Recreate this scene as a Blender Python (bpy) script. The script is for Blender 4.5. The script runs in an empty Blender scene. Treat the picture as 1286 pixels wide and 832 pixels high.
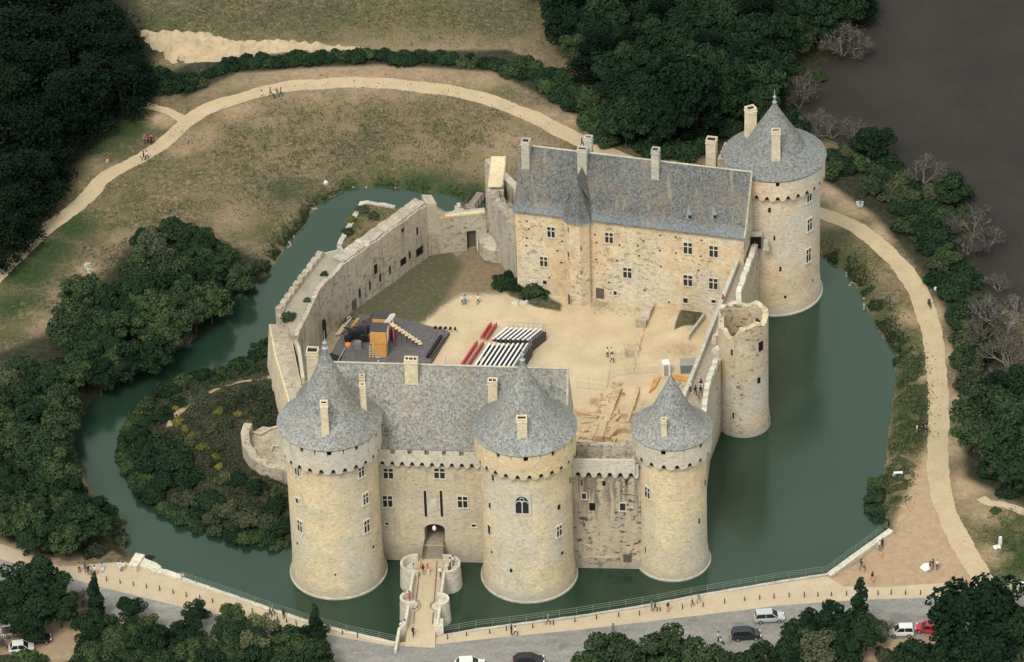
import bpy, bmesh, math, random
import numpy as np
from mathutils import Vector, Matrix, noise
random.seed(7); RNG = np.random.default_rng(7)
SC = bpy.context.scene; COL = SC.collection
rad = math.radians

# ---------------------------------------------------------------- camera
W, H = 1286.0, 832.0
F = 6000.0; PITCH = rad(35); ROLL = rad(2.0); DIST = 736.0
fw = np.array([0, math.cos(PITCH), -math.sin(PITCH)])
CAM = -fw * DIST
r0 = np.array([1.0, 0, 0]); u0 = np.cross(r0, fw)
RT = r0 * math.cos(ROLL) - u0 * math.sin(ROLL)
UP = r0 * math.sin(ROLL) + u0 * math.cos(ROLL)
cd = bpy.data.cameras.new('camera'); cam = bpy.data.objects.new('camera', cd); COL.objects.link(cam)
cd.sensor_width = 36.0; cd.lens = 36.0 * F / W; cd.clip_start = 5; cd.clip_end = 9000
m = Matrix(((RT[0], UP[0], -fw[0], CAM[0]), (RT[1], UP[1], -fw[1], CAM[1]), (RT[2], UP[2], -fw[2], CAM[2]), (0, 0, 0, 1)))
cam.matrix_world = m
SC.camera = cam

# ---------------------------------------------------------------- light
SUN_EL, SUN_AZ = rad(52), rad(205)      # azimuth measured clockwise from +Y (north)
w = bpy.data.worlds.new('World'); SC.world = w; w.use_nodes = True
nt = w.node_tree; nt.nodes.clear()
sky = nt.nodes.new('ShaderNodeTexSky'); sky.sky_type = 'NISHITA'; sky.sun_disc = False
sky.sun_elevation = SUN_EL; sky.sun_rotation = SUN_AZ; sky.air_density = 1.0; sky.dust_density = 4.0; sky.ozone_density = 1.0
hs = nt.nodes.new('ShaderNodeHueSaturation'); hs.inputs['Saturation'].default_value = 0.30
bg = nt.nodes.new('ShaderNodeBackground'); bg.inputs[1].default_value = 0.10
wo = nt.nodes.new('ShaderNodeOutputWorld')
oc = nt.nodes.new('ShaderNodeMix'); oc.data_type = 'RGBA'; oc.inputs[0].default_value = 0.6     # thin high overcast over the clear sky
oc.inputs[7].default_value = (8.6, 9.1, 8.5, 1)
nt.links.new(sky.outputs[0], hs.inputs['Color']); nt.links.new(hs.outputs[0], oc.inputs[6]); nt.links.new(oc.outputs[2], bg.inputs[0]); nt.links.new(bg.outputs[0], wo.inputs[0])
sd = bpy.data.lights.new('sun', 'SUN'); so = bpy.data.objects.new('sun', sd); COL.objects.link(so)
sd.energy = 1.4; sd.angle = rad(16); sd.color = (1.0, 0.93, 0.82)
sv = Vector((math.sin(SUN_AZ) * math.cos(SUN_EL), math.cos(SUN_AZ) * math.cos(SUN_EL), math.sin(SUN_EL)))
so.rotation_euler = sv.to_track_quat('Z', 'Y').to_euler(); so.location = (0, 0, 200)
SC.view_settings.view_transform = 'Standard'; SC.view_settings.look = 'None'
SC.view_settings.exposure = 0.42; SC.view_settings.gamma = 1.0
SC.render.engine = 'CYCLES'
SC.cycles.max_bounces = 5; SC.cycles.diffuse_bounces = 3; SC.cycles.glossy_bounces = 2

# ---------------------------------------------------------------- helpers
def P(px, py, z=0.0):
    d = fw * F + RT * (px - W / 2) - UP * (py - H / 2); t = (z - CAM[2]) / d[2]; return CAM + d * t
def P2(px, py, z=0.0): return P(px, py, z)[:2]
def proj(p):
    d = np.array(p, float) - CAM; z = d @ fw; return W / 2 + F * (d @ RT) / z, H / 2 - F * (d @ UP) / z
def ray(px, py):
    d = fw * F + RT * (px - W / 2) - UP * (py - H / 2); return d / np.linalg.norm(d)
def ray_plane(px, py, p, n):
    d = ray(px, py); return CAM + d * (((np.array(p) - CAM) @ n) / (d @ n))
def ray_cyl(px, py, c, r):
    d = ray(px, py); o = CAM[:2] - np.array(c[:2]); a = d[:2] @ d[:2]; b = 2 * (o @ d[:2]); cc = o @ o - r * r
    q = b * b - 4 * a * cc
    if q < 0: q = 0
    t = (-b - math.sqrt(q)) / (2 * a); p = CAM + d * t; n = p[:2] - np.array(c[:2]); n = n / np.linalg.norm(n)
    return p, np.array([n[0], n[1], 0])
def Zt(bx, by, z0, ty):
    p = P(bx, by, z0); lo, hi = z0, z0 + 60
    for _ in range(40):
        mm = (lo + hi) / 2
        if proj((p[0], p[1], mm))[1] > ty: lo = mm
        else: hi = mm
    return lo

def tag(o, label=None, cat=None, group=None, kind=None):
    if label: o['label'] = label
    if cat: o['category'] = cat
    if group: o['group'] = group
    if kind: o['kind'] = kind
    return o
ORI = {}
def thing(name, loc, label, cat, group=None, rz=0.0):
    o = bpy.data.objects.new(name, None); COL.objects.link(o); o.location = tuple(float(v) for v in loc); o.rotation_euler = (0, 0, rz)
    o.empty_display_size = 0.5
    ORI[o] = np.array([float(v) for v in loc]); return tag(o, label, cat, group)
def copy_tree(o, parent=None):
    c = o.copy(); COL.objects.link(c); c.parent = parent
    for ch in list(o.children): copy_tree(ch, c)
    return c

class MB:
    def __init__(s): s.v = []; s.f = []; s.mi = []
    def add(s, vs, fs, mi=0):
        o = len(s.v); s.v.extend([tuple(map(float, q)) for q in vs])
        for f in fs: s.f.append(tuple(i + o for i in f)); s.mi.append(mi)
    def box(s, c, size, rz=0.0, mi=0, top=1.0):
        a, b, h = size[0] / 2, size[1] / 2, size[2]; cs, sn = math.cos(rz), math.sin(rz); vs = []
        for z, k in ((0, 1.0), (h, top)):
            for x, y in ((-a, -b), (a, -b), (a, b), (-a, b)):
                x *= k; y *= k; vs.append((c[0] + x * cs - y * sn, c[1] + x * sn + y * cs, c[2] + z))
        s.add(vs, [(3, 2, 1, 0), (4, 5, 6, 7), (0, 1, 5, 4), (1, 2, 6, 5), (2, 3, 7, 6), (3, 0, 4, 7)], mi)
    def prism(s, poly, z0, z1, mi=0, bot=None):
        n = len(poly); zz = z1 if hasattr(z1, '__len__') else [z1] * n; bot = bot if bot is not None else poly
        vs = [(bot[i][0], bot[i][1], z0) for i in range(n)] + [(poly[i][0], poly[i][1], zz[i]) for i in range(n)]
        a = sum(poly[i][0] * poly[(i + 1) % n][1] - poly[(i + 1) % n][0] * poly[i][1] for i in range(n))
        fs = [tuple(range(n - 1, -1, -1)), tuple(range(n, 2 * n))] + [(i, (i + 1) % n, n + (i + 1) % n, n + i) for i in range(n)]
        if a < 0: fs = [tuple(reversed(f)) for f in fs]
        s.add(vs, fs, mi)
    def tube(s, p0, p1, ra, rb=None, n=6, mi=0):
        rb = ra if rb is None else rb; p0 = Vector([float(x) for x in p0]); p1 = Vector([float(x) for x in p1]); d = (p1 - p0)
        if d.length < 1e-6: return
        d.normalize(); a = d.orthogonal().normalized(); b = d.cross(a); vs = []
        for p, r in ((p0, ra), (p1, rb)):
            for i in range(n):
                t = 2 * math.pi * i / n; q = p + a * (r * math.cos(t)) + b * (r * math.sin(t)); vs.append(tuple(q))
        s.add(vs, [(i, (i + 1) % n, n + (i + 1) % n, n + i) for i in range(n)] + [tuple(range(n - 1, -1, -1)), tuple(range(n, 2 * n))], mi)
    def lathe(s, prof, c, n=64, mi=0, capb=False, capt=False, a0=0.0, jit=0.0):
        vs = []; c3 = (c[0], c[1], c[2] if len(c) > 2 else 0.0)
        for r, z in prof:
            for i in range(n):
                t = a0 + 2 * math.pi * i / n; rr = r + (random.uniform(-jit, jit) if jit else 0)
                vs.append((c3[0] + rr * math.cos(t), c3[1] + rr * math.sin(t), c3[2] + z))
        fs = []
        for k in range(len(prof) - 1):
            for i in range(n): j = (i + 1) % n; fs.append((k * n + i, k * n + j, (k + 1) * n + j, (k + 1) * n + i))
        if capb: fs.append(tuple(range(n - 1, -1, -1)))
        if capt: fs.append(tuple(range((len(prof) - 1) * n, len(prof) * n)))
        s.add(vs, fs, mi)
    def wall(s, pts, thick, zlo, zhi, step=0.35, closed=False, mi=0):
        """columns along a polyline; outer skin on the polyline, inner skin `thick` to its LEFT."""
        P_ = [np.array(p[:2], float) for p in pts]
        if closed: P_ = P_ + [P_[0]]
        seg = [np.linalg.norm(P_[i + 1] - P_[i]) for i in range(len(P_) - 1)]; tot = sum(seg)
        nn = []
        for i in range(len(P_) - 1):
            d = (P_[i + 1] - P_[i]) / max(seg[i], 1e-9); nn.append(np.array([-d[1], d[0]]))
        vn = []
        for i in range(len(P_)):
            a = nn[i - 1] if (i > 0 or closed) else nn[0]; b = nn[i] if i < len(nn) else (nn[0] if closed else nn[-1])
            mm = a + b; mm = mm / max(np.linalg.norm(mm), 1e-6); k = 1.0 / max(0.4, float(mm @ a)); vn.append(mm * k)
        cum = 0.0; prev = None
        for i in range(len(P_) - 1):
            k = max(1, int(round(seg[i] / step)))
            for j in range(k):
                ta, tb = j / k, (j + 1) / k
                sa, sb = cum + seg[i] * ta, cum + seg[i] * tb
                A = P_[i] * (1 - ta) + P_[i + 1] * ta; B = P_[i] * (1 - tb) + P_[i + 1] * tb
                na = vn[i] * (1 - ta) + vn[i + 1] * ta; nb = vn[i] * (1 - tb) + vn[i + 1] * tb
                A2 = A + na * thick; B2 = B + nb * thick; e = 1e-4
                la, lb, ha, hb = zlo(sa + e), zlo(sb - e), zhi(sa + e), zhi(sb - e)
                vs = [(A[0], A[1], la), (B[0], B[1], lb), (B2[0], B2[1], lb), (A2[0], A2[1], la), (A[0], A[1], ha), (B[0], B[1], hb), (B2[0], B2[1], hb), (A2[0], A2[1], ha)]
                fs = [(3, 2, 1, 0), (4, 5, 6, 7), (0, 1, 5, 4), (2, 3, 7, 6)]
                first = (i == 0 and j == 0 and not closed); last = (i == len(P_) - 2 and j == k - 1 and not closed)
                if first or prev is None or abs(prev[0] - la) > .02 or abs(prev[1] - ha) > .02: fs.append((3, 0, 4, 7))
                if prev is not None and (abs(prev[0] - la) > .02 or abs(prev[1] - ha) > .02):
                    pass
                # right side always closed when the next column differs
                na_, nh_ = zlo(sb + e), zhi(sb + e)
                if last or abs(na_ - lb) > .02 or abs(nh_ - hb) > .02: fs.append((1, 2, 6, 5))
                s.add(vs, fs, mi); prev = (lb, hb)
            cum += seg[i]
    def build(s, name, mats, parent=None, smooth=None, origin=None, merge=False):
        o = ORI[parent] if (parent is not None and parent in ORI) else (np.array(origin, float) if origin is not None else np.zeros(3))
        me = bpy.data.meshes.new(name); v = np.array(s.v, float) - o
        me.from_pydata(v.tolist(), [], s.f)
        if not isinstance(mats, (list, tuple)): mats = [mats]
        for mt in mats: me.materials.append(mt)
        if len(mats) > 1: me.polygons.foreach_set('material_index', s.mi)
        if merge:
            bm = bmesh.new(); bm.from_mesh(me); bmesh.ops.remove_doubles(bm, verts=bm.verts, dist=1e-4); bm.to_mesh(me); bm.free()
        if smooth:
            me.polygons.foreach_set('use_smooth', [True] * len(me.polygons)); me.set_sharp_from_angle(angle=rad(smooth))
        me.update()
        ob = bpy.data.objects.new(name, me); COL.objects.link(ob)
        if parent is not None: ob.parent = parent
        elif origin is not None: ob.location = tuple(float(x) for x in o)
        ORI[ob] = o
        return ob

# ---------------------------------------------------------------- materials
def mat_new(name):
    mt = bpy.data.materials.new(name); mt.use_nodes = True; t = mt.node_tree; t.nodes.clear()
    out = t.nodes.new('ShaderNodeOutputMaterial'); b = t.nodes.new('ShaderNodeBsdfPrincipled'); t.links.new(b.outputs[0], out.inputs[0])
    return mt, t, b
def N(t, ty, **k):
    n = t.nodes.new(ty)
    for a, v in k.items():
        if a in ('operation', 'blend_type', 'data_type', 'noise_dimensions', 'feature', 'attribute_name', 'distance'): setattr(n, a, v)
    return n
def coords(t, scale=(1, 1, 1), obj=False):
    g = t.nodes.new('ShaderNodeTexCoord') if obj else t.nodes.new('ShaderNodeNewGeometry')
    mp = t.nodes.new('ShaderNodeMapping'); mp.inputs['Scale'].default_value = scale
    t.links.new(g.outputs['Object' if obj else 'Position'], mp.inputs['Vector']); return mp.outputs[0]
def noi(t, vec, scale, detail=3, rough=0.55):
    n = t.nodes.new('ShaderNodeTexNoise'); n.inputs['Scale'].default_value = scale; n.inputs['Detail'].default_value = detail; n.inputs['Roughness'].default_value = rough
    t.links.new(vec, n.inputs['Vector']); return n.outputs['Fac']
def ramp(t, fac, stops):
    r = t.nodes.new('ShaderNodeValToRGB'); e = r.color_ramp.elements
    while len(e) < len(stops): e.new(0.5)
    for i, (p, c) in enumerate(stops):
        e[i].position = p; e[i].color = (c, c, c, 1) if not hasattr(c, '__len__') else (*c, 1)
    t.links.new(fac, r.inputs[0]); return r.outputs[0]
def mix(t, fac, a, b, mode='MIX'):
    n = t.nodes.new('ShaderNodeMix'); n.data_type = 'RGBA'; n.blend_type = mode
    for sock, v in ((n.inputs[0], fac), (n.inputs[6], a), (n.inputs[7], b)):
        if hasattr(v, 'is_output') or isinstance(v, bpy.types.NodeSocket): t.links.new(v, sock)
        elif hasattr(v, '__len__'): sock.default_value = (*v, 1)
        else: sock.default_value = v
    return n.outputs[2]
def mth(t, op, a, b=0.0):
    n = t.nodes.new('ShaderNodeMath'); n.operation = op
    for sock, v in ((n.inputs[0], a), (n.inputs[1], b)):
        if isinstance(v, bpy.types.NodeSocket): t.links.new(v, sock)
        else: sock.default_value = v
    return n.outputs[0]
def bump(t, b, h, strength=0.4, dist=0.1):
    n = t.nodes.new('ShaderNodeBump'); n.inputs['Strength'].default_value = strength; n.inputs['Distance'].default_value = dist
    t.links.new(h, n.inputs['Height']); t.links.new(n.outputs[0], b.inputs['Normal'])
def plain(name, col, rough=0.8, metal=0.0, spec=0.3, var=0.12, scale=6.0):
    mt, t, b = mat_new(name); c = noi(t, coords(t, obj=True), scale, 3)
    f = ramp(t, c, ((0.3, 1 - var), (0.7, 1 + var)))
    out = mix(t, 1.0, col, f, 'MULTIPLY'); t.links.new(out, b.inputs['Base Color'])
    b.inputs['Roughness'].default_value = rough; b.inputs['Metallic'].default_value = metal; b.inputs['Specular IOR Level'].default_value = spec
    return mt

def stone(name, ca, cb, grey=(0.36, 0.34, 0.29), dark=(0.10, 0.09, 0.075), greyamt=0.35, joint=0.5, stain=0.3, pits=0.0, base=True, drips=0.0):
    """rubble masonry: coursed stones, warm and grey areas, dark joints and holes, weather streaks, wet foot."""
    mt, t, b = mat_new(name)
    big = noi(t, coords(t, (1, 1, 0.8)), 0.10, 4, 0.6)
    mid = noi(t, coords(t, (1, 1, 1.0)), 0.45, 4, 0.65)
    c = mix(t, ramp(t, mid, ((0.36, 0.0), (0.62, 1.0))), ca, cb)
    c = mix(t, mth(t, 'MULTIPLY', ramp(t, big, ((0.45, 0.0), (0.62, 1.0))), greyamt), c, grey)
    v = t.nodes.new('ShaderNodeTexVoronoi'); v.inputs['Scale'].default_value = 1.0
    t.links.new(coords(t, (2.7, 2.7, 4.6)), v.inputs['Vector'])
    sep = t.nodes.new('ShaderNodeSeparateColor'); t.links.new(v.outputs['Color'], sep.inputs[0])
    st = ramp(t, sep.outputs[0], ((0.0, 0.74), (0.2, 0.96), (0.8, 1.04), (1.0, 1.18)))
    c = mix(t, 0.9, c, st, 'MULTIPLY'); big2 = noi(t, coords(t, (1, 1, 1.6)), 0.18, 3, 0.6); c = mix(t, 0.5, c, ramp(t, big2, ((0.36, (0.86, 0.84, 0.82)), (0.64, (1.08, 1.06, 1.0)))), 'MULTIPLY')
    fn = noi(t, coords(t, (2.0, 2.0, 3.2)), 2.3, 3, 0.75)
    jn = ramp(t, fn, ((0.33, 1.0), (0.41, 0.0)))
    c = mix(t, mth(t, 'MULTIPLY', jn, joint), c, dark)
    hi = ramp(t, fn, ((0.58, 0.0), (0.72, 1.0)))
    c = mix(t, mth(t, 'MULTIPLY', hi, 0.35), c, (0.62, 0.56, 0.42))
    if stain > 0:
        sn = noi(t, coords(t, (0.9, 0.9, 0.06)), 1.0, 4, 0.65); s2 = noi(t, coords(t, (1, 1, 1)), 0.25, 3)
        sf = mth(t, 'MULTIPLY', ramp(t, sn, ((0.52, 0.0), (0.66, 1.0))), ramp(t, s2, ((0.42, 0.0), (0.6, 1.0))))
        c = mix(t, mth(t, 'MULTIPLY', sf, stain), c, (0.13, 0.12, 0.10))
    if drips > 0:
        dn = noi(t, coords(t, (1.6, 1.6, 0.10)), 1.0, 3, 0.6)
        g = t.nodes.new('ShaderNodeNewGeometry'); sp = t.nodes.new('ShaderNodeSeparateXYZ'); t.links.new(g.outputs['Position'], sp.inputs[0])
        zf = ramp(t, mth(t, 'DIVIDE', sp.outputs[2], 20.0), ((0.35, 0.0), (0.62, 1.0)))
        c = mix(t, mth(t, 'MULTIPLY', mth(t, 'MULTIPLY', ramp(t, dn, ((0.46, 0.0), (0.56, 1.0))), zf), drips), c, (0.07, 0.065, 0.055))
    if pits > 0:
        pn = noi(t, coords(t, (1.0, 1.0, 1.5)), 1.1, 3, 0.6); pm = noi(t, coords(t, (1, 1, 0.5)), 0.22, 2)
        pf = mth(t, 'MULTIPLY', ramp(t, pn, ((0.56, 0.0), (0.61, 1.0))), ramp(t, pm, ((0.42, 0.0), (0.55, 1.0))))
        c = mix(t, mth(t, 'MULTIPLY', pf, pits), c, (0.06, 0.05, 0.04))
    if base:
        g = t.nodes.new('ShaderNodeNewGeometry'); sp = t.nodes.new('ShaderNodeSeparateXYZ'); t.links.new(g.outputs['Position'], sp.inputs[0])
        zz = mth(t, 'ADD', sp.outputs[2], mth(t, 'MULTIPLY', noi(t, coords(t), 0.8, 3), -2.0))
        c = mix(t, mth(t, 'MULTIPLY', ramp(t, mth(t, 'ADD', mth(t, 'DIVIDE', zz, 6.0), 0.3), ((0.30, 1.0), (0.52, 0.0))), 0.5), c, (0.30, 0.27, 0.21))
        c = mix(t, mth(t, 'MULTIPLY', ramp(t, mth(t, 'ADD', mth(t, 'DIVIDE', sp.outputs[2], 2.0), 0.3), ((0.30, 1.0), (0.42, 0.0))), 0.75), c, (0.36, 0.35, 0.28))
    c = mix(t, 1.0, c, (1.13, 1.15, 1.20), 'MULTIPLY')
    t.links.new(c, b.inputs['Base Color']); b.inputs['Roughness'].default_value = 0.92; b.inputs['Specular IOR Level'].default_value = 0.15
    bump(t, b, fn, 0.55, 0.14); return mt

def slate(name, c1, c2, lichen=(0.30, 0.22, 0.13), lamt=0.35, streak=0.0, pale=(0.50, 0.52, 0.50)):
    mt, t, b = mat_new(name)
    f = noi(t, coords(t, (1, 1, 1.3)), 3.2, 4, 0.85)
    c = mix(t, ramp(t, f, ((0.36, 0.0), (0.64, 1.0))), c1, c2)
    v = t.nodes.new('ShaderNodeTexVoronoi'); v.inputs['Scale'].default_value = 4.2; t.links.new(coords(t, (1, 1, 0.8)), v.inputs['Vector'])
    sep = t.nodes.new('ShaderNodeSeparateColor'); t.links.new(v.outputs['Color'], sep.inputs[0])
    c = mix(t, 0.9, c, ramp(t, sep.outputs[0], ((0.0, 0.55), (0.5, 1.0), (1.0, 1.35))), 'MULTIPLY')
    c = mix(t, mth(t, 'MULTIPLY', ramp(t, sep.outputs[1], ((0.86, 0.0), (0.95, 1.0))), 0.45), c, pale)
    l = noi(t, coords(t), 0.16, 4, 0.7); l2 = noi(t, coords(t), 1.3, 4, 0.8)
    lf = mth(t, 'MULTIPLY', ramp(t, l, ((0.46, 0.0), (0.60, 1.0))), ramp(t, l2, ((0.40, 0.0), (0.62, 1.0))))
    c = mix(t, mth(t, 'MULTIPLY', lf, lamt), c, lichen)
    big = noi(t, coords(t), 0.09, 3); c = mix(t, 0.7, c, ramp(t, big, ((0.35, 0.84), (0.65, 1.14))), 'MULTIPLY')
    if streak > 0:
        sn = noi(t, coords(t, (1.1, 0.10, 0.10)), 1.0, 2, 0.5); s2 = noi(t, coords(t, (.3, .3, .3)), 1.0, 3, 0.5)
        c = mix(t, mth(t, 'MULTIPLY', mth(t, 'MULTIPLY', ramp(t, sn, ((0.60, 0.0), (0.66, 1.0))), ramp(t, s2, ((0.42, 0.0), (0.55, 1.0)))), streak), c, (0.36, 0.29, 0.20))
        g = t.nodes.new('ShaderNodeNewGeometry'); sp = t.nodes.new('ShaderNodeSeparateXYZ'); t.links.new(g.outputs['Position'], sp.inputs[0])
        zz = mth(t, 'ADD', sp.outputs[2], mth(t, 'MULTIPLY', s2, -1.6)); c = mix(t, mth(t, 'MULTIPLY', ramp(t, mth(t, 'DIVIDE', mth(t, 'SUBTRACT', zz, 17.0), 4.0), ((0.20, 1.0), (0.45, 0.0))), 0.42), c, mix(t, 1.0, (0.25, 0.285, 0.31), ramp(t, f, ((0.35, 0.6), (0.65, 1.35))), 'MULTIPLY'))
    c = mix(t, 1.0, c, (0.86, 0.87, 0.87), 'MULTIPLY')
    t.links.new(c, b.inputs['Base Color']); b.inputs['Roughness'].default_value = 0.7; b.inputs['Specular IOR Level'].default_value = 0.3
    bump(t, b, v.outputs['Distance'], 0.5, 0.1); return mt

def leafm(name, a, bcol, c3, back=0.0):
    mt, t, b = mat_new(name)
    oi = t.nodes.new('ShaderNodeObjectInfo')
    n1 = noi(t, coords(t), 0.55, 3, 0.6); n2 = noi(t, coords(t), 2.6, 2, 0.6)
    c = mix(t, ramp(t, n1, ((0.38, 0.0), (0.62, 1.0))), a, bcol)
    c = mix(t, mth(t, 'MULTIPLY', ramp(t, n2, ((0.50, 0.0), (0.72, 1.0))), 0.8), c, c3)
    c = mix(t, 1.0, c, ramp(t, oi.outputs['Random'], ((0.0, (0.70, 0.76, 0.80)), (0.5, (1.0, 1.0, 1.0)), (1.0, (1.40, 1.32, 1.15)))), 'MULTIPLY')
    t.links.new(c, b.inputs['Base Color']); b.inputs['Roughness'].default_value = 0.85; b.inputs['Specular IOR Level'].default_value = 0.08
    return mt

M = {}
M['st_front'] = stone('stone_front', (0.70, 0.56, 0.35), (0.61, 0.49, 0.32), grey=(0.53, 0.49, 0.40), greyamt=0.75, joint=0.55, stain=0.18)
M['st_grey'] = stone('stone_facade', (0.56, 0.47, 0.33), (0.47, 0.40, 0.29), grey=(0.45, 0.42, 0.35), greyamt=0.4, joint=0.4, stain=0.25)
M['st_pale'] = stone('stone_dressed', (0.60, 0.555, 0.45), (0.53, 0.48, 0.375), grey=(0.49, 0.48, 0.425), greyamt=0.5, joint=0.15, stain=0.2, base=False)
M['st_warm'] = stone('stone_warm', (0.68, 0.54, 0.32), (0.60, 0.47, 0.29), grey=(0.52, 0.47, 0.35), greyamt=0.35, joint=0.12, stain=0.08, base=False)
M['st_pit'] = stone('stone_pitted', (0.56, 0.45, 0.31), (0.45, 0.37, 0.27), grey=(0.34, 0.32, 0.27), joint=0.6, stain=0.55, pits=0.9, drips=0.6)
M['st_ruin'] = stone('stone_ruin', (0.48, 0.41, 0.30), (0.38, 0.325, 0.24), grey=(0.44, 0.41, 0.35), greyamt=0.6, joint=0.45, stain=0.75, pits=0.5, base=False)
M['st_ruin_tower'] = stone('stone_ruin_tower', (0.52, 0.45, 0.34), (0.54, 0.41, 0.26), grey=(0.56, 0.54, 0.48), greyamt=0.6, joint=0.35, stain=0.4, pits=0.7)
M['st_house'] = stone('stone_house', (0.64, 0.545, 0.385), (0.57, 0.43, 0.265), grey=(0.60, 0.55, 0.45), greyamt=0.75, joint=0.62, stain=0.15, pits=0.45, base=False)
M['st_keep'] = stone('stone_keep', (0.68, 0.57, 0.41), (0.62, 0.45, 0.28), grey=(0.58, 0.54, 0.46), greyamt=0.8, joint=0.45, stain=0.2)
M['st_top'] = stone('stone_wall_top', (0.43, 0.37, 0.28), (0.35, 0.29, 0.21), grey=(0.39, 0.37, 0.33), greyamt=0.6, joint=0.5, stain=0.0, pits=0.3, base=False)
M['st_chim'] = stone('stone_chimney', (0.70, 0.60, 0.42), (0.62, 0.52, 0.36), greyamt=0.3, joint=0.15, stain=0.2, base=False)
M['st_dig'] = stone('stone_foundation', (0.56, 0.42, 0.25), (0.48, 0.33, 0.18), greyamt=0.2, joint=0.45, stain=0.0, base=False)
M['st_coping'] = stone('stone_coping', (0.50, 0.465, 0.385), (0.41, 0.385, 0.315), greyamt=0.4, joint=0.3, stain=0.0, base=False)
M['slate'] = slate('slate_front', (0.245, 0.24, 0.215), (0.365, 0.355, 0.32), lamt=0.6)
M['slate_t'] = slate('slate_tower', (0.225, 0.232, 0.228), (0.345, 0.35, 0.335), lamt=0.45)
M['slate_h'] = slate('slate_house', (0.11, 0.118, 0.118), (0.20, 0.207, 0.20), lamt=0.55, lichen=(0.34, 0.24, 0.15), streak=0.6, pale=(0.33, 0.34, 0.34))
M['slate_n'] = slate('slate_keep', (0.170, 0.178, 0.178), (0.270, 0.276, 0.268), lamt=0.35, pale=(0.38, 0.40, 0.42))
M['lead'] = plain('lead_flashing', (0.36, 0.40, 0.42), 0.5, 0.3)
M['dark'] = plain('dark_opening_and_shade_fill', (0.012, 0.012, 0.014), 0.4, spec=0.3)
M['glass'] = plain('window_glass', (0.02, 0.022, 0.028), 0.15, spec=0.5)
M['frame'] = plain('window_stone', (0.62, 0.58, 0.48), 0.85)
M['wood_door'] = plain('door_wood', (0.12, 0.10, 0.082), 0.8)
M['tread'] = plain('walkway_paving', (0.36, 0.30, 0.23), 0.95, var=0.2, scale=2.0)
M['planks'] = plain('timber_deck', (0.27, 0.23, 0.18), 0.9, var=0.2, scale=3.0)
M['rail'] = plain('painted_metal_rail', (0.17, 0.215, 0.165), 0.7)
M['white'] = plain('white_paint', (0.78, 0.78, 0.76), 0.5, var=0.05)
M['black'] = plain('black_paint', (0.018, 0.018, 0.02), 0.5)
M['dgrey'] = plain('dark_grey', (0.06, 0.06, 0.065), 0.6)
M['metal'] = plain('galvanised_steel', (0.45, 0.46, 0.46), 0.45, 0.6)
M['ply'] = plain('plywood', (0.62, 0.33, 0.11), 0.7, var=0.15, scale=1.5)
M['plyl'] = plain('pale_timber', (0.66, 0.52, 0.34), 0.75)
M['red'] = plain('red_plastic', (0.58, 0.07, 0.10), 0.5)
M['redcar'] = plain('red_car_paint', (0.50, 0.02, 0.025), 0.25, spec=0.6, var=0.03)
M['silver'] = plain('silver_car_paint', (0.60, 0.62, 0.63), 0.3, 0.4, spec=0.6, var=0.03)
M['blackcar'] = plain('dark_car_paint', (0.02, 0.025, 0.035), 0.25, spec=0.6, var=0.03)
M['whitecar'] = plain('white_car_paint', (0.75, 0.78, 0.72), 0.3, spec=0.6, var=0.03)
M['tyre'] = plain('tyre_rubber', (0.02, 0.02, 0.02), 0.8)
M['lamp'] = plain('headlight_glass', (0.8, 0.8, 0.78), 0.2, spec=0.6)
M['lampr'] = plain('tail_light', (0.5, 0.02, 0.02), 0.3)
M['orange'] = plain('orange_cloth', (0.75, 0.25, 0.08), 0.8)
M['post'] = plain('weathered_post', (0.10, 0.075, 0.05), 0.9)
M['bark'] = plain('bark', (0.09, 0.07, 0.05), 0.95, var=0.3)
M['deadwood'] = plain('dead_wood', (0.22, 0.205, 0.18), 0.9, var=0.2)
M['leaf'] = leafm('foliage_mid', (0.0221, 0.0429, 0.0212), (0.0442, 0.0706, 0.0303), (0.0855, 0.1185, 0.0455))
M['leafd'] = leafm('foliage_dark', (0.0114, 0.0254, 0.0145), (0.0204, 0.0436, 0.0203), (0.0408, 0.0726, 0.0290))
M['leafv'] = leafm('foliage_very_dark', (0.0079, 0.0193, 0.0114), (0.0132, 0.0313, 0.0142), (0.0255, 0.0515, 0.0209))
M['leafc'] = leafm('foliage_conifer', (0.0037, 0.0093, 0.0066), (0.0075, 0.0176, 0.0099), (0.0150, 0.0341, 0.0165))
M['weed'] = leafm('weeds_green', (0.045, 0.070, 0.026), (0.070, 0.100, 0.036), (0.12, 0.15, 0.065))
M['leafp'] = leafm('foliage_pale', (0.070, 0.085, 0.045), (0.11, 0.12, 0.065), (0.17, 0.18, 0.10))
M['leafy'] = leafm('foliage_yellow', (0.0880, 0.0960, 0.0240), (0.1600, 0.1520, 0.0360), (0.2400, 0.2080, 0.0560))
M['leafb'] = leafm('foliage_scrub', (0.0277, 0.0439, 0.0251), (0.0546, 0.0679, 0.0351), (0.0992, 0.0993, 0.0565))
M['leafg'] = leafm('twigs_grey', (0.0465, 0.0434, 0.0372), (0.0744, 0.0713, 0.0620), (0.1240, 0.1178, 0.1054))
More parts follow.
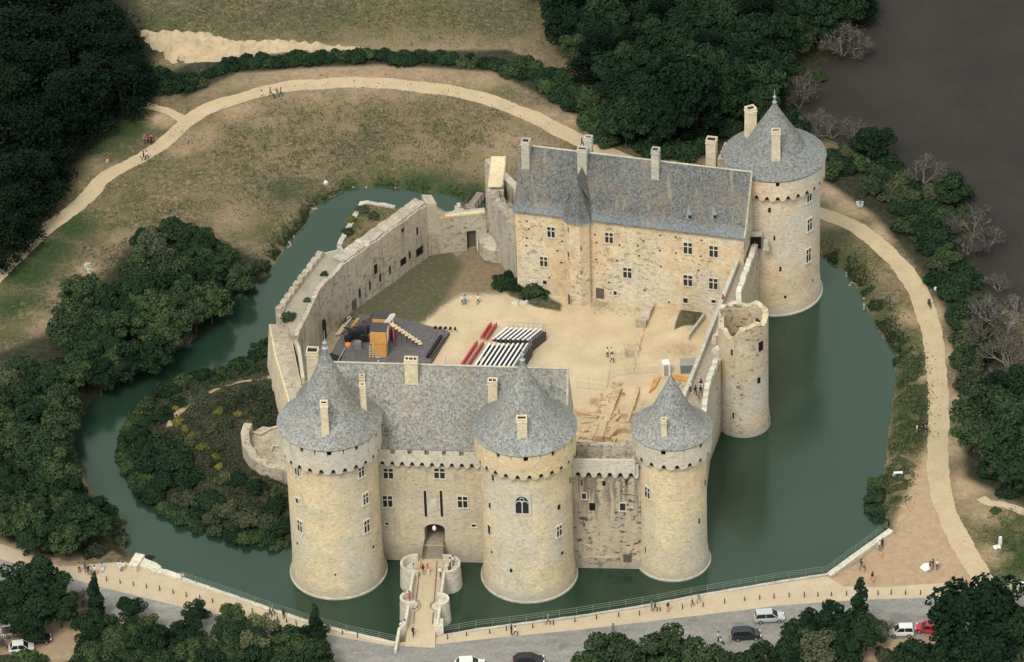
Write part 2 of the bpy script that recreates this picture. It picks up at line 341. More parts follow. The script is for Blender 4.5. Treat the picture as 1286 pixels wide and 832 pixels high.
# ================================================================ TERRAIN
def sdist(poly, X, Y):
    """signed distance to a polygon, negative inside"""
    poly = np.array(poly, float); n = len(poly); d = np.full(X.shape, 1e9); ins = np.zeros(X.shape, bool)
    for i in range(n):
        ax, ay = poly[i]; bx, by = poly[(i + 1) % n]; ex, ey = bx - ax, by - ay; l = ex * ex + ey * ey + 1e-12
        t = np.clip(((X - ax) * ex + (Y - ay) * ey) / l, 0, 1)
        d = np.minimum(d, (X - ax - t * ex) ** 2 + (Y - ay - t * ey) ** 2)
        c = (ay > Y) != (by > Y)
        with np.errstate(divide='ignore', invalid='ignore'): xx = (bx - ax) * (Y - ay) / (by - ay + 1e-15) + ax
        ins ^= c & (X < xx)
    d = np.sqrt(d); return np.where(ins, -d, d)
def sm(x): x = np.clip(x, 0, 1); return x * x * (3 - 2 * x)
def P2s(l, z=0.0): return [tuple(P2(a, b, z)) for a, b in l]
def vnoise(X, Y, s, seed=0):
    """cheap smooth value noise"""
    r = np.random.default_rng(seed); T = r.random((64, 64)); x = X / s; y = Y / s
    xi = np.floor(x).astype(int); yi = np.floor(y).astype(int); fx = x - xi; fy = y - yi; fx = fx * fx * (3 - 2 * fx); fy = fy * fy * (3 - 2 * fy)
    g = lambda a, b: T[a % 64, b % 64]
    return (g(xi, yi) * (1 - fx) + g(xi + 1, yi) * fx) * (1 - fy) + (g(xi, yi + 1) * (1 - fx) + g(xi + 1, yi + 1) * fx) * fy - 0.5

SHORE = P2s([(604, 256), (581, 252), (560, 246), (520, 239), (480, 235), (440, 238), (415, 248), (395, 263), (382, 283), (362, 306), (337, 344), (294, 375), (256, 404),
  (238, 432), (200, 451), (156, 472), (125, 491), (109, 510), (97, 540), (92, 561), (103, 591), (112, 612), (130, 640), (152, 664), (158, 690), (170, 706), (196, 716), (227, 727), (300, 750),
  (392, 781), (497, 808), (600, 794), (724, 778), (818, 763), (880, 750), (980, 734), (1038, 725), (1116, 667), (1108, 655), (1100, 638), (1109, 596), (1114, 560), (1124, 482),
  (1126, 447), (1104, 418), (1090, 388), (1073, 357), (1056, 339), (1030, 322), (1000, 300), (930, 290), (850, 282), (750, 270), (680, 257), (640, 252)])
ISLAND = P2s([(350, 436), (337, 437), (303, 463), (269, 472), (250, 474), (234, 483), (195, 499), (170, 520), (156, 540), (151, 565), (160, 590), (181, 623), (205, 642), (231, 656), (262, 670), (286, 678), (320, 682), (361, 684), (400, 690), (420, 560), (400, 470)])
LAKE = P2s([(1078, -90), (1082, -20), (1076, 40), (1032, 90), (1012, 130), (1020, 165), (1090, 195), (1140, 225), (1195, 252), (1222, 290), (1235, 350), (1262, 385), (1290, 395), (1600, 400), (1900, -90)])
def height(X, Y):
    d = sdist(SHORE, X, Y); wob = vnoise(X, Y, 2.2, 3) * 0.9
    h = np.where(d > 0, 1.4 * sm((d + wob * (d < 4)) / 2.6 + 0.02), -1.6 * sm(-d / 3.0))
    north = sm((Y + 42) / 12.0) * sm((d - 3) / 6)
    h = h + north * (vnoise(X, Y, 16, 1) * 0.9 + vnoise(X, Y, 5, 2) * 0.25)
    di = sdist(ISLAND, X, Y)
    hi = 2.9 * sm(-di / 9.0 + 0.02) + 0.25 * vnoise(X, Y, 3.0, 5) * (di < -1)
    h = np.where(di < 0, np.maximum(h, hi), h)
    dl = sdist(LAKE, X, Y)
    h = np.where(dl < 6, h * sm(dl / 6.0) - 1.2 * sm(-(dl) / 5.0) + 0.0, h)
    return h
def gz(x, y): return float(height(np.array([[x]]), np.array([[y]]))[0, 0])
def Pg(px, py):
    """point of the terrain seen at a pixel"""
    z = 1.4
    for _ in range(4): p = P(px, py, z); z = gz(p[0], p[1])
    return np.array([p[0], p[1], z])

def axis(a, b, st, far):
    core = list(np.arange(a, b + st / 2, st)); out = []; s = st; x = 0
    while x < far: s *= 1.35; x += s; out.append(x)
    return np.array([a - q for q in reversed(out)] + core + [b + q for q in out])
gx = axis(-112, 122, 0.6, 4000); gy = axis(-108, 150, 0.6, 4000)
X, Y = np.meshgrid(gx, gy); Z = height(X, Y)
nx, ny = len(gx), len(gy)
green = np.zeros(X.shape); sand = np.zeros(X.shape); scrub = np.zeros(X.shape)
def blob(arr, px, py, r, v, z=1.4, asp=1.0):
    c = P2(px, py, z); d2 = ((X - c[0]) / asp) ** 2 + (Y - c[1]) ** 2; np.maximum(arr, v * np.exp(-d2 / (r * r)), out=arr)
def fillp(arr, poly, v, soft=1.5, z=1.4):
    d = sdist(P2s(poly, z), X, Y); np.maximum(arr, v * sm(0.5 - d / (2 * soft)), out=arr)
# green grass
for b in [(150, 160, 7, .95), (185, 150, 5, .8), (125, 185, 6, .8), (100, 215, 4, .5), (90, 285, 6, .9), (60, 315, 6, .95), (35, 345, 6, 1), (20, 385, 6, .9), (10, 420, 5, .6), (120, 290, 5, .5), (165, 255, 5, .35),
          (50, 240, 6, .7), (20, 270, 5, .8), (360, 240, 5, .75), (385, 235, 4, .5), (300, 230, 6, .25), (430, 190, 5, .25), (520, 230, 4.5, 1), (480, 228, 3.5, .95), (560, 238, 4.5, 1), (590, 243, 4.5, 1), (440, 230, 3, .9), (540, 225, 4, .8), (405, 245, 2.5, .8), (385, 265, 2, .8), (365, 290, 2, .7), (340, 290, 5, .45), (345, 265, 4, .4),
          (1050, 300, 5, .6), (1065, 325, 5, .7), (1085, 360, 4, .75), (1105, 395, 4, .7), (1130, 430, 4, .7), (1140, 470, 4, .9), (1145, 510, 4, .9), (1140, 550, 4, .8), (1130, 590, 4, .55), (1120, 630, 3, .6), (1265, 650, 6, .7), (1275, 700, 7, .9), (1250, 690, 3, .5),
          (400, 15, 16, .42, 1.4, 2), (620, 15, 12, .42, 1.4, 2), (200, 25, 10, .5), (250, 15, 10, .45), (520, 35, 8, .35, 1.4, 2), (160, 12, 8, .5), (1010, 130, 9, .9), (980, 95, 9, .9)]: blob(green, *b)
green = np.maximum(green, 0.22 * (vnoise(X, Y, 9, 11) > 0) * sm(vnoise(X, Y, 9, 11) * 4))
# bare sandy soil
for b in [(250, 175, 5, .55), (300, 140, 5, .5), (230, 190, 4, .5), (340, 150, 6, .35), (460, 90, 12, .6, 1.4, 3), (600, 100, 5, .6), (690, 150, 6, .5), (640, 185, 10, .45), (720, 150, 4, .6), (205, 150, 3, .8), (270, 250, 7, .28), (290, 275, 5, .4), (530, 190, 10, .3), (420, 150, 8, .25),
          (1050, 235, 5, .8), (1075, 255, 5, .85), (1040, 270, 4, .6), (1110, 290, 4, .7), (1130, 330, 3, .5), (1190, 390, 4, .8), (1200, 440, 4, .8), (1205, 500, 4, .75), (1200, 560, 4, .8), (1215, 610, 5, .8), (1240, 640, 5, .6), (1240, 700, 4, .6), (1105, 350, 4, .3), (1140, 400, 3, .6), (1160, 470, 3, .6), (1160, 600, 4, .7),
          (110, 340, 3, .6), (95, 380, 5, .6), (60, 400, 6, .45), (150, 300, 5, .4), (10, 690, 6, .9), (60, 705, 5, .9), (20, 590, 5, .5), (105, 800, 7, .8), (85, 815, 6, .7), (60, 300, 2, .3), (70, 235, 6, .35), (1140, 800, 6, .8), (1110, 760, 4, .5),
          (30, 250, 5, .4), (120, 210, 5, .4), (1180, 810, 8, .5)]: blob(sand, *b)
fillp(sand, [(1000, 738), (1120, 666), (1148, 590), (1165, 560), (1190, 640), (1240, 730), (1200, 745), (1000, 750)], .97, 1.6)
fillp(sand, [(60, 714), (170, 706), (230, 728), (500, 806), (620, 792), (980, 732), (1240, 726), (1280, 760), (1290, 832), (0, 832), (0, 700)], .9, 1.2)
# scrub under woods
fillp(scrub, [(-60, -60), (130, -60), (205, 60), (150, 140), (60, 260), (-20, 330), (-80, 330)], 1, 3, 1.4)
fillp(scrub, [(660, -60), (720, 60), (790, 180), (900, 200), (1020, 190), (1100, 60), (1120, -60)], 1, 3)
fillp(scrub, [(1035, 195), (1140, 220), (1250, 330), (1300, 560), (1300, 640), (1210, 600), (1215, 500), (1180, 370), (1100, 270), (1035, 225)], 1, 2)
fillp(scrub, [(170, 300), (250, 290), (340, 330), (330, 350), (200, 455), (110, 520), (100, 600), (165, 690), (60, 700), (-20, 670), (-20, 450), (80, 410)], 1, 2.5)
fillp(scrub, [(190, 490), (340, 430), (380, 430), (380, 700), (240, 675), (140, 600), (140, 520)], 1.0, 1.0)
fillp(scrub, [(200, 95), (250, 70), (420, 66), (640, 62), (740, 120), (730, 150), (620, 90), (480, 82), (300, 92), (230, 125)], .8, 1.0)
me = bpy.data.meshes.new('ground')
idx = np.arange(nx * ny).reshape(ny, nx)
q = np.stack([idx[:-1, :-1], idx[:-1, 1:], idx[1:, 1:], idx[1:, :-1]], -1).reshape(-1, 4)
me.vertices.add(nx * ny); me.vertices.foreach_set('co', np.stack([X, Y, Z], -1).ravel())
me.loops.add(q.size); me.loops.foreach_set('vertex_index', q.ravel().astype(np.int32))
me.polygons.add(len(q)); me.polygons.foreach_set('loop_start', np.arange(0, q.size, 4, dtype=np.int32)); me.polygons.foreach_set('loop_total', np.full(len(q), 4, np.int32))
me.update(calc_edges=True); me.polygons.foreach_set('use_smooth', [True] * len(q))
at = me.color_attributes.new('cover', 'FLOAT_COLOR', 'POINT')
at.data.foreach_set('color', np.stack([green, sand, scrub, np.ones_like(green)], -1).ravel())

def ground_mat(name, dry1, dry2, grn1, grn2, snd1, snd2, scr):
    mt, t, b = mat_new(name)
    a = t.nodes.new('ShaderNodeAttribute'); a.attribute_name = 'cover'; sp = t.nodes.new('ShaderNodeSeparateColor'); t.links.new(a.outputs['Color'], sp.inputs[0])
    n1 = noi(t, coords(t), 0.22, 5, 0.65); n2 = noi(t, coords(t), 1.1, 5, 0.75); n3 = noi(t, coords(t), 3.5, 3, 0.7)
    dry = mix(t, ramp(t, n1, ((0.42, 0.0), (0.56, 1.0))), dry1, dry2); n0 = noi(t, coords(t), 0.07, 4, 0.6); dry = mix(t, mth(t, 'MULTIPLY', ramp(t, n0, ((0.48, 0.0), (0.60, 1.0))), 0.55), dry, (0.105, 0.105, 0.052))
    dry = mix(t, mth(t, 'MULTIPLY', ramp(t, n2, ((0.50, 0.0), (0.60, 1.0))), 0.85), dry, (0.075, 0.075, 0.038))
    dry = mix(t, mth(t, 'MULTIPLY', ramp(t, n2, ((0.36, 1.0), (0.46, 0.0))), 0.7), dry, (0.27, 0.195, 0.125))
    dry = mix(t, mth(t, 'MULTIPLY', ramp(t, n3, ((0.30, 1.0), (0.42, 0.0))), 0.6), dry, (0.05, 0.045, 0.03))
    dry = mix(t, 0.9, dry, ramp(t, n3, ((0.38, 0.62), (0.62, 1.34))), 'MULTIPLY'); n4 = noi(t, coords(t), 0.55, 3, .6); dry = mix(t, mth(t, 'MULTIPLY', ramp(t, n4, ((0.56, 0.0), (0.64, 1.0))), 0.5), dry, (0.27, 0.175, 0.105))
    gr = mix(t, ramp(t, n2, ((0.38, 0.0), (0.62, 1.0))), grn1, grn2); gr = mix(t, 0.8, gr, ramp(t, n3, ((0.38, 0.68), (0.62, 1.32))), 'MULTIPLY')
    sa = mix(t, ramp(t, n2, ((0.38, 0.0), (0.62, 1.0))), snd1, snd2)
    sa = mix(t, mth(t, 'MULTIPLY', ramp(t, n3, ((0.60, 0.0), (0.72, 1.0))), 0.5), sa, (0.15, 0.12, 0.075))
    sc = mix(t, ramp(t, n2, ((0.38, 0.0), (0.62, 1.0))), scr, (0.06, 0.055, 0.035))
    def edge(ch, w=0.35):
        s = mth(t, 'ADD', sp.outputs[ch], mth(t, 'MULTIPLY', mth(t, 'SUBTRACT', n2, 0.5), 0.9)); s = mth(t, 'ADD', s, mth(t, 'MULTIPLY', mth(t, 'SUBTRACT', n1, 0.5), 0.5)); return ramp(t, s, ((0.5 - w, 0.0), (0.5 + w, 1.0)))
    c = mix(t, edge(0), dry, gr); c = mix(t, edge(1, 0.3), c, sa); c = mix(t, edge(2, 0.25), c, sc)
    t.links.new(c, b.inputs['Base Color']); b.inputs['Roughness'].default_value = 0.95; b.inputs['Specular IOR Level'].default_value = 0.1
    bump(t, b, n2, 0.6, 0.25); return mt
M['ground'] = ground_mat('dry_meadow', (0.158, 0.132, 0.074), (0.215, 0.155, 0.098), (0.022, 0.050, 0.016), (0.055, 0.078, 0.030), (0.36, 0.26, 0.17), (0.46, 0.33, 0.215), (0.022, 0.028, 0.016))
me.materials.append(M['ground']); go = bpy.data.objects.new('ground', me); COL.objects.link(go); tag(go, kind='structure')

# ---- water
def sheet(name, poly, z, mt, z0=None):
    mb = MB(); mb.prism(poly, z - 0.05, z) if z0 is None else mb.prism(poly, z0, z)
    o = mb.build(name, mt); tag(o, kind='structure'); return o
mt, t, b = mat_new('moat_water')
n = noi(t, coords(t), 0.05, 3); c = mix(t, ramp(t, n, ((0.35, 0.0), (0.65, 1.0))), (0.014, 0.036, 0.023), (0.020, 0.046, 0.030))
t.links.new(c, b.inputs['Base Color']); b.inputs['Roughness'].default_value = 0.16; b.inputs['IOR'].default_value = 1.60; b.inputs['Specular IOR Level'].default_value = 0.5; b.inputs['Specular Tint'].default_value = (0.80, 1.0, 0.80, 1)
bump(t, b, noi(t, coords(t, (1, 1, 1)), 1.6, 3, 0.6), 0.05, 0.05); M['water'] = mt
mt, t, b = mat_new('marsh_mud')
n = noi(t, coords(t), 0.08, 4); n2 = noi(t, coords(t), 3.5, 4, .9); c = mix(t, ramp(t, n, ((0.35, 0.0), (0.65, 1.0))), (0.030, 0.027, 0.024), (0.040, 0.035, 0.031)); c = mix(t, 0.9, c, ramp(t, n2, ((0.38, 0.6), (0.62, 1.4))), 'MULTIPLY')
t.links.new(c, b.inputs['Base Color']); b.inputs['Roughness'].default_value = 0.75; b.inputs['Specular IOR Level'].default_value = 0.15; M['lake'] = mt
sheet('moat_water', P2s([(560, 200), (380, 190), (250, 380), (40, 480), (40, 660), (140, 740), (480, 822), (700, 790), (1130, 730), (1160, 560), (1160, 400), (1060, 290), (900, 240), (700, 215)]), 0.0, M['water'])
sheet('lake', [(x, y) for x, y in P2s([(1060, -90), (1060, 20), (1010, 90), (992, 130), (1005, 185), (1080, 215), (1130, 245), (1180, 270), (1205, 300), (1215, 360), (1250, 405), (1290, 415), (1700, 430), (2500, -90)])] , 0.02, M['lake'])

# ---- paths
def ribbon(name, pts, width, mt, off=0.045, jag=0.18, seed=1, z=None, wf=None):
    r = random.Random(seed); pts = [np.array(p) for p in pts]; dens = []
    for i in range(len(pts) - 1):
        p0 = pts[max(i - 1, 0)]; p1 = pts[i]; p2 = pts[i + 1]; p3 = pts[min(i + 2, len(pts) - 1)]; k = max(2, int(np.linalg.norm(p2 - p1) / 0.5))
        for j in range(k):
            s = j / k; dens.append(0.5 * ((2 * p1) + (-p0 + p2) * s + (2 * p0 - 5 * p1 + 4 * p2 - p3) * s * s + (-p0 + 3 * p1 - 3 * p2 + p3) * s ** 3))
    dens.append(pts[-1]); dens = np.array(dens); n = len(dens); tan = np.gradient(dens, axis=0); tan /= np.linalg.norm(tan, axis=1)[:, None]; nor = np.stack([-tan[:, 1], tan[:, 0]], 1)
    K = 7; vs = []; ja = jb = 0
    for i in range(n):
        ja = ja * .7 + r.uniform(-jag, jag) * .6; jb = jb * .7 + r.uniform(-jag, jag) * .6; wd = width * (wf(i / n) if wf else 1)
        for k in range(K):
            s = k / (K - 1); o = (-wd / 2 + ja) * (1 - s) + (wd / 2 + jb) * s; vs.append(dens[i] + nor[i] * o)
    vs = np.array(vs); zz = height(vs[:, 0], vs[:, 1]) + off if z is None else np.full(len(vs), z)
    mb = MB(); mb.add(np.column_stack([vs, zz]), [(i * K + k + 1, i * K + k, (i + 1) * K + k, (i + 1) * K + k + 1) for i in range(n - 1) for k in range(K - 1)][::1])
    mb.f = [tuple(reversed(f)) for f in mb.f]
    o = mb.build(name, mt); tag(o, kind='structure'); return o
def sandy(name, a, bcol, spot=(0.33, 0.26, 0.17)):
    mt, t, b = mat_new(name); n = noi(t, coords(t), 0.35, 4, .6); n2 = noi(t, coords(t), 3.0, 4, .75); c = mix(t, ramp(t, n, ((0.35, 0.0), (0.65, 1.0))), a, bcol)
    c = mix(t, mth(t, 'MULTIPLY', ramp(t, n2, ((0.60, 0.0), (0.70, 1.0))), 0.6), c, spot); c = mix(t, 0.7, c, ramp(t, n2, ((0.35, 0.86), (0.65, 1.12))), 'MULTIPLY')
    t.links.new(c, b.inputs['Base Color']); b.inputs['Roughness'].default_value = 0.95; b.inputs['Specular IOR Level'].default_value = 0.1; return mt
M['path'] = sandy('path_sand', (0.47, 0.365, 0.24), (0.53, 0.415, 0.275), (0.40, 0.31, 0.2))
M['prom'] = sandy('promenade_sand', (0.50, 0.40, 0.28), (0.56, 0.455, 0.32), (0.35, 0.27, 0.18))
M['dirt'] = sandy('dirt', (0.33, 0.24, 0.16), (0.40, 0.29, 0.19), (0.2, .15, .1))
ribbon('path', P2s([(-30, 378), (0, 347), (41, 305), (75, 276), (106, 251), (131, 226), (166, 206), (200, 186), (231, 158), (259, 140), (294, 127), (331, 116), (369, 109), (400, 107.5), (442, 103.5), (505, 106), (567, 114), (614, 125), (661, 144), (708, 168), (739, 183), (780, 200), (850, 226), (930, 244), (985, 252), (1028, 265), (1067, 281),
   (1092, 297), (1115, 316), (1138, 341), (1157, 374), (1169, 414), (1175, 448), (1177.5, 482), (1178.5, 516), (1178, 560), (1178, 590), (1181, 615), (1190, 645), (1206, 680), (1226, 715), (1245, 745)], 1.4), 3.2, M['path'], seed=4, wf=lambda u: 0.78 + 0.22 * min(1, u / .25))
ribbon('side_path', P2s([(232, 152), (212, 141), (187, 133), (168, 125), (150, 118)], 1.4), 1.7, M['path'], off=.035, seed=5)
ribbon('island_path', [Pg(a, c)[:2] for a, c in [(213, 536), (217, 527), (234, 511), (262, 495), (295, 482), (318, 478), (341, 474)]], 1.0, M['dirt'], off=.06, seed=6)
# promenade, road
sheet('promenade', P2s([(-20, 676), (30, 694), (75, 712), (158, 706), (168, 712), (227, 727), (300, 750), (392, 782), (497, 808), (600, 793), (724, 777), (818, 762), (880, 749), (980, 733), (1038, 724), (1060, 737), (1110, 738), (1190, 732), (1250, 738), (1262, 748), (1180, 760), (980, 768), (849, 786), (724, 802), (620, 812), (557, 820), (490, 822), (413, 806), (319, 790), (225, 770), (127, 746), (75, 730), (0, 705), (-30, 700)], 1.4), 1.43, M['prom'], z0=1.1)
mt, t, b = mat_new('worn_asphalt'); n = noi(t, coords(t, (0.5, 1.6, 1)), 0.30, 4, .65); n2 = noi(t, coords(t), 3.0, 4, .8)
c = mix(t, ramp(t, n, ((0.35, 0.0), (0.65, 1.0))), (0.215, 0.205, 0.19), (0.30, 0.285, 0.26)); c = mix(t, 0.9, c, ramp(t, n2, ((0.35, 0.72), (0.65, 1.25))), 'MULTIPLY')
n3 = noi(t, coords(t, (1, 1, 1)), 0.16, 3, .5); c = mix(t, mth(t, 'MULTIPLY', ramp(t, n3, ((0.60, 0.0), (0.64, 1.0))), .5), c, (0.12, 0.12, 0.12))
t.links.new(c, b.inputs['Base Color']); b.inputs['Roughness'].default_value = 0.9; M['asphalt'] = mt
RU = [(-40, 690), (40, 715), (79, 724), (127, 738), (225, 762), (319, 781), (413, 798), (490, 812), (557, 809), (620, 802), (724, 792), (849, 777), (980, 761), (1080, 754), (1176, 751), (1275, 748), (1340, 742)]
RL = [(1340, 800), (1275, 800), (1176, 800), (1080, 806), (980, 818), (849, 832), (724, 848), (620, 862), (557, 868), (490, 866), (413, 852), (319, 828), (225, 796), (127, 770), (79, 756), (40, 748), (-40, 722)]
sheet('road', P2s(RU + RL, 1.4), 1.46, M['asphalt'], z0=1.2)
def dotted(name, pts, r):  pass

# ---- courtyard (inside the walls)
YARD = [tuple(p) for p in (P2(383, 500, 3), P2(385, 468, 3), P2(404, 428, 3), P2(441, 391, 3), P2(539, 317, 3), P2(590, 312, 3), P2(640, 300, 3), P2(700, 330, 3), P2(945, 350, 3))] + [(35.0, -5.0), (25.8, -38.0), (24.5, -57.0), (-22.0, -53.0)]
xs = np.arange(-36, 40, 0.3); ys = np.arange(-60, 24, 0.3); X, Y = np.meshgrid(xs, ys)
ds = sdist(YARD, X, Y); green = np.zeros(X.shape); sand = np.zeros(X.shape); scrub = np.zeros(X.shape)
fillp(green, [(415, 400), (440, 382), (480, 356), (536, 316), (572, 312), (584, 335), (572, 356), (562, 376), (545, 396), (530, 410), (480, 405), (430, 430)], .80, 1.6, 3)
fillp(scrub, [(575, 312), (650, 300), (655, 360), (648, 370), (580, 371), (556, 386), (530, 403), (540, 375), (560, 350), (566, 335)], .85, 1.5, 3)
fillp(green, [(618, 352), (650, 350), (706, 382), (705, 392), (670, 385), (640, 372)], .9, .6, 3)
fillp(green, [(858, 388), (884, 392), (878, 412), (846, 418), (850, 404)], .95, .3, 3)
fillp(scrub, [(440, 392), (400, 430), (380, 480), (420, 470), (470, 398)], .5, .8, 3)
for b_ in [(790, 445, 2.0, .5), (690, 378, 3, .3), (780, 375, 3, .45), (755, 380, 3, .45), (745, 505, 1.5, .5), (835, 440, 3, .25), (620, 325, 2, .8)]: blob(green, *b_[:4], z=3)
for b_ in [(860, 440, 3, .45), (800, 520, 6, .4), (840, 400, 3, .3), (740, 530, 4, .4)]: blob(scrub, *b_[:4], z=3)
Z = 3.0 + vnoise(X, Y, 4, 21) * 0.12 + vnoise(X, Y, 1.2, 22) * 0.05
for poly, dep in (([(723, 512), (770, 518), (764, 528), (723, 522)], .7), ([(723, 535), (745, 538), (745, 552), (723, 550)], .9), ([(748, 548), (790, 552), (788, 562), (746, 560)], 1.0), ([(764, 535), (795, 540), (795, 549), (762, 546)], .8),
                  ([(778, 485), (800, 488), (788, 530), (770, 528)], .45), ([(800, 490), (812, 490), (800, 540), (792, 538)], .5)):
    d = sdist(P2s(poly, 3), X, Y); Z = Z - dep * sm(0.5 - d / 0.4)
d = sdist(P2s([(848, 392), (884, 396), (868, 424), (846, 420)], 3), X, Y); Z = Z + 0.9 * sm(0.5 - d / 3.0)   # grassy mound by the dwelling
ins = (sdist(YARD, X + .15, Y + .15) < 0.3)[:-1, :-1]
idx = np.arange(X.size).reshape(X.shape); q = np.stack([idx[:-1, :-1], idx[:-1, 1:], idx[1:, 1:], idx[1:, :-1]], -1)[ins]
used, inv = np.unique(q, return_inverse=True); inv = inv.reshape(q.shape)
me = bpy.data.meshes.new('courtyard'); me.from_pydata(np.stack([X, Y, Z], -1).reshape(-1, 3)[used].tolist(), [], inv.tolist()); me.polygons.foreach_set('use_smooth', [True] * len(me.polygons))
at = me.color_attributes.new('cover', 'FLOAT_COLOR', 'POINT'); at.data.foreach_set('color', np.stack([scrub, green, sand, np.ones_like(green)], -1).reshape(-1, 4)[used].ravel())
def yard_mat():
    mt, t, b = mat_new('courtyard_sand')
    a = t.nodes.new('ShaderNodeAttribute'); a.attribute_name = 'cover'; sp = t.nodes.new('ShaderNodeSeparateColor'); t.links.new(a.outputs['Color'], sp.inputs[0])
    n1 = noi(t, coords(t), 0.25, 5, 0.6); n2 = noi(t, coords(t), 1.3, 5, 0.75); n3 = noi(t, coords(t), 4.0, 3, 0.7)
    sa = mix(t, ramp(t, n1, ((0.40, 0.0), (0.60, 1.0))), (0.60, 0.485, 0.325), (0.52, 0.41, 0.27)); sa = mix(t, 0.6, sa, ramp(t, n3, ((0.35, 0.85), (0.65, 1.15))), 'MULTIPLY')
    sa = mix(t, mth(t, 'MULTIPLY', ramp(t, n3, ((0.66, 0.0), (0.74, 1.0))), 0.5), sa, (0.25, 0.19, 0.12))
    br = mix(t, ramp(t, n2, ((0.38, 0.0), (0.62, 1.0))), (0.17, 0.135, 0.085), (0.27, 0.20, 0.13)); gr = mix(t, ramp(t, n2, ((0.38, 0.0), (0.62, 1.0))), (0.055, 0.065, 0.035), (0.14, 0.125, 0.075))
    def edge(ch, w=0.25): return ramp(t, mth(t, 'ADD', sp.outputs[ch], mth(t, 'MULTIPLY', mth(t, 'SUBTRACT', n2, 0.5), 1.0)), ((0.5 - w, 0.0), (0.5 + w, 1.0)))
    c = mix(t, edge(0), sa, br); c = mix(t, edge(1), c, gr)
    t.links.new(c, b.inputs['Base Color']); b.inputs['Roughness'].default_value = 0.95; b.inputs['Specular IOR Level'].default_value = 0.1; bump(t, b, n2, 0.4, 0.1); return mt
me.materials.append(yard_mat()); yo = bpy.data.objects.new('courtyard', me); COL.objects.link(yo); tag(yo, kind='structure')
mb = MB(); mb.prism([(c0[0] * 0.985, c0[1] * 0.985 - .1) for c0 in YARD], -1.0, 1.6); tag(mb.build('courtyard_earth', M['dirt']), kind='structure')

# ---- sandy rubble bank behind the hedge
def rubble():
    pts = [(169, 42), (180, 37), (230, 38), (265, 42), (300, 50), (350, 50), (400, 54), (440, 58), (472, 63), (468, 67), (400, 67), (340, 68), (280, 76), (215, 80), (190, 62)]
    poly = P2s(pts, 1.4); px = [p[0] for p in poly]; py = [p[1] for p in poly]
    xs = np.arange(min(px) - 1, max(px) + 1, .4); ys = np.arange(min(py) - 1, max(py) + 1, .4); X, Y = np.meshgrid(xs, ys); d = sdist(poly, X, Y)
    Z = height(X, Y) - 0.1 + 1.3 * sm(-d / 2.5) + (vnoise(X, Y, 1.1, 31) * 1.0 + vnoise(X, Y, .5, 32) * .5) * sm(-d / 0.8)
    ins = (d < 0.25)[:-1, :-1]; idx = np.arange(X.size).reshape(X.shape); q = np.stack([idx[:-1, :-1], idx[:-1, 1:], idx[1:, 1:], idx[1:, :-1]], -1)[ins]
    used, inv = np.unique(q, return_inverse=True); inv = inv.reshape(q.shape); me = bpy.data.meshes.new('rubble_bank')
    me.from_pydata(np.stack([X, Y, Z], -1).reshape(-1, 3)[used].tolist(), [], inv.tolist()); me.materials.append(sandy('rubble_soil', (0.46, 0.36, 0.23), (0.54, 0.43, 0.29), (0.22, .18, .11)))
    o = bpy.data.objects.new('rubble_bank', me); COL.objects.link(o); tag(o, kind='structure')
rubble()
# ================================================================ CASTLE
def v3(a, z): return np.array([a[0], a[1], z])
M['gravel'] = sandy('gravel_walk', (0.30, 0.265, 0.205), (0.38, 0.335, 0.26), (0.18, 0.165, 0.12))
TWO = 2 * math.pi
def circle(c, r, n): return [(c[0] + r * math.cos(TWO * i / n), c[1] + r * math.sin(TWO * i / n)) for i in range(n)]

def arch_lo(zb, pitch, w, h, phase=0.0, lobe=0.22):
    def f(s):
        u = ((s + phase) % pitch) - pitch / 2
        if abs(u) < w / 2: return zb + h * math.sqrt(max(0, 1 - (2 * u / w) ** 2))
        k = (abs(u) - w / 2) / (pitch / 2 - w / 2); return zb - lobe * math.sin(min(1, k * 1.6) * math.pi / 2)
    return f
def crenel_hi(zt, pitch, wid, dep, phase=0.0, thin=0.16):
    def f(s):
        q = (s + phase) / pitch; u = (q - math.floor(q) - .5) * pitch; ww = wid if int(math.floor(q)) % 2 == 0 else thin
        return zt - dep if abs(u) < ww / 2 else zt
    return f

def basis(n): n = np.array(n, float); n /= np.linalg.norm(n); t = np.array([-n[1], n[0], 0]); t /= np.linalg.norm(t); return t, n, np.array([0, 0, 1.0])
def obox(mb, p, n, su, sz, d0, d1, mi=0, cu=0.0, cz=0.0):
    """box on a wall point p with outward normal n: half extents su, sz, from depth d0 to d1 along n"""
    t, n, k = basis(n); vs = []
    for d in (d0, d1):
        for a, b_ in ((-1, -1), (1, -1), (1, 1), (-1, 1)): vs.append(p + t * (cu + a * su) + k * (cz + b_ * sz) + n * d)
    mb.add(vs, [(3, 2, 1, 0), (4, 5, 6, 7), (0, 1, 5, 4), (1, 2, 6, 5), (2, 3, 7, 6), (3, 0, 4, 7)], mi)
def window(par, p, n, w, h, kind='cross', name='window', frame_mat='frame'):
    """dark pane with stone surround; mullion and transom as a sub-part"""
    mb = MB(); obox(mb, p, n, w / 2, h / 2, -0.3, 0.05); o = mb.build(name, M['glass'] if kind != 'hole' else M['dark'], par)
    if kind in ('cross', 'frame'):
        f = MB(); fw_ = 0.13
        for s in (-1, 1): obox(f, p, n, fw_ / 2, h / 2 + fw_, -0.2, 0.12, cu=s * (w / 2 + fw_ / 2))
        obox(f, p, n, w / 2, fw_ / 2, -0.2, 0.12, cz=h / 2 + fw_ / 2); obox(f, p, n, w / 2 + 0.25, fw_ / 2, -0.2, 0.20, cz=-h / 2 - fw_ / 2)
        if kind == 'cross':
            obox(f, p, n, 0.075, h / 2, -0.1, 0.10); obox(f, p, n, w / 2, 0.07, -0.1, 0.095, cz=h * 0.14)
        fo = f.build('frame', M[frame_mat], o)
    return o

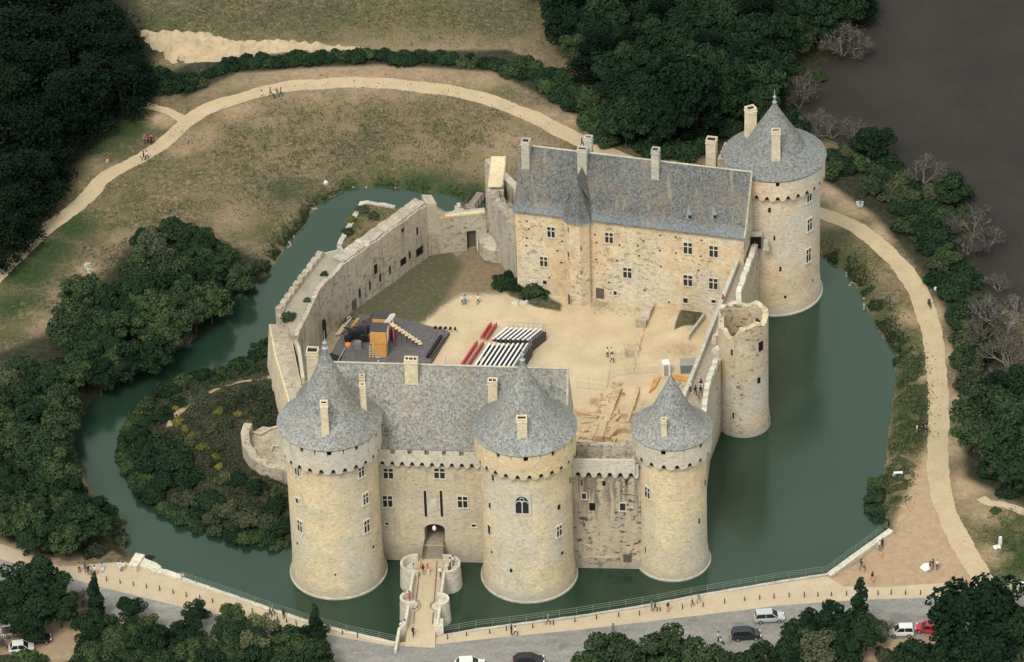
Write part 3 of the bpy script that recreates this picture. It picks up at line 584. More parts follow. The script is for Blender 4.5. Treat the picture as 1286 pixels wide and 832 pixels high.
def chimney(par, c, w, d, z0, z1, rz=0.0, pots=1, mat='st_chim'):
    mb = MB(); mb.box((c[0], c[1], z0), (w, d, z1 - z0), rz, top=0.96)
    mb.box((c[0], c[1], z1 - 0.35), (w + .12, d + .12, 0.14), rz)
    # hollow top: rim of four bars
    cs, sn = math.cos(rz), math.sin(rz)
    def off(x, y): return (c[0] + x * cs - y * sn, c[1] + x * sn + y * cs)
    t_ = .16
    for x, y, a, b_ in ((0, d / 2 - t_ / 2, w, t_), (0, -d / 2 + t_ / 2, w, t_), (w / 2 - t_ / 2, 0, t_, d - 2 * t_ - .01), (-w / 2 + t_ / 2, 0, t_, d - 2 * t_ - .01)):
        q = off(x, y); mb.box((q[0], q[1], z1 + .002), (a, b_, 0.3), rz)
    for i in range(pots - 1):
        q = off(-w / 2 + w * (i + 1) / pots, 0); mb.box((q[0], q[1], z1 + .002), (0.12, d - 2 * t_ - .02, 0.29), rz)
    o = mb.build('chimney', M[mat], par)
    f = MB(); f.box((c[0], c[1], z1 + .01), (w - 2 * t_ - .02, d - 2 * t_ - .02, 0.05), rz); f.build('flue', M['dark'], o)
    return o
def finial(par, c, z, h=3.2, s=1.0):
    mb = MB(); mb.lathe([(0.30 * s, -0.6), (0.24 * s, 0.2), (0.42 * s, 0.35), (0.42 * s, 0.5), (0.16 * s, 0.7), (0.14 * s, 1.1), (0.32 * s, 1.3), (0.30 * s, 1.45), (0.10 * s, 1.65), (0.06, 1.9), (0.035, h), (0.0, h + .05)], (c[0], c[1], z), 12)
    return mb.build('finial', M['lead'], par, smooth=50)

def round_tower(name, label, c, r, zb, ze, rout, prof, mats, narch, wins, base_r=None, chims=(), fin=None, crp=2.0, crt=0.16, slate='slate_t'):
    t = thing('tower', (c[0], c[1], 0), label, 'tower', 'round towers of the castle')
    base_r = base_r or r + 0.25
    mb = MB(); mb.lathe([(base_r + .15, -1.5), (base_r + .1, 0.7), (base_r, 1.0), (r + .04, 3.0), (r, 5.0), (r - .03, zb + 1.0), (r - .4, zb + 1.0), (r - .5, zb - 1)], c, 128); mb.build('wall', M[mats[0]], t, smooth=40)
    mb = MB(); mb.lathe([(base_r + .10, -0.6), (base_r + .32, -0.2), (base_r + .30, 0.22), (base_r + .12, 0.3)], c, 96); mb.build('footing', M['st_coping'], t, smooth=30)
    n = 240; per = TWO * rout; ring = circle(c, rout, 120); ln = sum(math.dist(ring[i], ring[(i + 1) % 120]) for i in range(120))
    pitch = ln / narch; cp = ln / (2 * round(ln / crp / 2))
    mb = MB(); mb.wall(ring, .34, arch_lo(zb, pitch, .66, .60, lobe=.22), crenel_hi(ze, cp, .62, .95, thin=crt), step=0.09, closed=True); mb.build('parapet', M[mats[1]], t)
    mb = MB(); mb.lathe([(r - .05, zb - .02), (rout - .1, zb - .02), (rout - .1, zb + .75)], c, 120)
    for i in range(0):   # corbels between the arches
        a = TWO * (i * pitch) / ln; continue
        d_ = rout - .35 - r + .1; q_ = (rout - .36 + r - .1) / 2
        mb.box((c[0] + q_ * math.cos(a), c[1] + q_ * math.sin(a), zb - .12), (d_, pitch - .86, 1.2), a)
        mb.box((c[0] + (r + rout - .1) / 2 * math.cos(a), c[1] + (r + rout - .1) / 2 * math.sin(a), zb - .34), (rout - r, .40, .24), a)
        mb.box((c[0] + (r * 1.6 + rout * .4) / 2 * math.cos(a), c[1] + (r * 1.6 + rout * .4) / 2 * math.sin(a), zb - .60), ((rout - r) * .55, .34, .26), a)
    mb.build('machicolation_shade_fill', M['dark'], t)  # solid near-black ring; its colour stands in for shade inside the arches
    mb = MB(); mb.lathe([(rout + .12, ze - .04), (rout + .14, ze + .10)] + [(a, ze + b_) for a, b_ in prof], c, 96, capb=True)
    ro = mb.build('roof', M[slate], t, smooth=28)
    for (px, ybase, ytop, w, d, k) in chims:
        # foot on the roof cone: search along the ray
        best = None
        dd = ray(px, ybase)
        for s in np.arange(620, 860, .05):
            p = CAM + dd * s; rr = math.hypot(p[0] - c[0], p[1] - c[1]); zz = None
            for (r1, z1), (r2, z2) in zip(prof[:-1], prof[1:]):
                if r2 <= rr <= r1: zz = ze + z1 + (z2 - z1) * (r1 - rr) / max(r1 - r2, 1e-6)
            if zz is not None and p[2] <= zz: best = p; break
        if best is None: best = CAM + dd * 735
        best = np.array([best[0], best[1] + d / 2, best[2]])
        lo, hi = best[2], best[2] + 15
        for _ in range(30):
            mm = (lo + hi) / 2
            if proj((best[0], best[1], mm))[1] > ytop: lo = mm
            else: hi = mm
        chimney(ro, best, w, d, best[2] - 1.0, lo - .3, rz=k)
    if fin: finial(ro, c, ze + prof[-1][1] - .2, *fin)
    for (px, py, w, h, kd) in wins:
        p, nn = ray_cyl(px, py, c, r + .01)
        window(t, p, nn, w, h, kd)
    return t

cA = P2(425.5, 716, 0); cB = P2(665, 720.5, 0); cC = P2(845.5, 702, 0); cN = P2(972, 363, 0); cR = P2(933.6, 530, 0)
profA = [(7.45, .15), (6.0, 1.25), (4.7, 2.55), (3.75, 3.9), (2.75, 6.2), (1.75, 8.5), (0.95, 10.4), (0.5, 11.6), (0.3, 12.3)]
profB = [(7.45, .15), (6.0, 1.25), (4.8, 2.5), (3.9, 3.7), (2.75, 5.8), (1.7, 8.0), (0.9, 9.6), (0.5, 10.5), (0.28, 11.2)]
profC = [(5.85, .15), (4.6, 1.1), (3.6, 2.1), (2.6, 3.6), (1.6, 5.7), (0.8, 7.5), (0.35, 8.5), (0.12, 8.9)]
profN = [(7.95, .15), (6.4, 1.0), (5.0, 1.85), (4.65, 2.0), (4.2, 2.7), (2.9, 4.7), (1.5, 7.0), (0.5, 8.7), (0.3, 9.2)]
round_tower('tower', 'large round tower left of the entrance bridge, its slate cone carrying two slender chimneys', cA, 6.5, 22.7, 26.6, 7.22, profA, ('st_front', 'st_pale'), 27,
  [(373.5, 590.5, .95, 1.8, 'cross'), (453.5, 592.6, .95, 1.8, 'cross'), (373.5, 629, .55, .9, 'frame'), (459, 626.6, .95, 1.8, 'cross'), (377, 661, .95, 1.9, 'cross'), (460.4, 661, 1.0, 2.1, 'cross'), (373.5, 682.5, .3, .35, 'hole'), (468.8, 687, .35, .4, 'hole'), (421, 722, .25, .3, 'hole')],
  chims=((409, 547, 505, 1.05, 1.0, .0), (456.5, 514, 482, .8, .9, .15)), fin=(3.4, 1.15))
tB = round_tower('tower', 'large round tower right of the entrance bridge with a pointed chapel window', cB, 6.45, 22.3, 26.2, 7.2, profB, ('st_front', 'st_warm'), 27,
  [(615, 635, .35, .8, 'hole'), (702, 637, .45, .75, 'hole'), (615, 665.6, .7, 1.7, 'frame'), (702, 667, .95, 1.8, 'cross'), (706, 694.7, .4, .45, 'hole'), (617.8, 693.5, .3, .35, 'hole'), (642, 716.7, .35, .6, 'hole'), (619, 600.5, .3, .9, 'hole'), (716, 603.5, .3, .9, 'hole')],
  chims=((656, 551, 524, 1.45, 1.1, .0),), fin=(2.6, 1.0), crt=.12)
round_tower('tower', 'smaller round tower with steep slate cone at the right end of the entrance front', cC, 4.9, 20.3, 23.5, 5.65, profC, ('st_front', 'st_pale'), 19,
  [(813.4, 619, .95, 1.8, 'cross'), (878, 654.5, .25, .8, 'hole'), (810.7, 691, .2, 1.0, 'hole'), (885.5, 606, .25, .9, 'hole')], chims=((834, 549, 526, .8, .8, .0),), fin=(.6, .35), crp=3.0)
tN = round_tower('tower', 'tall round tower at the back right corner of the castle, nearest the lagoon', cN, 7.05, 21.6, 24.9, 7.75, profN, ('st_keep', 'st_keep'), 30,
  [(1016, 246.3, 1.0, 2.1, 'cross'), (1016.5, 282.4, 1.0, 2.2, 'cross'), (1015, 321, 1.0, 2.4, 'cross'), (966.4, 264.3, .4, .8, 'hole'), (972.5, 299.3, .25, .8, 'hole'), (980, 338, .3, .8, 'hole'), (986, 373, .35, .5, 'hole'), (1020.5, 352, .2, .5, 'hole')],
  chims=((974.5, 203, 163, 1.35, 1.0, .0), (943, 168, 135, 1.5, 1.3, .4)), fin=(2.6, .9), crp=9.0, crt=.3, slate='slate_n')
# chapel window of tower B: square surround, pointed arch with two lights and a quatrefoil head
def chapel(par):
    p, n = ray_cyl(655.7, 633, cB, 6.46); mb = MB(); obox(mb, p, n, 1.25, 1.9, -0.3, 0.08, cz=-.05); o = mb.build('chapel_window', M['st_pale'], par)
    tt, nn, k = basis(n)
    def arch(cu, cz, w, h, d, mb):
        pts = [(-w, -h), (w, -h), (w, h * .15)] + [(w * math.cos(a), h * .15 + h * .85 * math.sin(a) ** .9) for a in np.linspace(.15, math.pi - .15, 13)] + [(-w, h * .15)]
        mb.add([p + tt * (cu + a) + k * (cz + b_) + nn * d for a, b_ in pts] , [tuple(range(len(pts)))])
    g = MB(); arch(0, -.15, .92, 1.45, .10, g); g.build('pane', M['glass'], o)
    f = MB(); obox(f, p, n, .07, 1.0, .09, .17, cz=-.6)
    for a in np.linspace(0, math.pi, 9)[:-1]:
        for s in (-.43, .43):
            q0 = p + tt * (s + .4 * math.cos(a)) + k * (.15 + .4 * math.sin(a)) + nn * .14; a2 = a + math.pi / 8; q1 = p + tt * (s + .4 * math.cos(a2)) + k * (.15 + .4 * math.sin(a2)) + nn * .14; f.tube(q0, q1, .06, n=4)
    for a in np.linspace(0, TWO, 11)[:-1]:
        q0 = p + tt * (.30 * math.cos(a)) + k * (.82 + .30 * math.sin(a)) + nn * .14; a2 = a + TWO / 10; q1 = p + tt * (.30 * math.cos(a2)) + k * (.82 + .30 * math.sin(a2)) + nn * .14; f.tube(q0, q1, .05, n=4)
    f.build('tracery', M['frame'], o)
chapel(tB)

# ---- entrance dwelling between the two big towers
FA = P2(483, 703, 0); FB = P2(607, 707, 0); FD = (FB - FA) / np.linalg.norm(FB - FA); FN = np.array([-FD[1], FD[0]])    # FN points to the court
def fpt(u, v, z=None): q = FA + FD * u + FN * v; return q if z is None else v3(q, z)
def fu(px, py):   # wall coordinate (u, z) of a pixel on the front face
    q = ray_plane(px, py, v3(FA, 0), v3(-FN, 0)); return (q[:2] - FA) @ FD, q[2]
LOG = thing('dwelling', v3(fpt(7, 6), 0), 'entrance dwelling with grey slate roof above the drawbridge gate between the two big front towers', 'building')
u0g, _ = fu(533.7, 683); u1g, _ = fu(559.5, 683); zf = 3.0; gtop = fu(546, 658.5)[1]; gspr = fu(546, 665)[1]; ue = 26.8; uw = -9.5
mb = MB()
a, b_ = fpt(uw, 0), fpt(u0g, 0); mb.wall([a, b_], 1.6, lambda s: -1.5, lambda s: 20.2, 1.0); mb.wall([fpt(u1g, 0), fpt(ue, 0)], 1.6, lambda s: -1.5, lambda s: 20.2, 1.0)
wdt = u1g - u0g
def garch(s): x = (s - wdt / 2) / (wdt / 2); return gspr + (gtop - gspr) * math.sqrt(max(0, 1 - x * x))
mb.wall([fpt(u0g, 0), fpt(u1g, 0)], 1.6, garch, lambda s: 20.2, .12); mb.wall([fpt(u0g, 0), fpt(u1g, 0)], 1.6, lambda s: -1.5, lambda s: zf - .05, .8)
mb.wall([fpt(ue, 1.6), fpt(ue, 12)], 1.0, lambda s: -1.5, lambda s: 20.2, 1.0)      # right gable wall
mb.wall([fpt(ue, 12), fpt(uw, 12)], 1.0, lambda s: 1.0, lambda s: 20.2, 1.0)        # court wall
mb.wall([fpt(uw, 12), fpt(uw, 1.6)], 1.0, lambda s: -1.5, lambda s: 20.2, 1.0)
# gable triangle on the right
zr = 30.45
def tri(u, th, mb):
    g = [fpt(u, .3), fpt(u, 6), fpt(u, 11.7)]; zz = (20.2, zr - .15, 20.2)
    vs = [v3(q, z) for q, z in zip(g, zz)] + [v3(q - FD * th, z) for q, z in zip(g, zz)]
    mb.add(vs, [(0, 1, 2), (5, 4, 3), (0, 3, 4, 1), (1, 4, 5, 2), (2, 5, 3, 0)])
tri(ue + .0, .8, mb)
mb.build('wall', M['st_grey'], LOG)
# machicolated parapet on the front
ring = [fpt(-1.6, -.62), fpt(14.6, -.62)]
mb = MB(); mb.wall(ring, .28, arch_lo(17.6, 1.42, .62, .55, lobe=.2), crenel_hi(20.2, 2.45, .62, .8, thin=.62), step=.09)
for i in range(12):
    q = fpt(-1.6 + i * 1.42, -.165); mb.box((q[0], q[1], 17.5), (.62, .33, 1.2), math.atan2(FD[1], FD[0])); q = fpt(-1.6 + i * 1.42, -.28); mb.box((q[0], q[1], 17.24), (.4, .56, .24), math.atan2(FD[1], FD[0])); q = fpt(-1.6 + i * 1.42, -.15); mb.box((q[0], q[1], 16.98), (.34, .3, .26), math.atan2(FD[1], FD[0]))
mb.build('parapet', M['st_pale'], LOG)
mb = MB(); mb.wall([fpt(-1.6, -.54), fpt(14.6, -.54)], .5, lambda s: 17.58, lambda s: 18.4, 2); mb.build('machicolation_shade_fill', M['dark'], LOG)  # near-black strip behind the arches, their inner shade put in as colour
mb = MB()   # slate roof with hipped left end and right gable, eaves a little proud
e = [fpt(-13.2, -.55, 20.4), fpt(ue - .2, -.55, 20.4), fpt(ue - .2, 12.4, 20.4), fpt(-13.2, 12.4, 20.4), fpt(-8.6, 6, zr), fpt(ue - .2, 6, zr)]
dn = [q - np.array([0, 0, .3]) for q in e]
mb.add(e + dn, [(0, 1, 5, 4), (2, 3, 4, 5), (3, 0, 4), (1, 2, 5), (6, 7, 1, 0), (7, 8, 2, 1), (8, 9, 3, 2), (9, 6, 0, 3), (6, 9, 8, 7)])
RF = mb.build('roof', M['slate'], LOG)
mb = MB(); mb.tube(e[4] + [0, 0, .05], e[5] + [0, 0, .05], .16, n=6); q0 = fpt(ue - .05, -.3, 20.55); q1 = fpt(ue - .05, 6, zr + .1); mb.tube(q0, q1, .17, n=5)
mb.build('ridge', M['st_coping'], RF)
nF = np.array([-FN[0] * (zr - 20.4), -FN[1] * (zr - 20.4), 6.35]); nF /= np.linalg.norm(nF)
def roof_chim(par, px, yb, yt, w, d, p0, n, rz, pots=1, mat='st_chim'):
    q = ray_plane(px, yb, p0, n); q = q + np.array([0, d / 2, 0]); lo, hi = q[2], q[2] + 15
    for _ in range(30):
        mm = (lo + hi) / 2
        if proj((q[0], q[1], mm))[1] > yt: lo = mm
        else: hi = mm
    return chimney(par, q, w, d, q[2] - 1.5, lo - .3, rz, pots, mat)
rzF = math.atan2(FD[1], FD[0])
roof_chim(RF, 517.5, 482, 450, 1.9, 1.1, e[0], nF, rzF, 3)
roof_chim(RF, 619.5, 505, 477, 1.35, 1.1, e[0], nF, rzF, 2)
roof_chim(RF, 455, 480, 471, .8, .8, e[0], nF, rzF, 1)
q = fpt(-9.7, 7.0); chimney(LOG, q, 1.7, 1.5, 22, 31.6, rzF, 1)
for px in (475, 560, 669):      # small cross and weather vanes on the ridge
    u = fu(px, 460)[0]; u = (P(px, 458, zr)[:2] - FA) @ FD; q = fpt(u, 6); v = MB(); v.tube(v3(q, zr), v3(q, zr + 1.7), .05, .03); v.tube(v3(q, zr + 1.1) - v3(FD, 0) * .4, v3(q, zr + 1.1) + v3(FD, 0) * .4, .04); v.lathe([(.0, .3), (.2, .45), (.0, .7)], v3(q, zr), 8); v.build('ridge_finial', M['lead'], RF)
nf = v3(-FN, 0)
for (px, py, w, h, kd) in [(487.7, 594.5, 1.35, 1.75, 'cross'), (552, 594.5, 1.5, 1.75, 'cross'), (486.8, 629.6, 1.35, 1.95, 'cross'), (581, 630.5, 1.35, 1.95, 'cross'), (486, 657.5, .5, .45, 'frame'), (595, 660, .6, .45, 'frame')]:
    window(LOG, ray_plane(px, py, v3(FA, 0), nf), nf, w, h, kd)
for px in (534.3, 554.4):
    p0 = ray_plane(px, 616.5, v3(FA, 0), nf); p1 = ray_plane(px, 649, v3(FA, 0), nf); mb = MB(); obox(mb, (p0 + p1) / 2, nf, .19, (p0[2] - p1[2]) / 2, -.4, .03); mb.build('drawbridge_slot', M['dark'], LOG)
    f = MB(); obox(f, (p0 + p1) / 2, nf, .26, (p0[2] - p1[2]) / 2 + .07, -.4, .015); f.build('slot_surround', M['frame'], LOG)
mb = MB(); p = ray_plane(544.3, 634, v3(FA, 0), nf); obox(mb, p, nf, .55, .9, -.1, .10); obox(mb, p, nf, .4, .7, .1, .16, cz=.0); mb.build('carved_panel', M['st_pale'], LOG)
mb = MB(); mb.wall([fpt(u0g + .02, 1.62), fpt(u0g + .02, 11)], -.15 if False else .15, lambda s: zf - .1, lambda s: 7.2, 2); mb.build('gate_passage', M['st_ruin'], LOG)
mb = MB(); a0 = fpt(u0g, .1); mb.prism([fpt(u0g, .02), fpt(u1g, .02), fpt(u1g, 11.5), fpt(u0g, 11.5)], 2.6, zf); mb.build('passage_floor', M['tread'], LOG)
mb = MB(); q = fpt((u0g + u1g) / 2, -.25, gtop - .45); mb.lathe([(.12, .3), (.3, .0), (.26, -.35), (.0, -.4)], q, 10, capb=True); mb.build('gate_lantern', M['white'], LOG)

# ---- curtain wall between the middle and right front towers (pitted, machicolated)
GA = P2(715, 711.2, 0); GB = P2(808, 713, 0); GD = (GB - GA) / np.linalg.norm(GB - GA); GN = np.array([-GD[1], GD[0]]); gl = np.linalg.norm(GB - GA)
def gpt(u, v, z=None): q = GA + GD * u + GN * v; return q if z is None else v3(q, z)
CW = thing('curtain_wall', v3(gpt(gl / 2, 1.5), 0), 'pitted and blackened curtain wall with machicolated parapet between the middle and right front towers', 'wall', 'curtain walls')
mb = MB(); mb.wall([gpt(-1, 0), gpt(gl + 1, 0)], 3.4, lambda s: -1.5, lambda s: 18.0, .8)
mb.wall([gpt(-1, -.35), gpt(gl + 1, -.35)], .36, lambda s: -1.5, lambda s: 1.9, .8); mb.build('wall', M['st_pit'], CW)
mb = MB(); mb.wall([gpt(-.6, -.62), gpt(gl - .9, -.62)], .32, arch_lo(16.75, 1.5, .7, .6, lobe=.2), lambda s: 19.55, step=.09)
for i in range(9):
    q = gpt(-.6 + i * 1.5, -.15); mb.box((q[0], q[1], 16.6), (.62, .31, 1.9), math.atan2(GD[1], GD[0])); q = gpt(-.6 + i * 1.5, -.28); mb.box((q[0], q[1], 16.35), (.42, .56, .26), math.atan2(GD[1], GD[0]))
mb.build('parapet', M['st_pale'], CW)
mb = MB(); mb.wall([gpt(-.55, -.54), gpt(gl - .95, -.54)], .5, lambda s: 16.73, lambda s: 17.6, 2); mb.build('machicolation_shade_fill', M['dark'], CW)  # closed dark strip: shade under the parapet arches given by colour
mb = MB(); mb.wall([gpt(0, 2.4), gpt(gl + .5, 2.4)], .8, lambda s: 17.5, lambda s: 19.9, .8); mb.build('rear_parapet', M['st_ruin'], CW)
ng = v3(-GN, 0)
for (px, py, w, h, kd) in [(730.8, 606.4, .18, .9, 'hole'), (758.4, 607, .4, .8, 'hole'), (787, 606, .18, .9, 'hole'), (733.5, 623, .6, 1.0, 'frame'), (743.7, 636.5, .85, 1.3, 'hole'), (782, 636.5, .8, 1.3, 'frame'), (733.5, 659.6, .2, .45, 'hole')]: window(CW, ray_plane(px, py, v3(GA, 0), ng), ng, w, h, kd)
mb = MB(); p = ray_plane(788, 702, v3(GA - GN * .35, 0), ng); obox(mb, p, ng, .6, .62, -.3, .03); mb.build('blocked_opening', M['wood_door'], CW)

# ---- east rampart with walkway, from the right front tower to the keep tower
EI = [P2(859.7, 500, 14.1) + np.array([-1.0, -12.0]), P2(859.7, 500, 14.1), P2(927.5, 328.7, 14.1)]; 
ES = thing('rampart', v3((EI[1] + EI[2]) / 2, 0), 'long right hand rampart with a paved wall walk between two parapets', 'wall', 'curtain walls')
outer = [np.array([26.0, -56.0]), P2(892, 579, 0), P2(904.5, 545, 0), np.array([34.6, -12.0]), np.array([38.6, 3.5])]
inner = [EI[0], EI[1], EI[2] , np.array([35.4, -1.0]), np.array([36.0, 4.0])]
mb = MB(); poly = [tuple(q) for q in outer] + [tuple(q) for q in reversed(inner)]
mb.prism([(x, y) for x, y in poly], -1.5, 12.9, bot=None); mb.build('wall', M['st_ruin_tower'], ES)
mb = MB(); tp = [tuple(q) for q in [outer[0] + [-.7, 0], outer[1] + [-.8, 0], outer[2] + [-.8, 0], outer[3] + [-.8, 0], outer[4] + [-.8, 0]]] + [tuple(q) for q in reversed(inner)]
mb.prism(tp, 12.85, 13.0); mb.build('wall_walk', M['tread'], ES)
rgE = random.Random(3)
mb = MB(); mb.wall([EI[0] + (EI[1] - EI[0]) * .35, EI[1], EI[2] + (EI[2] - EI[1]) * .012], -.0 + .55, lambda s: 2.5, lambda s: 14.1, .8); mb.build('inner_parapet', M['st_coping'], ES)
def ragged(base, amp, seed, sc=1.2):
    r = random.Random(seed); T = [r.uniform(-1, 1) for _ in range(400)]
    def f(s): x = s / sc; i = int(x); k = x - i; return base + amp * (T[i % 400] * (1 - k) + T[(i + 1) % 400] * k) + amp * .35 * T[(int(s / .35) * 7) % 400]
    return f
def cren(base, dep, pitch, gap, f=None):
    return lambda s: (f(s) if f else base) - (dep if (s % pitch) < gap else 0)
mb = MB(); mb.wall([outer[0], outer[1], outer[2]], .75, lambda s: 12.5, cren(14.3, .8, 2.1, .6, ragged(14.3, .15, 5)), .2)
mb.build('outer_parapet', M['st_pale'], ES)
mb = MB(); mb.wall([np.array([34.3, -21.5]), outer[3], outer[4]], .8, lambda s: 12.5, ragged(14.1, .45, 6), .2); mb.build('outer_parapet', M['st_pale'], ES)
mb = MB(); rz_ = random.Random(6)
for i in range(16): q = P2(rz_.uniform(899, 908), rz_.uniform(412, 440), 14.0); mb.box((q[0], q[1], 12.9), (rz_.uniform(.6, 1.5), rz_.uniform(.6, 1.4), rz_.uniform(.6, 1.6)), rz_.uniform(0, 3), top=.7)
mb.build('broken_shoulder', M['st_pale'], ES)
mb = MB(); q = P2(949, 311, 13.0); mb.box((q[0], q[1], 13.0), (1.6, .8, 2.3)); mb.build('doorway', M['dark'], ES)
mb = MB(); mb.box((q[0] + 1.5, q[1] - .6, 13.0), (1.0, 1.0, 1.6), top=.7); mb.box((q[0], q[1], 15.302), (2.0, 1.1, .3)); mb.build('door_jambs', M['st_coping'], ES)

# ---- ruined half round tower on the east side
RT_ = thing('ruined_tower', (cR[0], cR[1], 0), 'roofless round tower with broken hollow top, bulging from the right rampart into the moat', 'tower')
def rimz(s):
    a = (s / 3.7)  # angle
    return 19.6 + .35 * math.sin(a * 3.1) + .25 * math.sin(a * 7.3 + 1) - (2.2 * math.exp(-((a - 4.15) / .45) ** 2)) - (1.6 * math.exp(-((a - 3.3) / .35) ** 2))
mb = MB(); mb.lathe([(4.15, -1.5), (4.05, .6), (3.9, 1.6), (3.75, 3.5), (3.7, 14.0)], cR, 80)
mb.build('wall', M['st_ruin_tower'], RT_, smooth=40)
mb = MB(); mb.wall(circle(cR, 3.705, 90), .85, lambda s: 12.0, rimz, .15, closed=True)
mb.build('broken_rim', M['st_ruin_tower'], RT_)
mb = MB(); mb.lathe([(2.95, 13.4), (0.01, 13.0)], cR, 24, jit=.15)
for i in range(26):
    a = random.uniform(0, TWO); r_ = random.uniform(.2, 2.4); mb.box((cR[0] + r_ * math.cos(a), cR[1] + r_ * math.sin(a), 13.0), (random.uniform(.3, .9), random.uniform(.3, .8), random.uniform(.2, .9)), a)
mb.build('rubble_fill', M['st_top'], RT_); mb = MB()
for i in range(14):   # rubble ledge on the front lip
    a = random.uniform(4.3, 5.6); r_ = random.uniform(2.2, 3.1); mb.box((cR[0] + r_ * math.cos(a), cR[1] + r_ * math.sin(a), 17.5), (random.uniform(.7, 1.3), random.uniform(.6, 1.0), random.uniform(1.0, 1.9)), a, top=.7)
mb.build('broken_ledge', M['st_ruin_tower'], RT_)
for px, py in ((919, 443), (921, 522)):
    p, n = ray_cyl(px, py, cR, 3.76); window(RT_, p, n, .25, 1.0, 'hole')
for px, py, s in ((955.5, 435, .8), (953, 478, .5)):
    p, n = ray_cyl(px, py, cR, 3.74); mb = MB(); obox(mb, p, n, s * .5, s, -.3, .04); mb.build('hole', M['dark'], RT_)

# ---- north dwelling (long slate roofed house on the far side of the court)
ZE = 18.2
HL = P2(647, 263, ZE); HR = P2(934, 298, ZE); HD = (HR - HL) / np.linalg.norm(HR - HL); HN = np.array([-HD[1], HD[0]]); hl = np.linalg.norm(HR - HL)
def hpt(u, v, z=None): q = HL + HD * u + HN * v; return q if z is None else v3(q, z)
HO = thing('dwelling', v3(hpt(hl / 2, 5), 3), 'long dwelling with dark streaked slate roof and stair turret on the far courtyard side', 'building')
mb = MB(); mb.prism([hpt(0, 0), hpt(hl, 0), hpt(hl, 10), hpt(0, 10)], 0, ZE)
zrH = ZE + 8.55
for u, s in ((.0, 1), (hl, -1)):
    g = [hpt(u, .15), hpt(u, 1.0), hpt(u, 5), hpt(u, 9.0), hpt(u, 9.85)]; zz = (ZE - .01, ZE + .82, zrH - .42, ZE + .82, ZE - .01); vs = [v3(q, z) for q, z in zip(g, zz)] + [v3(q + HD * .8 * s, z) for q, z in zip(g, zz)]
    mb.add(vs, [(0, 1, 2, 3, 4) if s < 0 else (4, 3, 2, 1, 0), (9, 8, 7, 6, 5) if s < 0 else (5, 6, 7, 8, 9)] + [(k, k + 5, k + 6, k + 1) for k in range(4)])
mb.build('wall', M['st_house'], HO)
mb = MB()    # roof, flared at the eaves
pr = [(-.45, ZE - .05), (.9, ZE + 1.15), (5, zrH), (9.1, ZE + 1.15), (10.45, ZE - .05)]
K = 40; vs = []
for i in range(K + 1):
    for v, z in pr: vs.append(hpt(-.25 + (hl + .4) * i / K, v, z + random.uniform(-.03, .03)))
for i in range(K + 1):
    for v, z in pr: vs.append(hpt(-.25 + (hl + .4) * i / K, v, z - .25))
n5 = 5; off = (K + 1) * n5
fs = [(i * n5 + j, (i + 1) * n5 + j, (i + 1) * n5 + j + 1, i * n5 + j + 1) for i in range(K) for j in range(4)]
fs += [(off + i * n5 + j + 1, off + (i + 1) * n5 + j + 1, off + (i + 1) * n5 + j, off + i * n5 + j) for i in range(K) for j in range(4)]
fs += [(off + i * n5, off + (i + 1) * n5, (i + 1) * n5, i * n5) for i in range(K)] + [(j, j + 1, off + j + 1, off + j) for j in range(4)] + [(off + K * n5 + j, off + K * n5 + j + 1, K * n5 + j + 1, K * n5 + j) for j in range(4)]
mb.add(vs, fs); HRF = mb.build('roof', M['slate_h'], HO)
mb = MB(); mb.tube(hpt(-.3, 5, zrH + .03), hpt(hl + .2, 5, zrH + .03), .15); mb.tube(hpt(hl + .18, -.4, ZE + .05), hpt(hl + .18, .9, ZE + 1.22), .15, n=5); mb.tube(hpt(hl + .18, .9, ZE + 1.22), hpt(hl + .18, 5, zrH + .05), .15, n=5); mb.build('ridge', M['st_coping'], HRF)
pA, pB = hpt(0, .9, ZE + 1.15), hpt(0, 5, zrH); dd = pB - pA; nH = np.cross(v3(HD, 0), dd); nH /= np.linalg.norm(nH)
rzH = math.atan2(HD[1], HD[0])
for (px, yb, yt, w, d) in ((661.5, 213, 176, 1.25, 1.3), (732.3, 219, 186, 1.5, 1.1), (824, 226, 187, 1.2, 1.2)): roof_chim(HRF, px, yb, yt, w, d, pA, nH, rzH, 1, 'st_coping')
q = P2(736, 204, zrH - 1); q = hpt((P2(735.5, 196, zrH)[:2] - HL) @ HD, 6.0); chimney(HRF, q, 1.2, 1.0, zrH - 2, zrH + 2.0, rzH, 1, 'st_coping')
for px in (866, 897.5):      # two tiny dormer vents
    q = ray_plane(px, 272, pA, nH); mb = MB(); mb.box((q[0], q[1] + .2, q[2] - .3), (.7, 1.2, .9), rzH); mb.build('roof_vent', M['lead'], HRF)
    mb = MB(); mb.add([q + np.array([-.42, -.5, .6]), q + np.array([.42, -.5, .6]), q + np.array([0, -.45, 1.3]), q + np.array([0, 1.6, 1.6]), q + np.array([-.42, 1.0, .6]), q + np.array([.42, 1.0, .6])], [(0, 1, 2), (0, 2, 3, 4), (1, 5, 3, 2)]); mb.build('vent_hood', M['lead'], HRF)
    mb = MB(); mb.box((q[0], q[1] - .44, q[2] - .1), (.4, .06, .55), rzH); mb.build('vent_opening', M['dark'], HRF)
nh = v3(-HN, 0); hp0 = v3(HL, 0)
for (px, py, w, h) in [(692.2, 291.7, 1.15, 1.85), (765, 298.8, 1.2, 1.85), (864, 311.8, 1.3, 2.0), (896.3, 316, 1.3, 2.0), (683, 328.7, 1.15, 1.75), (788, 342.7, 1.3, 1.85), (864, 352.4, 1.35, 1.95), (896, 356.5, 1.3, 1.95)]: window(HO, ray_plane(px, py, hp0, nh), nh, w, h, 'cross')
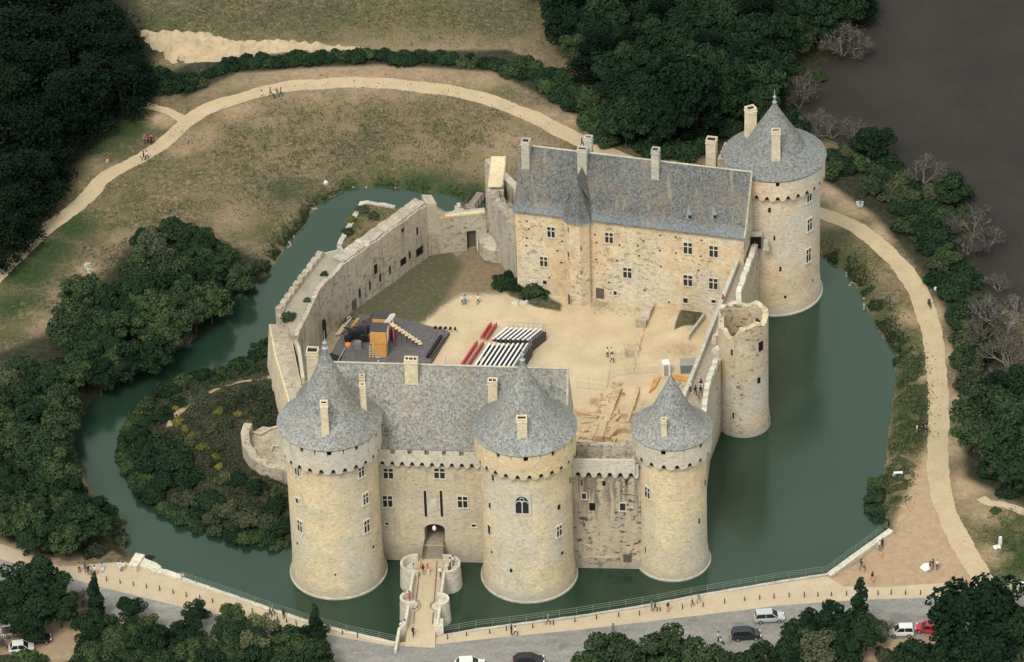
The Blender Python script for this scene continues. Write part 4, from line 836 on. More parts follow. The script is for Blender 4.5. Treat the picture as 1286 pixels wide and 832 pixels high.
for (px, py, w, h) in [(684.4, 354.7, .6, .75), (772.7, 368, .5, .7), (861, 377.4, .7, .9), (896.3, 378.5, .65, .6)]: window(HO, ray_plane(px, py, hp0, nh), nh, w, h, 'frame')
mb = MB(); p = ray_plane(753.6, 368.6, hp0, nh); obox(mb, p, nh, .65, .95, -.3, .04); mb.build('door', M['wood_door'], HO)
mb = MB()
for (px, py) in [(658.5, 268.5), (661.5, 278), (664, 288), (661.5, 299), (661, 309), (649.5, 311), (690, 349), (700, 315), (706, 303.5), (747, 295), (749, 326), (749, 305), (798, 285), (801, 309), (802.5, 321.5), (775, 327.5), (778, 308), (808, 303), (829, 296), (848.5, 298), (829, 315), (830, 335), (849, 318), (877, 340), (880, 322), (881, 302), (765, 355), (810, 365), (840, 380), (705, 330)]:
    obox(mb, ray_plane(px, py, hp0, nh), nh, .14, .14, -.1, .03)
mb.build('putlog_holes', M['dark'], HO)
# corner quoins on the left
mb = MB()
for i in range(24):
    w = .75 if i % 2 else .45; obox(mb, hpt(w / 2, 0, 3.4 + i * .62), nh, w / 2, .29, -.02, .045)
mb.build('quoins', M['st_warm'], HO)
# stair turret
tc = hpt((P2(724.5, 383, 3)[:2] - HL) @ HD, -.1); mb = MB(); oct_ = [(tc[0] + 2.15 * math.cos(rzH + math.pi / 8 + k * math.pi / 4), tc[1] + 2.15 * math.sin(rzH + math.pi / 8 + k * math.pi / 4)) for k in range(8)]
mb.prism(oct_, 1.5, ZE + .15); TU = mb.build('stair_turret', M['st_house'], HO)
mb = MB(); mb.lathe([(2.5, ZE + .05), (2.3, ZE + .6), (1.3, ZE + 3.4), (.25, ZE + 6.5), (0.02, ZE + 6.9)], tc, 8, a0=rzH + math.pi / 8, capb=True); mb.build('turret_roof', M['slate_h'], TU)
mb = MB(); ap = v3(tc, ZE + 6.8); q = hpt((tc - HL) @ HD, 4.6, ZE + 7.0); ba = hpt((tc - HL) @ HD - 2.0, 1.2, ZE + 1.7); bb = hpt((tc - HL) @ HD + 2.0, 1.2, ZE + 1.7); mb.add([ap, q, ba, bb], [(0, 2, 1), (0, 1, 3)]); mb.build('saddle_roof', M['slate_h'], TU)
for (px, py) in ((714, 320), (729.5, 312), (729.5, 343), (714, 289), (728, 289)):
    p, n = ray_cyl(px, py, tc, 2.05); mb = MB(); obox(mb, p, n, .09, .45, -.3, .06); mb.build('slit', M['dark'], TU)
p, n = ray_cyl(716, 377, tc, 2.05); mb = MB(); obox(mb, p, n, .4, .85, -.3, .05); mb.build('door', M['wood_door'], TU)
# right return of the dwelling standing on the wall walk
# annex behind (chimney and parapet between dwelling and keep tower)
AN = thing('annex', v3(hpt(hl - 1, 14), 3), 'low flat topped annex with one square chimney behind the north dwelling, against the keep tower', 'building')
mb = MB(); mb.prism([hpt(hl - 6.3, 10.05), hpt(hl + .6, 10.05), hpt(hl + .6, 15), hpt(hl - 6.3, 15)], 0, ZE + 5.4)
mb.wall([hpt(hl - 6.3, 10.05), hpt(hl + .6, 10.05), hpt(hl + .6, 15), hpt(hl - 6.3, 15)], .5, lambda s: ZE + 5.3, lambda s: ZE + 6.8, 1, closed=True); mb.build('wall', M['st_pit'], AN)
q = hpt((P2(894.5, 200, ZE + 5)[:2] - HL) @ HD, 12.2); chimney(AN, q, 1.6, 1.4, ZE, ZE + 8.7, rzH, 1)

# ---- ruined square gatehouse left of the north dwelling
a = P2(612, 236, 14.6); b_ = P2(616.5, 197, 14.6); c_ = hpt(-.05, 1.0); d_ = hpt(-.05, 9.5)
GT = thing('ruined_gatehouse', v3((a + d_) / 2, 3), 'roofless ruined square tower against the left end of the far long dwelling', 'tower')
mb = MB()
mb.wall([b_, a], 2.5, lambda s: 0, lambda s: 14.6 if s < 7.5 else 14.0, .5)
mb.wall([a, c_], 1.4, lambda s: 0, lambda s: 13.6 + .5 * math.sin(s * 2.1) - .4 * math.sin(s * 5), .25)
mb.wall([c_ + HN * 1.4, d_], 1.0, lambda s: 0, lambda s: 14.0, .5); mb.wall([d_, b_], 1.2, lambda s: 0, lambda s: 13.9 if s < 3 else 14.4, .5)
mb.build('wall', M['st_ruin'], GT)
mb = MB(); mb.wall([b_ + [.12, -.1], a + [.12, .1]], 2.2, lambda s: 14.58, lambda s: 14.75, .6); mb.build('wall_top', M['st_warm'], GT)
mb = MB(); mb.prism([a + [1, 1], c_ + [-.3, .5], d_ + [-.3, -.5], b_ + [1, -.5]], 1, 11.0)
for i in range(14): q = a + (d_ - a) * random.uniform(.15, .85); mb.box((q[0], q[1] - random.uniform(0, 3), 11), (random.uniform(.4, 1.2), random.uniform(.3, .9), random.uniform(.2, 1.0)), random.uniform(0, 3))
mb.build('rubble_floor', M['st_top'], GT)
mb = MB(); mb.lathe([(3.3, 0), (3.2, 5.2), (2.6, 5.7), (1.2, 6.1), (0.01, 6.2)], P2(628, 316, 3), 28, jit=.12); mb.build('stone_mound', M['st_ruin'], GT)
mb = MB(); q = P(621, 236, 13.2)
for k in range(4): mb.tube(v3(P2(616, 240 - k * 2, 13.2), 13.8 + k * .1), v3(P2(632, 232 - k * 2, 13.2), 14.2 + k * .1), .22, n=5)
mb.build('fallen_beams', M['st_coping'], GT)

# ---- footbridge and rubble at the head of the moat
FBd = thing('footbridge', v3(P2(604, 256, 1.5), 0), 'dark timber footbridge crossing the head of the moat beside the ruined gatehouse', 'bridge')
mb = MB(); p0, p1 = P2(597, 263, 2.6), P2(612, 243, 2.6); dv = (p1 - p0) / np.linalg.norm(p1 - p0); nv = np.array([-dv[1], dv[0]])
mb.wall([p0, p1], -1.8 if False else 1.8, lambda s: 2.3, lambda s: 2.5, 1); mb.build('deck', M['planks'], FBd)
for s, nm in ((0, 'railing'), (1.8, 'railing')):
    r_ = MB()
    for k in range(5): q = p0 + (p1 - p0) * k / 4 + nv * s; r_.box((q[0], q[1], 0.2), (.12, .12, 3.5))
    for z in (2.9, 3.3, 3.6): r_.tube(v3(p0 + nv * s, z), v3(p1 + nv * s, z), .05, n=5)
    r_.build(nm, M['post'], FBd)

mb = MB(); rz_ = random.Random(16)
for i in range(34): q = P2(rz_.uniform(573, 597), rz_.uniform(257, 274), 1.2); mb.box((q[0], q[1], -.4), (rz_.uniform(.6, 1.7), rz_.uniform(.5, 1.3), rz_.uniform(1.2, 2.2)), rz_.uniform(0, 3), top=.75)
tag(mb.build('masonry_ruin', M['st_ruin'], origin=v3(P2(586, 265, 1), 0)), 'tumbled masonry at the head of the moat beside the timber footbridge', 'ruin')
# ---- low north wall with doorway
NW0 = P2(536, 323, 3); NWc = P2(551, 319, 3); NW1 = P2(588, 316.5, 3); NW2 = P2(612, 312, 3)
LW = thing('curtain_wall', v3((NWc + NW2) / 2, 3), 'lower north wall with pale coping and a tall postern doorway, left of the ruined gatehouse', 'wall', 'curtain walls')
dv = (NW2 - NWc) / np.linalg.norm(NW2 - NWc); L_ = np.linalg.norm(NW2 - NWc); ud = (P2(593, 315, 3) - NWc) @ dv; nv = np.array([-dv[1], dv[0]])
mb = MB(); mb.wall([NWc, NWc + dv * (ud - .75)], 1.6, lambda s: 1, lambda s: 9.6 + max(0, 1.6 - s) * .9, .3); mb.wall([NWc + dv * (ud + .75), NW2], 1.6, lambda s: 1, lambda s: 9.6, .5)
mb.wall([NWc + dv * (ud - .75), NWc + dv * (ud + .75)], 1.6, lambda s: 6.6, lambda s: 9.6, .5); mb.build('wall', M['st_ruin'], LW)
mb = MB(); mb.wall([NWc - nv * .08 + dv * .6, NWc + dv * (L_ - .2) - nv * .08], .75, lambda s: 9.58, lambda s: 9.85, .8); mb.build('coping', M['st_warm'], LW)
mb = MB(); q = NWc + dv * ud + nv * .9; mb.box((q[0], q[1], 2.9), (1.48, .12, 3.65), math.atan2(dv[1], dv[0])); mb.build('door', M['wood_door'], LW)
mb = MB(); q = NWc + dv * (ud + .85) - nv * .5; mb.box((q[0], q[1], 3), (.14, .14, 2.3)); mb.build('notice_post', M['white'], LW)

# ---- west curtain wall (high) with the bend at its north end
w0 = P2(437, 396, 3); w1 = P2(539, 321.5, 3); wd = (w1 - w0) / np.linalg.norm(w1 - w0); wn = np.array([wd[1], -wd[0]])   # wn = towards the court (right)
WW = thing('curtain_wall', v3((w0 + w1) / 2, 3), 'tall straight west curtain wall with rough broken top and small openings, along the lawn', 'wall', 'curtain walls')
L_ = np.linalg.norm(w1 - w0)
mb = MB(); rg = ragged(0, .22, 9, 2.0)
mb.wall([w0, w1], 2.6, lambda s: -1, lambda s: 12.6 + rg(s), .3)
mb.wall([w1 - wn * .0, NWc], 2.6, lambda s: -1, lambda s: 12.9 - .28 * s - (s > 2.0) * (s - 2.0) * .9, .25)
mb.build('wall', M['st_ruin'], WW)
mb = MB(); rg2 = ragged(0, .16, 10, .8); mb.wall([w0 - wn * .3, w1 - wn * .3], 2.1, lambda s: 12.2, lambda s: 12.82 + rg2(s), .3); mb.wall([w1 - wn * .3, w1 + (NWc - w1) * .6 - wn * .3], 2.0, lambda s: 11.0, lambda s: 12.9 - .3 * s, .3); mb.build('rubble_top', M['st_top'], WW)
nw = v3(wn, 0)
for (px, py, w, h, nm) in [(526.8, 315.8, 1.3, 1.4, 'opening'), (506.4, 328.7, 1.1, 1.2, 'opening'), (471.7, 338.3, .6, 1.7, 'opening'), (489.6, 339.3, .3, 1.5, 'slit'), (514.6, 320.5, .3, 1.3, 'slit'), (477.4, 349, .3, 1.5, 'slit'), (464.5, 358.7, .3, 1.6, 'slit'), (451.8, 368.3, .35, 1.5, 'slit'), (523.8, 290.3, .3, 1.4, 'slit'), (444.8, 383, .9, 1.9, 'door'), (505.7, 289.5, .5, .6, 'opening')]:
    p = ray_plane(px, py, v3(w0, 0), nw); mb = MB(); obox(mb, p, nw, w / 2 * 1.25, h / 2, -.5, .03); mb.build(nm, M['dark'] if nm != 'door' else M['wood_door'], WW)
mb = MB(); q = P2(443, 316, 12.6); mb.build  # noqa
# ---- lower thick west wall with walk and outer parapet
x0 = P2(437, 396, 3); x1 = P2(406, 428, 3); x2 = P2(379, 486, 3); o2 = P2(345.7, 387, 13.4); o1 = P2(372, 350, 13.4); o0 = P2(401.5, 312, 13.4)
WL = thing('curtain_wall', v3((x0 + x2) / 2, 3), 'thick pale west wall with a broad walk, outer parapet and arched doorway, nearest the stage', 'wall', 'curtain walls')
mb = MB(); mb.prism([o2, x2, x1, x0, P2(424, 313.6, 12.4), o0, o1], -1.5, 12.4); 
mb.wall([x2, x1, x0], .7, lambda s: 12.3, ragged(12.6, .18, 13, 1.0), .3); mb.build('wall', M['st_ruin'], WL)
mb = MB(); mb.wall([o0, o1, o2], .9, lambda s: 12.2, cren(13.3, .55, 1.7, .55, ragged(13.35, .12, 14)), .2); 
oe = P2(373.6, 397, 12.6); mb.wall([o2, o2 + (oe - o2) * .35], .8, lambda s: 12.2, lambda s: 13.1, .3); mb.build('outer_parapet', M['st_top'], WL)
mb = MB(); k_ = np.array([.9, 0]); mb.prism([o2 + k_, x2 + [-.8, 0], x1 + [-.8, 0], x0 + [-.8, 0], P2(424, 315, 12.4), o0 + k_, o1 + k_], 12.38, 12.46); mb.build('wall_walk', M['gravel'], WL)
xd = (x0 - x1) / np.linalg.norm(x0 - x1); xn = v3((xd[1], -xd[0]), 0)
p = ray_plane(406.5, 417, v3(x1, 0), xn); mb = MB(); obox(mb, p, xn, .75, 1.5, -.5, .04); 
t_, n_, k_ = basis(xn); mb.add([p + t_ * .75 * math.cos(a) + k_ * (1.5 + .8 * math.sin(a)) + n_ * .04 for a in np.linspace(0, math.pi, 10)], [tuple(range(10))]); mb.build('arched_door', M['dark'], WL)
# ---- low south west outwork between the west wall and the left front tower
s0 = P2(337.7, 407.5, 10); s1 = P2(345, 447, 10); s2 = P2(361, 500, 10); s3 = P2(366, 540, 10); t0 = P2(363, 409, 10); t1 = P2(378, 482, 10); t2 = P2(384, 540, 10)
SW = thing('curtain_wall', v3((s0 + t1) / 2, 0), 'low wall with flat gravelly top and ochre outer face beside the left front tower', 'wall', 'curtain walls')
mb = MB(); k = np.array([-.9, 0]); mb.prism([s0, s1, s2, s3, t2, t1, t0], 0, 10, bot=[s0 + k, s1 + k, s2 + k, s3 + k, t2, t1, t0]); mb.prism([s0 + k, s1 + k, s2 + k, s3 + k, t2, t1, t0], -1.5, 0.01); mb.build('wall', M['st_front'], SW)
mb = MB(); mb.prism([s0 + [.25, -.1], s1 + [.25, 0], s2 + [.25, 0], s3 + [.25, 0], t2 - [.2, 0], t1 - [.2, 0], t0 + [-.2, -.1]], 9.98, 10.12); mb.build('gravel_top', M['st_top'], SW)
mb = MB(); mb.wall([t0 + [-.1, 0], (t0 + t1) / 2 + [.4, 0], t1 + [.1, 0]], -.0 + .5, lambda s: 9, lambda s: 11.0, .4); mb.build('inner_parapet', M['st_coping'], SW)
mb = MB(); mb.prism([t0, t1, t2, t2 + [6, 0], x2 + [0, -3], x2, oe, o2 + [1, 0]], -1, 4.5); mb.build('ditch_floor', M['st_ruin'], SW)

# ---- bastion with grassy top at the north west
bt = [P2(452, 254, 4.2), P2(462, 253, 4.2), P2(497, 259, 4.2), P2(540, 262, 4.2), P2(520, 285, 4.2), P2(430, 318, 4.2), P2(423, 307, 4.2)]
BA = thing('bastion', v3(bt[0], 0), 'low triangular bastion with weedy top, jutting into the moat behind the west wall', 'wall')
cc = sum(bt) / len(bt); mb = MB(); mb.prism(bt, -1.5, 3.9, bot=[b2 + (b2 - cc) / np.linalg.norm(b2 - cc) * .9 for b2 in bt]); mb.build('wall', M['st_top'], BA)
mb = MB(); mb.wall([bt[6], bt[0], bt[1], bt[2]][::-1], .8, lambda s: 3.8, ragged(4.3, .15, 17, 1.0), .3); mb.build('parapet', M['st_coping'], BA)
mb = MB(); gpoly = [b2 + (cc - b2) * .08 for b2 in bt]; mb.prism(gpoly, 3.8, 4.15); mb.build('turf', ground_mat('turf', (.07, .085, .035), (.14, .12, .05), (.05, .07, .03), (.08, .09, .04), (.2, .15, .1), (.2, .15, .1), (.03, .04, .02)), BA)

# ---- curved low wall on the island at the foot of the left front tower
IW = thing('turret_ruin', v3(P2(340, 560, 3), 2.5), 'low curved stump of a ruined turret on the scrubby islet beside the left front tower', 'ruin')
arc = [P2(a_, b2, 5.6) for a_, b2 in [(307, 531), (302, 542), (304, 556), (312, 568), (324, 577), (340, 583), (366, 586)]]
cc = P2(345, 552, 5.6)
mb = MB(); mb.wall(arc, 1.2, lambda s: 0.5, lambda s: 5.6 - .06 * s + .12 * math.sin(s * 2), .25); mb.build('wall', M['st_ruin'], IW)
mb = MB(); mb.prism([q + (cc - q) * .12 for q in arc] + [P2(372, 560, 5), P2(370, 535, 5), P2(330, 528, 5)], 1.5, 3.9); mb.build('rubble_floor', M['st_top'], IW)
mb = MB()
for pp in ([(309, 541), (328, 545), (340, 538), (352, 535)], [(341, 566), (342, 560), (356, 560), (358, 568)]):
    for q0, q1 in zip(pp[:-1], pp[1:]): mb.tube(v3(P2(*q0, 4.2), 4.2), v3(P2(*q1, 4.2), 4.2), .17, n=5)
mb.build('kerb', M['st_coping'], IW)

# ---- entrance bridge
BR = thing('bridge', v3(P2(535, 750, 2.3), 0), 'stone entrance bridge with four round refuges, leading from the road to the gate', 'bridge')
zd = 2.75
def bz(px, py): return P2(px, py, zd)
deckL = [bz(521, 702), bz(521, 720), bz(511, 781), bz(508, 803)]; deckR = [bz(557, 702), bz(555, 722), bz(546.5, 781), bz(546, 805)]
mb = MB(); mb.prism(deckL + deckR[::-1], -1.5, [zd] * 2 + [2.2, 1.5] + [1.5, 2.2] + [zd] * 2); mb.build('deck', M['prom'], BR)
mb = MB(); mb.prism([bz(531.5, 683), bz(531.5, 702), bz(556.5, 702), bz(558.5, 683)], zd - .3, zd + .03); mb.build('timber_deck', M['planks'], BR)
for pts in ([(533.5, 684), (531, 703)], [(557.5, 684), (557.5, 703)]):
    r_ = MB(); a_, b2 = [P2(*q_, zd + .1) for q_ in pts]
    for k in range(5): q = a_ + (b2 - a_) * k / 4; r_.box((q[0], q[1], zd), (.09, .09, 1.15))
    for z in (.45, .8, 1.12): r_.tube(v3(a_, zd + z), v3(b2, zd + z), .045, n=5)
    r_.build('railing', M['post'], BR)
for (px, py, rx, y0, y1, s) in ((520.9, 707, 2.1, 0, 0, -1), (559.8, 707.5, 2.1, 0, 0, 1), (514.4, 749.7, 1.4, 0, 0, -1), (551.8, 751.9, 1.4, 0, 0, 1)):
    zp = 3.9; c = P2(px, py, zp); n = 48
    big = rx > 2; 
    gap = (-1.35, 1.35) if s < 0 else (math.pi - 1.35, math.pi + 1.35)
    angs = np.linspace(gap[1], gap[0] + TWO, 34); pts = [(c[0] + rx * math.cos(a), c[1] + rx * math.sin(a)) for a in angs]
    mb = MB(); mb.wall(pts, .38, lambda s_: 2.4, lambda s_: zp, .3); mb.lathe([(rx + .25, -1.5), (rx + .15, .4), (rx + .02, 2.5)], c, 40); mb.lathe([(rx - .3, zd - .25), (.01, zd - .25)], c, 32); mb.lathe([(rx + .01, 2.35), (rx + .06, 2.42), (rx + .06, 2.55), (rx + .01, 2.6)], c, 40)
    mb.build('round_refuge', M['st_pale'], BR)
def par(pts, zs, name='parapet', th=.38):
    q = [P2(*a_, 3.6) for a_ in pts]; cum = [0]
    for i in range(len(q) - 1): cum.append(cum[-1] + np.linalg.norm(q[i + 1] - q[i]))
    mb = MB(); mb.wall(q, th, lambda s: -1.0, lambda s: float(np.interp(s, cum, zs)), .4); mb.build(name, M['st_pale'], BR)
par([(521.5, 717), (516.5, 743)][::-1], (3.7, 3.8)); par([(515, 757), (510, 781), (502.5, 784), (497.5, 806)][::-1], (2.1, 2.7, 3.2, 3.6)); par([(556, 719), (552.5, 744)], (3.8, 3.7)); par([(551, 759), (547, 781)], (3.6, 3.2))
mb = MB(); q = P2(551, 786, 2.4); mb.box((q[0], q[1], 1.0), (1.3, 1.7, 2.0), .0); mb.build('end_pier', M['st_pale'], BR)
for pts in ([(529, 705), (518.5, 783)], [(549, 705), (543, 783)]):
    mb = MB(); a_, b2 = P2(*pts[0], zd), P2(*pts[1], 2.3); mb.tube(v3(a_, zd + .03), v3(b2, 2.25), .06, n=4); mb.build('kerb', M['post'], BR)

# ---- courtyard masonry: low foundations of the excavation
def lowwall(pts, z, th, mat, name, label, cat, zg=1.8, grp=None, amp=.15, seed=1):
    q = [P2(*a_, z) for a_ in pts]; t = None
    mb = MB(); mb.wall(q, th, lambda s: zg, ragged(z, amp, seed, .7), .25)
    o = mb.build(name, M[mat], origin=v3(q[0], 2.5)); tag(o, label, cat, grp); return o
lowwall([(811, 407), (826, 372)], 3.9, 1.6, 'st_ruin', 'wall_stump', 'broken stump of wall running from the north dwelling into the sandy court', 'ruin', seed=2, amp=.35)
lowwall([(795, 468), (810, 410)], 3.15, .4, 'st_dig', 'wall_footing', 'thin line of buried footing continuing the wall stump across the sandy court', 'ruin', seed=3, amp=.1)
lowwall([(765, 528), (781, 486)], 3.35, 1.0, 'st_dig', 'wall_footing', 'left of two parallel excavated wall footings behind the right front curtain', 'ruin', seed=4)
lowwall([(790, 530), (804, 486)], 3.25, .5, 'st_dig', 'wall_footing', 'right of two parallel excavated wall footings behind the right front curtain', 'ruin', seed=5)
lowwall([(722, 517), (768, 525)], 3.15, .6, 'st_dig', 'wall_footing', 'long excavated cross wall at the back of the trenches beside the entrance dwelling', 'ruin', seed=6)
lowwall([(745, 534), (800, 540)], 3.2, 1.2, 'st_dig', 'wall_footing', 'broad middle wall of the excavation between the front dwelling and right tower', 'ruin', seed=7)
lowwall([(722, 548), (760, 549)], 3.0, 1.0, 'st_dig', 'wall_footing', 'short low wall at the left front of the excavation', 'ruin', seed=8)
lowwall([(748, 562), (792, 563)], 3.2, .8, 'st_dig', 'wall_footing', 'front wall of the excavation just behind the curtain walk', 'ruin', seed=9)
lowwall([(757, 549), (764, 527)], 3.3, 1.0, 'st_dig', 'wall_footing', 'cross wall dividing the excavation trenches in the middle', 'ruin', seed=10)
lowwall([(730, 533), (757, 536)], 3.0, .8, 'st_dig', 'wall_footing', 'short excavated wall left of the dividing cross wall', 'ruin', seed=12)
lowwall([(866, 421), (886, 394)], 4.2, .35, 'st_coping', 'retaining_wall', 'slanting retaining wall beside the grassy mound at the foot of the dwelling', 'wall', seed=11, amp=.03)
r_ = random.Random(55); mb = MB()
for i in range(46):
    px, py = r_.uniform(724, 796), r_.uniform(516, 564); q = P2(px, py, 2.9); a_ = r_.choice([0, 1.2]) + r_.uniform(-.2, .2); mb.box((q[0], q[1], 1.8), (r_.uniform(.8, 2.6), r_.uniform(.3, .9), r_.uniform(.9, 1.5)), a_, top=.95)
tag(mb.build('broken_foundations', M['st_dig']), 'low broken stone foundations exposed in the dig behind the front curtain wall', 'ruin', kind='stuff')
mb = MB(); r_ = random.Random(5)
for i in range(60):
    cx, cy = r_.choice([(755, 505, ), (757, 512), (762, 500), (775, 487)]); q = P2(cx + r_.uniform(-8, 8), cy + r_.uniform(-7, 7), 3.1); mb.box((q[0], q[1], 2.9), (r_.uniform(.2, .5), r_.uniform(.2, .5), r_.uniform(.2, .45)), r_.uniform(0, 3), top=.7)
tag(mb.build('stone_rubble', M['st_dig']), 'loose pale stones heaped beside the excavation footings', 'rubble', kind='stuff')
mb = MB()
for i in range(160):
    q = P2(r_.choice([r_.uniform(745, 810), r_.uniform(770, 800)]), 0, 3); px = r_.uniform(742, 812); py = 383 + (px - 742) * .06 + abs(r_.gauss(0, 5)); q = P2(px, py, 3.05)
    if r_.random() < .35: q = P2(r_.uniform(780, 805), r_.uniform(432, 452), 3.05)
    mb.box((q[0], q[1], 2.95), (r_.uniform(.12, .3), r_.uniform(.12, .3), r_.uniform(.1, .22)), r_.uniform(0, 3), top=.7)
tag(mb.build('scattered_stones', M['st_ruin']), 'scattered small stones on the sand below the north dwelling', 'stones', kind='stuff')
mb = MB()
for i in range(9):
    q = P2(645 + i * 2 + r_.uniform(-1, 1), 381 + r_.uniform(-1.5, 1.5), 3.1); mb.box((q[0], q[1], 2.9), (r_.uniform(.4, .9), r_.uniform(.4, .8), r_.uniform(.3, .6)), r_.uniform(0, 3), top=.7)
tag(mb.build('boulder', M['st_pale'], origin=v3(P2(652, 381, 3), 3)), 'flat pale block of tumbled masonry on the sand near the bushes', 'boulder')
# ================================================================ PROPS
# ---- moat fences and edging
def fence(pts, z, step, label, h=1.05, kerb=True, kw=.45, kz=0.35):
    q = [P2(*a, z) for a in pts]; seg = [np.linalg.norm(q[i + 1] - q[i]) for i in range(len(q) - 1)]; cum = np.concatenate([[0], np.cumsum(seg)]); tot = cum[-1]
    def at(s): i = min(len(seg) - 1, int(np.searchsorted(cum, s, side='right') - 1)); i = max(0, i); return q[i] + (q[i + 1] - q[i]) * ((s - cum[i]) / seg[i])
    t = thing('fence', v3(at(tot / 2), z), label, 'fence', 'rail fences along the moat')
    n = max(2, int(tot / step))
    for i in range(n + 1):
        p = at(min(tot - 1e-3, tot * i / n)); mb = MB(); mb.box((p[0], p[1], z - .1), (.09, .09, h + .15)); mb.build('post', M['rail'], t)
    for k, zz in enumerate((.35, .68, 1.02)):
        mb = MB()
        for a, b in zip(q[:-1], q[1:]): mb.tube(v3(a, z + zz * h), v3(b, z + zz * h), .034, n=5)
        mb.build('rail', M['rail'], t)
    return q
fence([(228, 726), (300, 750), (345, 766), (392, 781), (440, 794), (497, 806)], 1.75, 2.4, 'green rail fence along the moat left of the entrance bridge')
fence([(556, 795), (600, 787), (660, 780), (724, 771), (818, 756), (880, 744), (980, 727), (1038, 719), (1075, 692), (1114, 663)], 1.55, 2.4, 'green rail fence along the moat right of the entrance bridge')
def edging(pts, z, w, name, label, cat, mat='st_pale', amp=.04, zg=-1.0, seed=1):
    q = [P2(*a, z) for a in pts]; mb = MB(); mb.wall(q, w, lambda s: zg, ragged(z, amp, seed, .8), .35); o = mb.build(name, M[mat], origin=v3(q[0], 0)); tag(o, label, cat); return o
edging([(227, 724), (300, 749), (345, 765), (392, 780), (440, 793), (497, 806)], 1.72, -.6, 'moat_edge', 'low pale stone edging of the moat under the left rail fence', 'wall')
edging([(556, 797), (600, 789), (724, 773), (818, 758), (880, 746), (980, 729), (1038, 720)], 1.5, -.45, 'moat_edge', 'low stone edging of the moat under the long right rail fence', 'wall', 'st_coping')
edging([(1038, 720), (1075, 693), (1116, 664)], 1.6, -.9, 'moat_edge', 'broad pale stone edging where the fence climbs to the sandy corner', 'wall')
edging([(167, 706), (193, 718)], 2.15, 1.7, 'rubble_wall', 'thick white rubble wall beside the moat end, left of the left fence', 'wall', amp=.2, seed=3)
edging([(193, 717), (227, 727)], 1.95, 1.1, 'rubble_wall', 'narrower white rubble wall joining the thick one to the left fence', 'wall', amp=.2, seed=4)
edging([(160, 711), (171, 696)], 2.3, -1.4, 'rubble_wall', 'short broken white wall spur pointing into the trees at the moat end', 'wall', amp=.35, seed=5)

# ---- bollards
BO = [(79, 730), (134, 730), (151, 733), (167.6, 736), (184, 739), (200.6, 742), (217.5, 746), (234, 750), (251, 753), (267, 757), (284, 762), (300, 766), (317, 770), (348.5, 779), (360, 782), (372, 785), (390, 789), (410, 793), (430, 797), (449, 801), (562, 803), (586, 799), (615, 796), (636, 792), (669, 789), (695, 785), (722, 781.5), (749, 778), (777, 775), (803, 773), (829, 768), (857, 765), (883, 762), (910, 758), (935, 755), (954, 753), (972, 752), (991, 750), (1010, 750), (1027, 749.5), (1044, 749), (1063, 748), (1085, 747), (1102.5, 747.5), (1119, 747), (1137, 747), (1156, 747), (1174, 746)]
mb = MB(); mb.lathe([(.085, 0), (.08, .8), (.05, .88), (0.01, .89)], (0, 0, 0), 8)
b0 = mb.build('bollard', M['post']); tag(b0, 'short dark wooden post in the row between sandy promenade and asphalt road', 'bollard', 'posts along the promenade')
for i, (px, py) in enumerate(BO):
    o = b0 if i == 0 else b0.copy()
    if i: COL.objects.link(o)
    q = P2(px, py, 1.43); o.location = (q[0], q[1], 1.43); o.scale = (1, 1, random.uniform(.85, 1.1))

# ---- stage
zs = 3.7
ST = thing('stage', v3(P2(490, 430, 3), 3), 'large dark open air stage deck in the courtyard between the west wall and the seating', 'stage')
mb = MB(); mb.prism([P2(452, 395, zs), P2(505, 400, zs), P2(564.5, 416.5, zs), P2(536, 462, zs), P2(528, 480, zs), P2(430, 478, zs), P2(412, 452, zs), P2(424, 428, zs)], 2.8, zs); mb.build('deck', plain('stage_boards', (.125, .115, .118), .75, var=.25, scale=1.5), ST)
mb = MB(); a, b = P2(537, 450, zs), P2(554, 424, zs); mb.tube(v3(a, zs + .25), v3(b, zs + .25), .28, n=6); mb.tube(v3(P2(541, 451, zs), zs + .12), v3(P2(559, 425, zs), zs + .12), .1, n=5); mb.build('footlight_bar', M['black'], ST)
def prop(name, mb, mat, label, cat, loc, grp=None): o = mb.build(name, mat, origin=loc); tag(o, label, cat, grp); return o
# timber tower set piece
def setbox(px, py, w, d, h, over, label):
    q = P2(px, py, zs); t = thing('stage_tower', v3(q, zs), label, 'stage set'); rz = -.12
    mb = MB(); mb.box((q[0], q[1], zs), (w, d, h * .52), rz); mb.build('lower_box', M['ply'], t)
    mb = MB(); mb.box((q[0] - .05, q[1] + .1, zs + h * .52), (w + over, d + over, h * .48), rz, top=.93); mb.build('upper_box', M['ply'], t)
    mb = MB(); mb.box((q[0] - .05, q[1] + .1, zs + h), (w + over - .1, d + over - .1, .16), rz); mb.build('roof', M['dgrey'], t)
    mb = MB(); mb.box((q[0] + w / 2 + over / 2 + .02, q[1] - .1, zs + h * .55), (.08, d * .8, h * .38), rz); mb.build('side_panel', M['white'], t)
    return t, q
t, q = setbox(477.5, 444, 2.2, 2.0, 4.7, .35, 'near tall plywood box tower with dark flat roof on the stage')
mb = MB()
for s in (-.28, .28): mb.tube((q[0] - 1.35 + s, q[1] - 1.2, zs), (q[0] - 1.2 + s, q[1] - .9, zs + 2.2), .05, n=4)
for k in range(6): mb.tube((q[0] - 1.65, q[1] - 1.2 + .05 * k, zs + .3 + .35 * k), (q[0] - .95, q[1] - 1.2 + .05 * k, zs + .3 + .35 * k), .04, n=4)
mb.build('ladder', M['plyl'], t)
setbox(480, 424, 2.3, 1.8, 4.0, .1, 'second plywood box tower behind the near one on the stage')
r_ = random.Random(33); mb = MB()
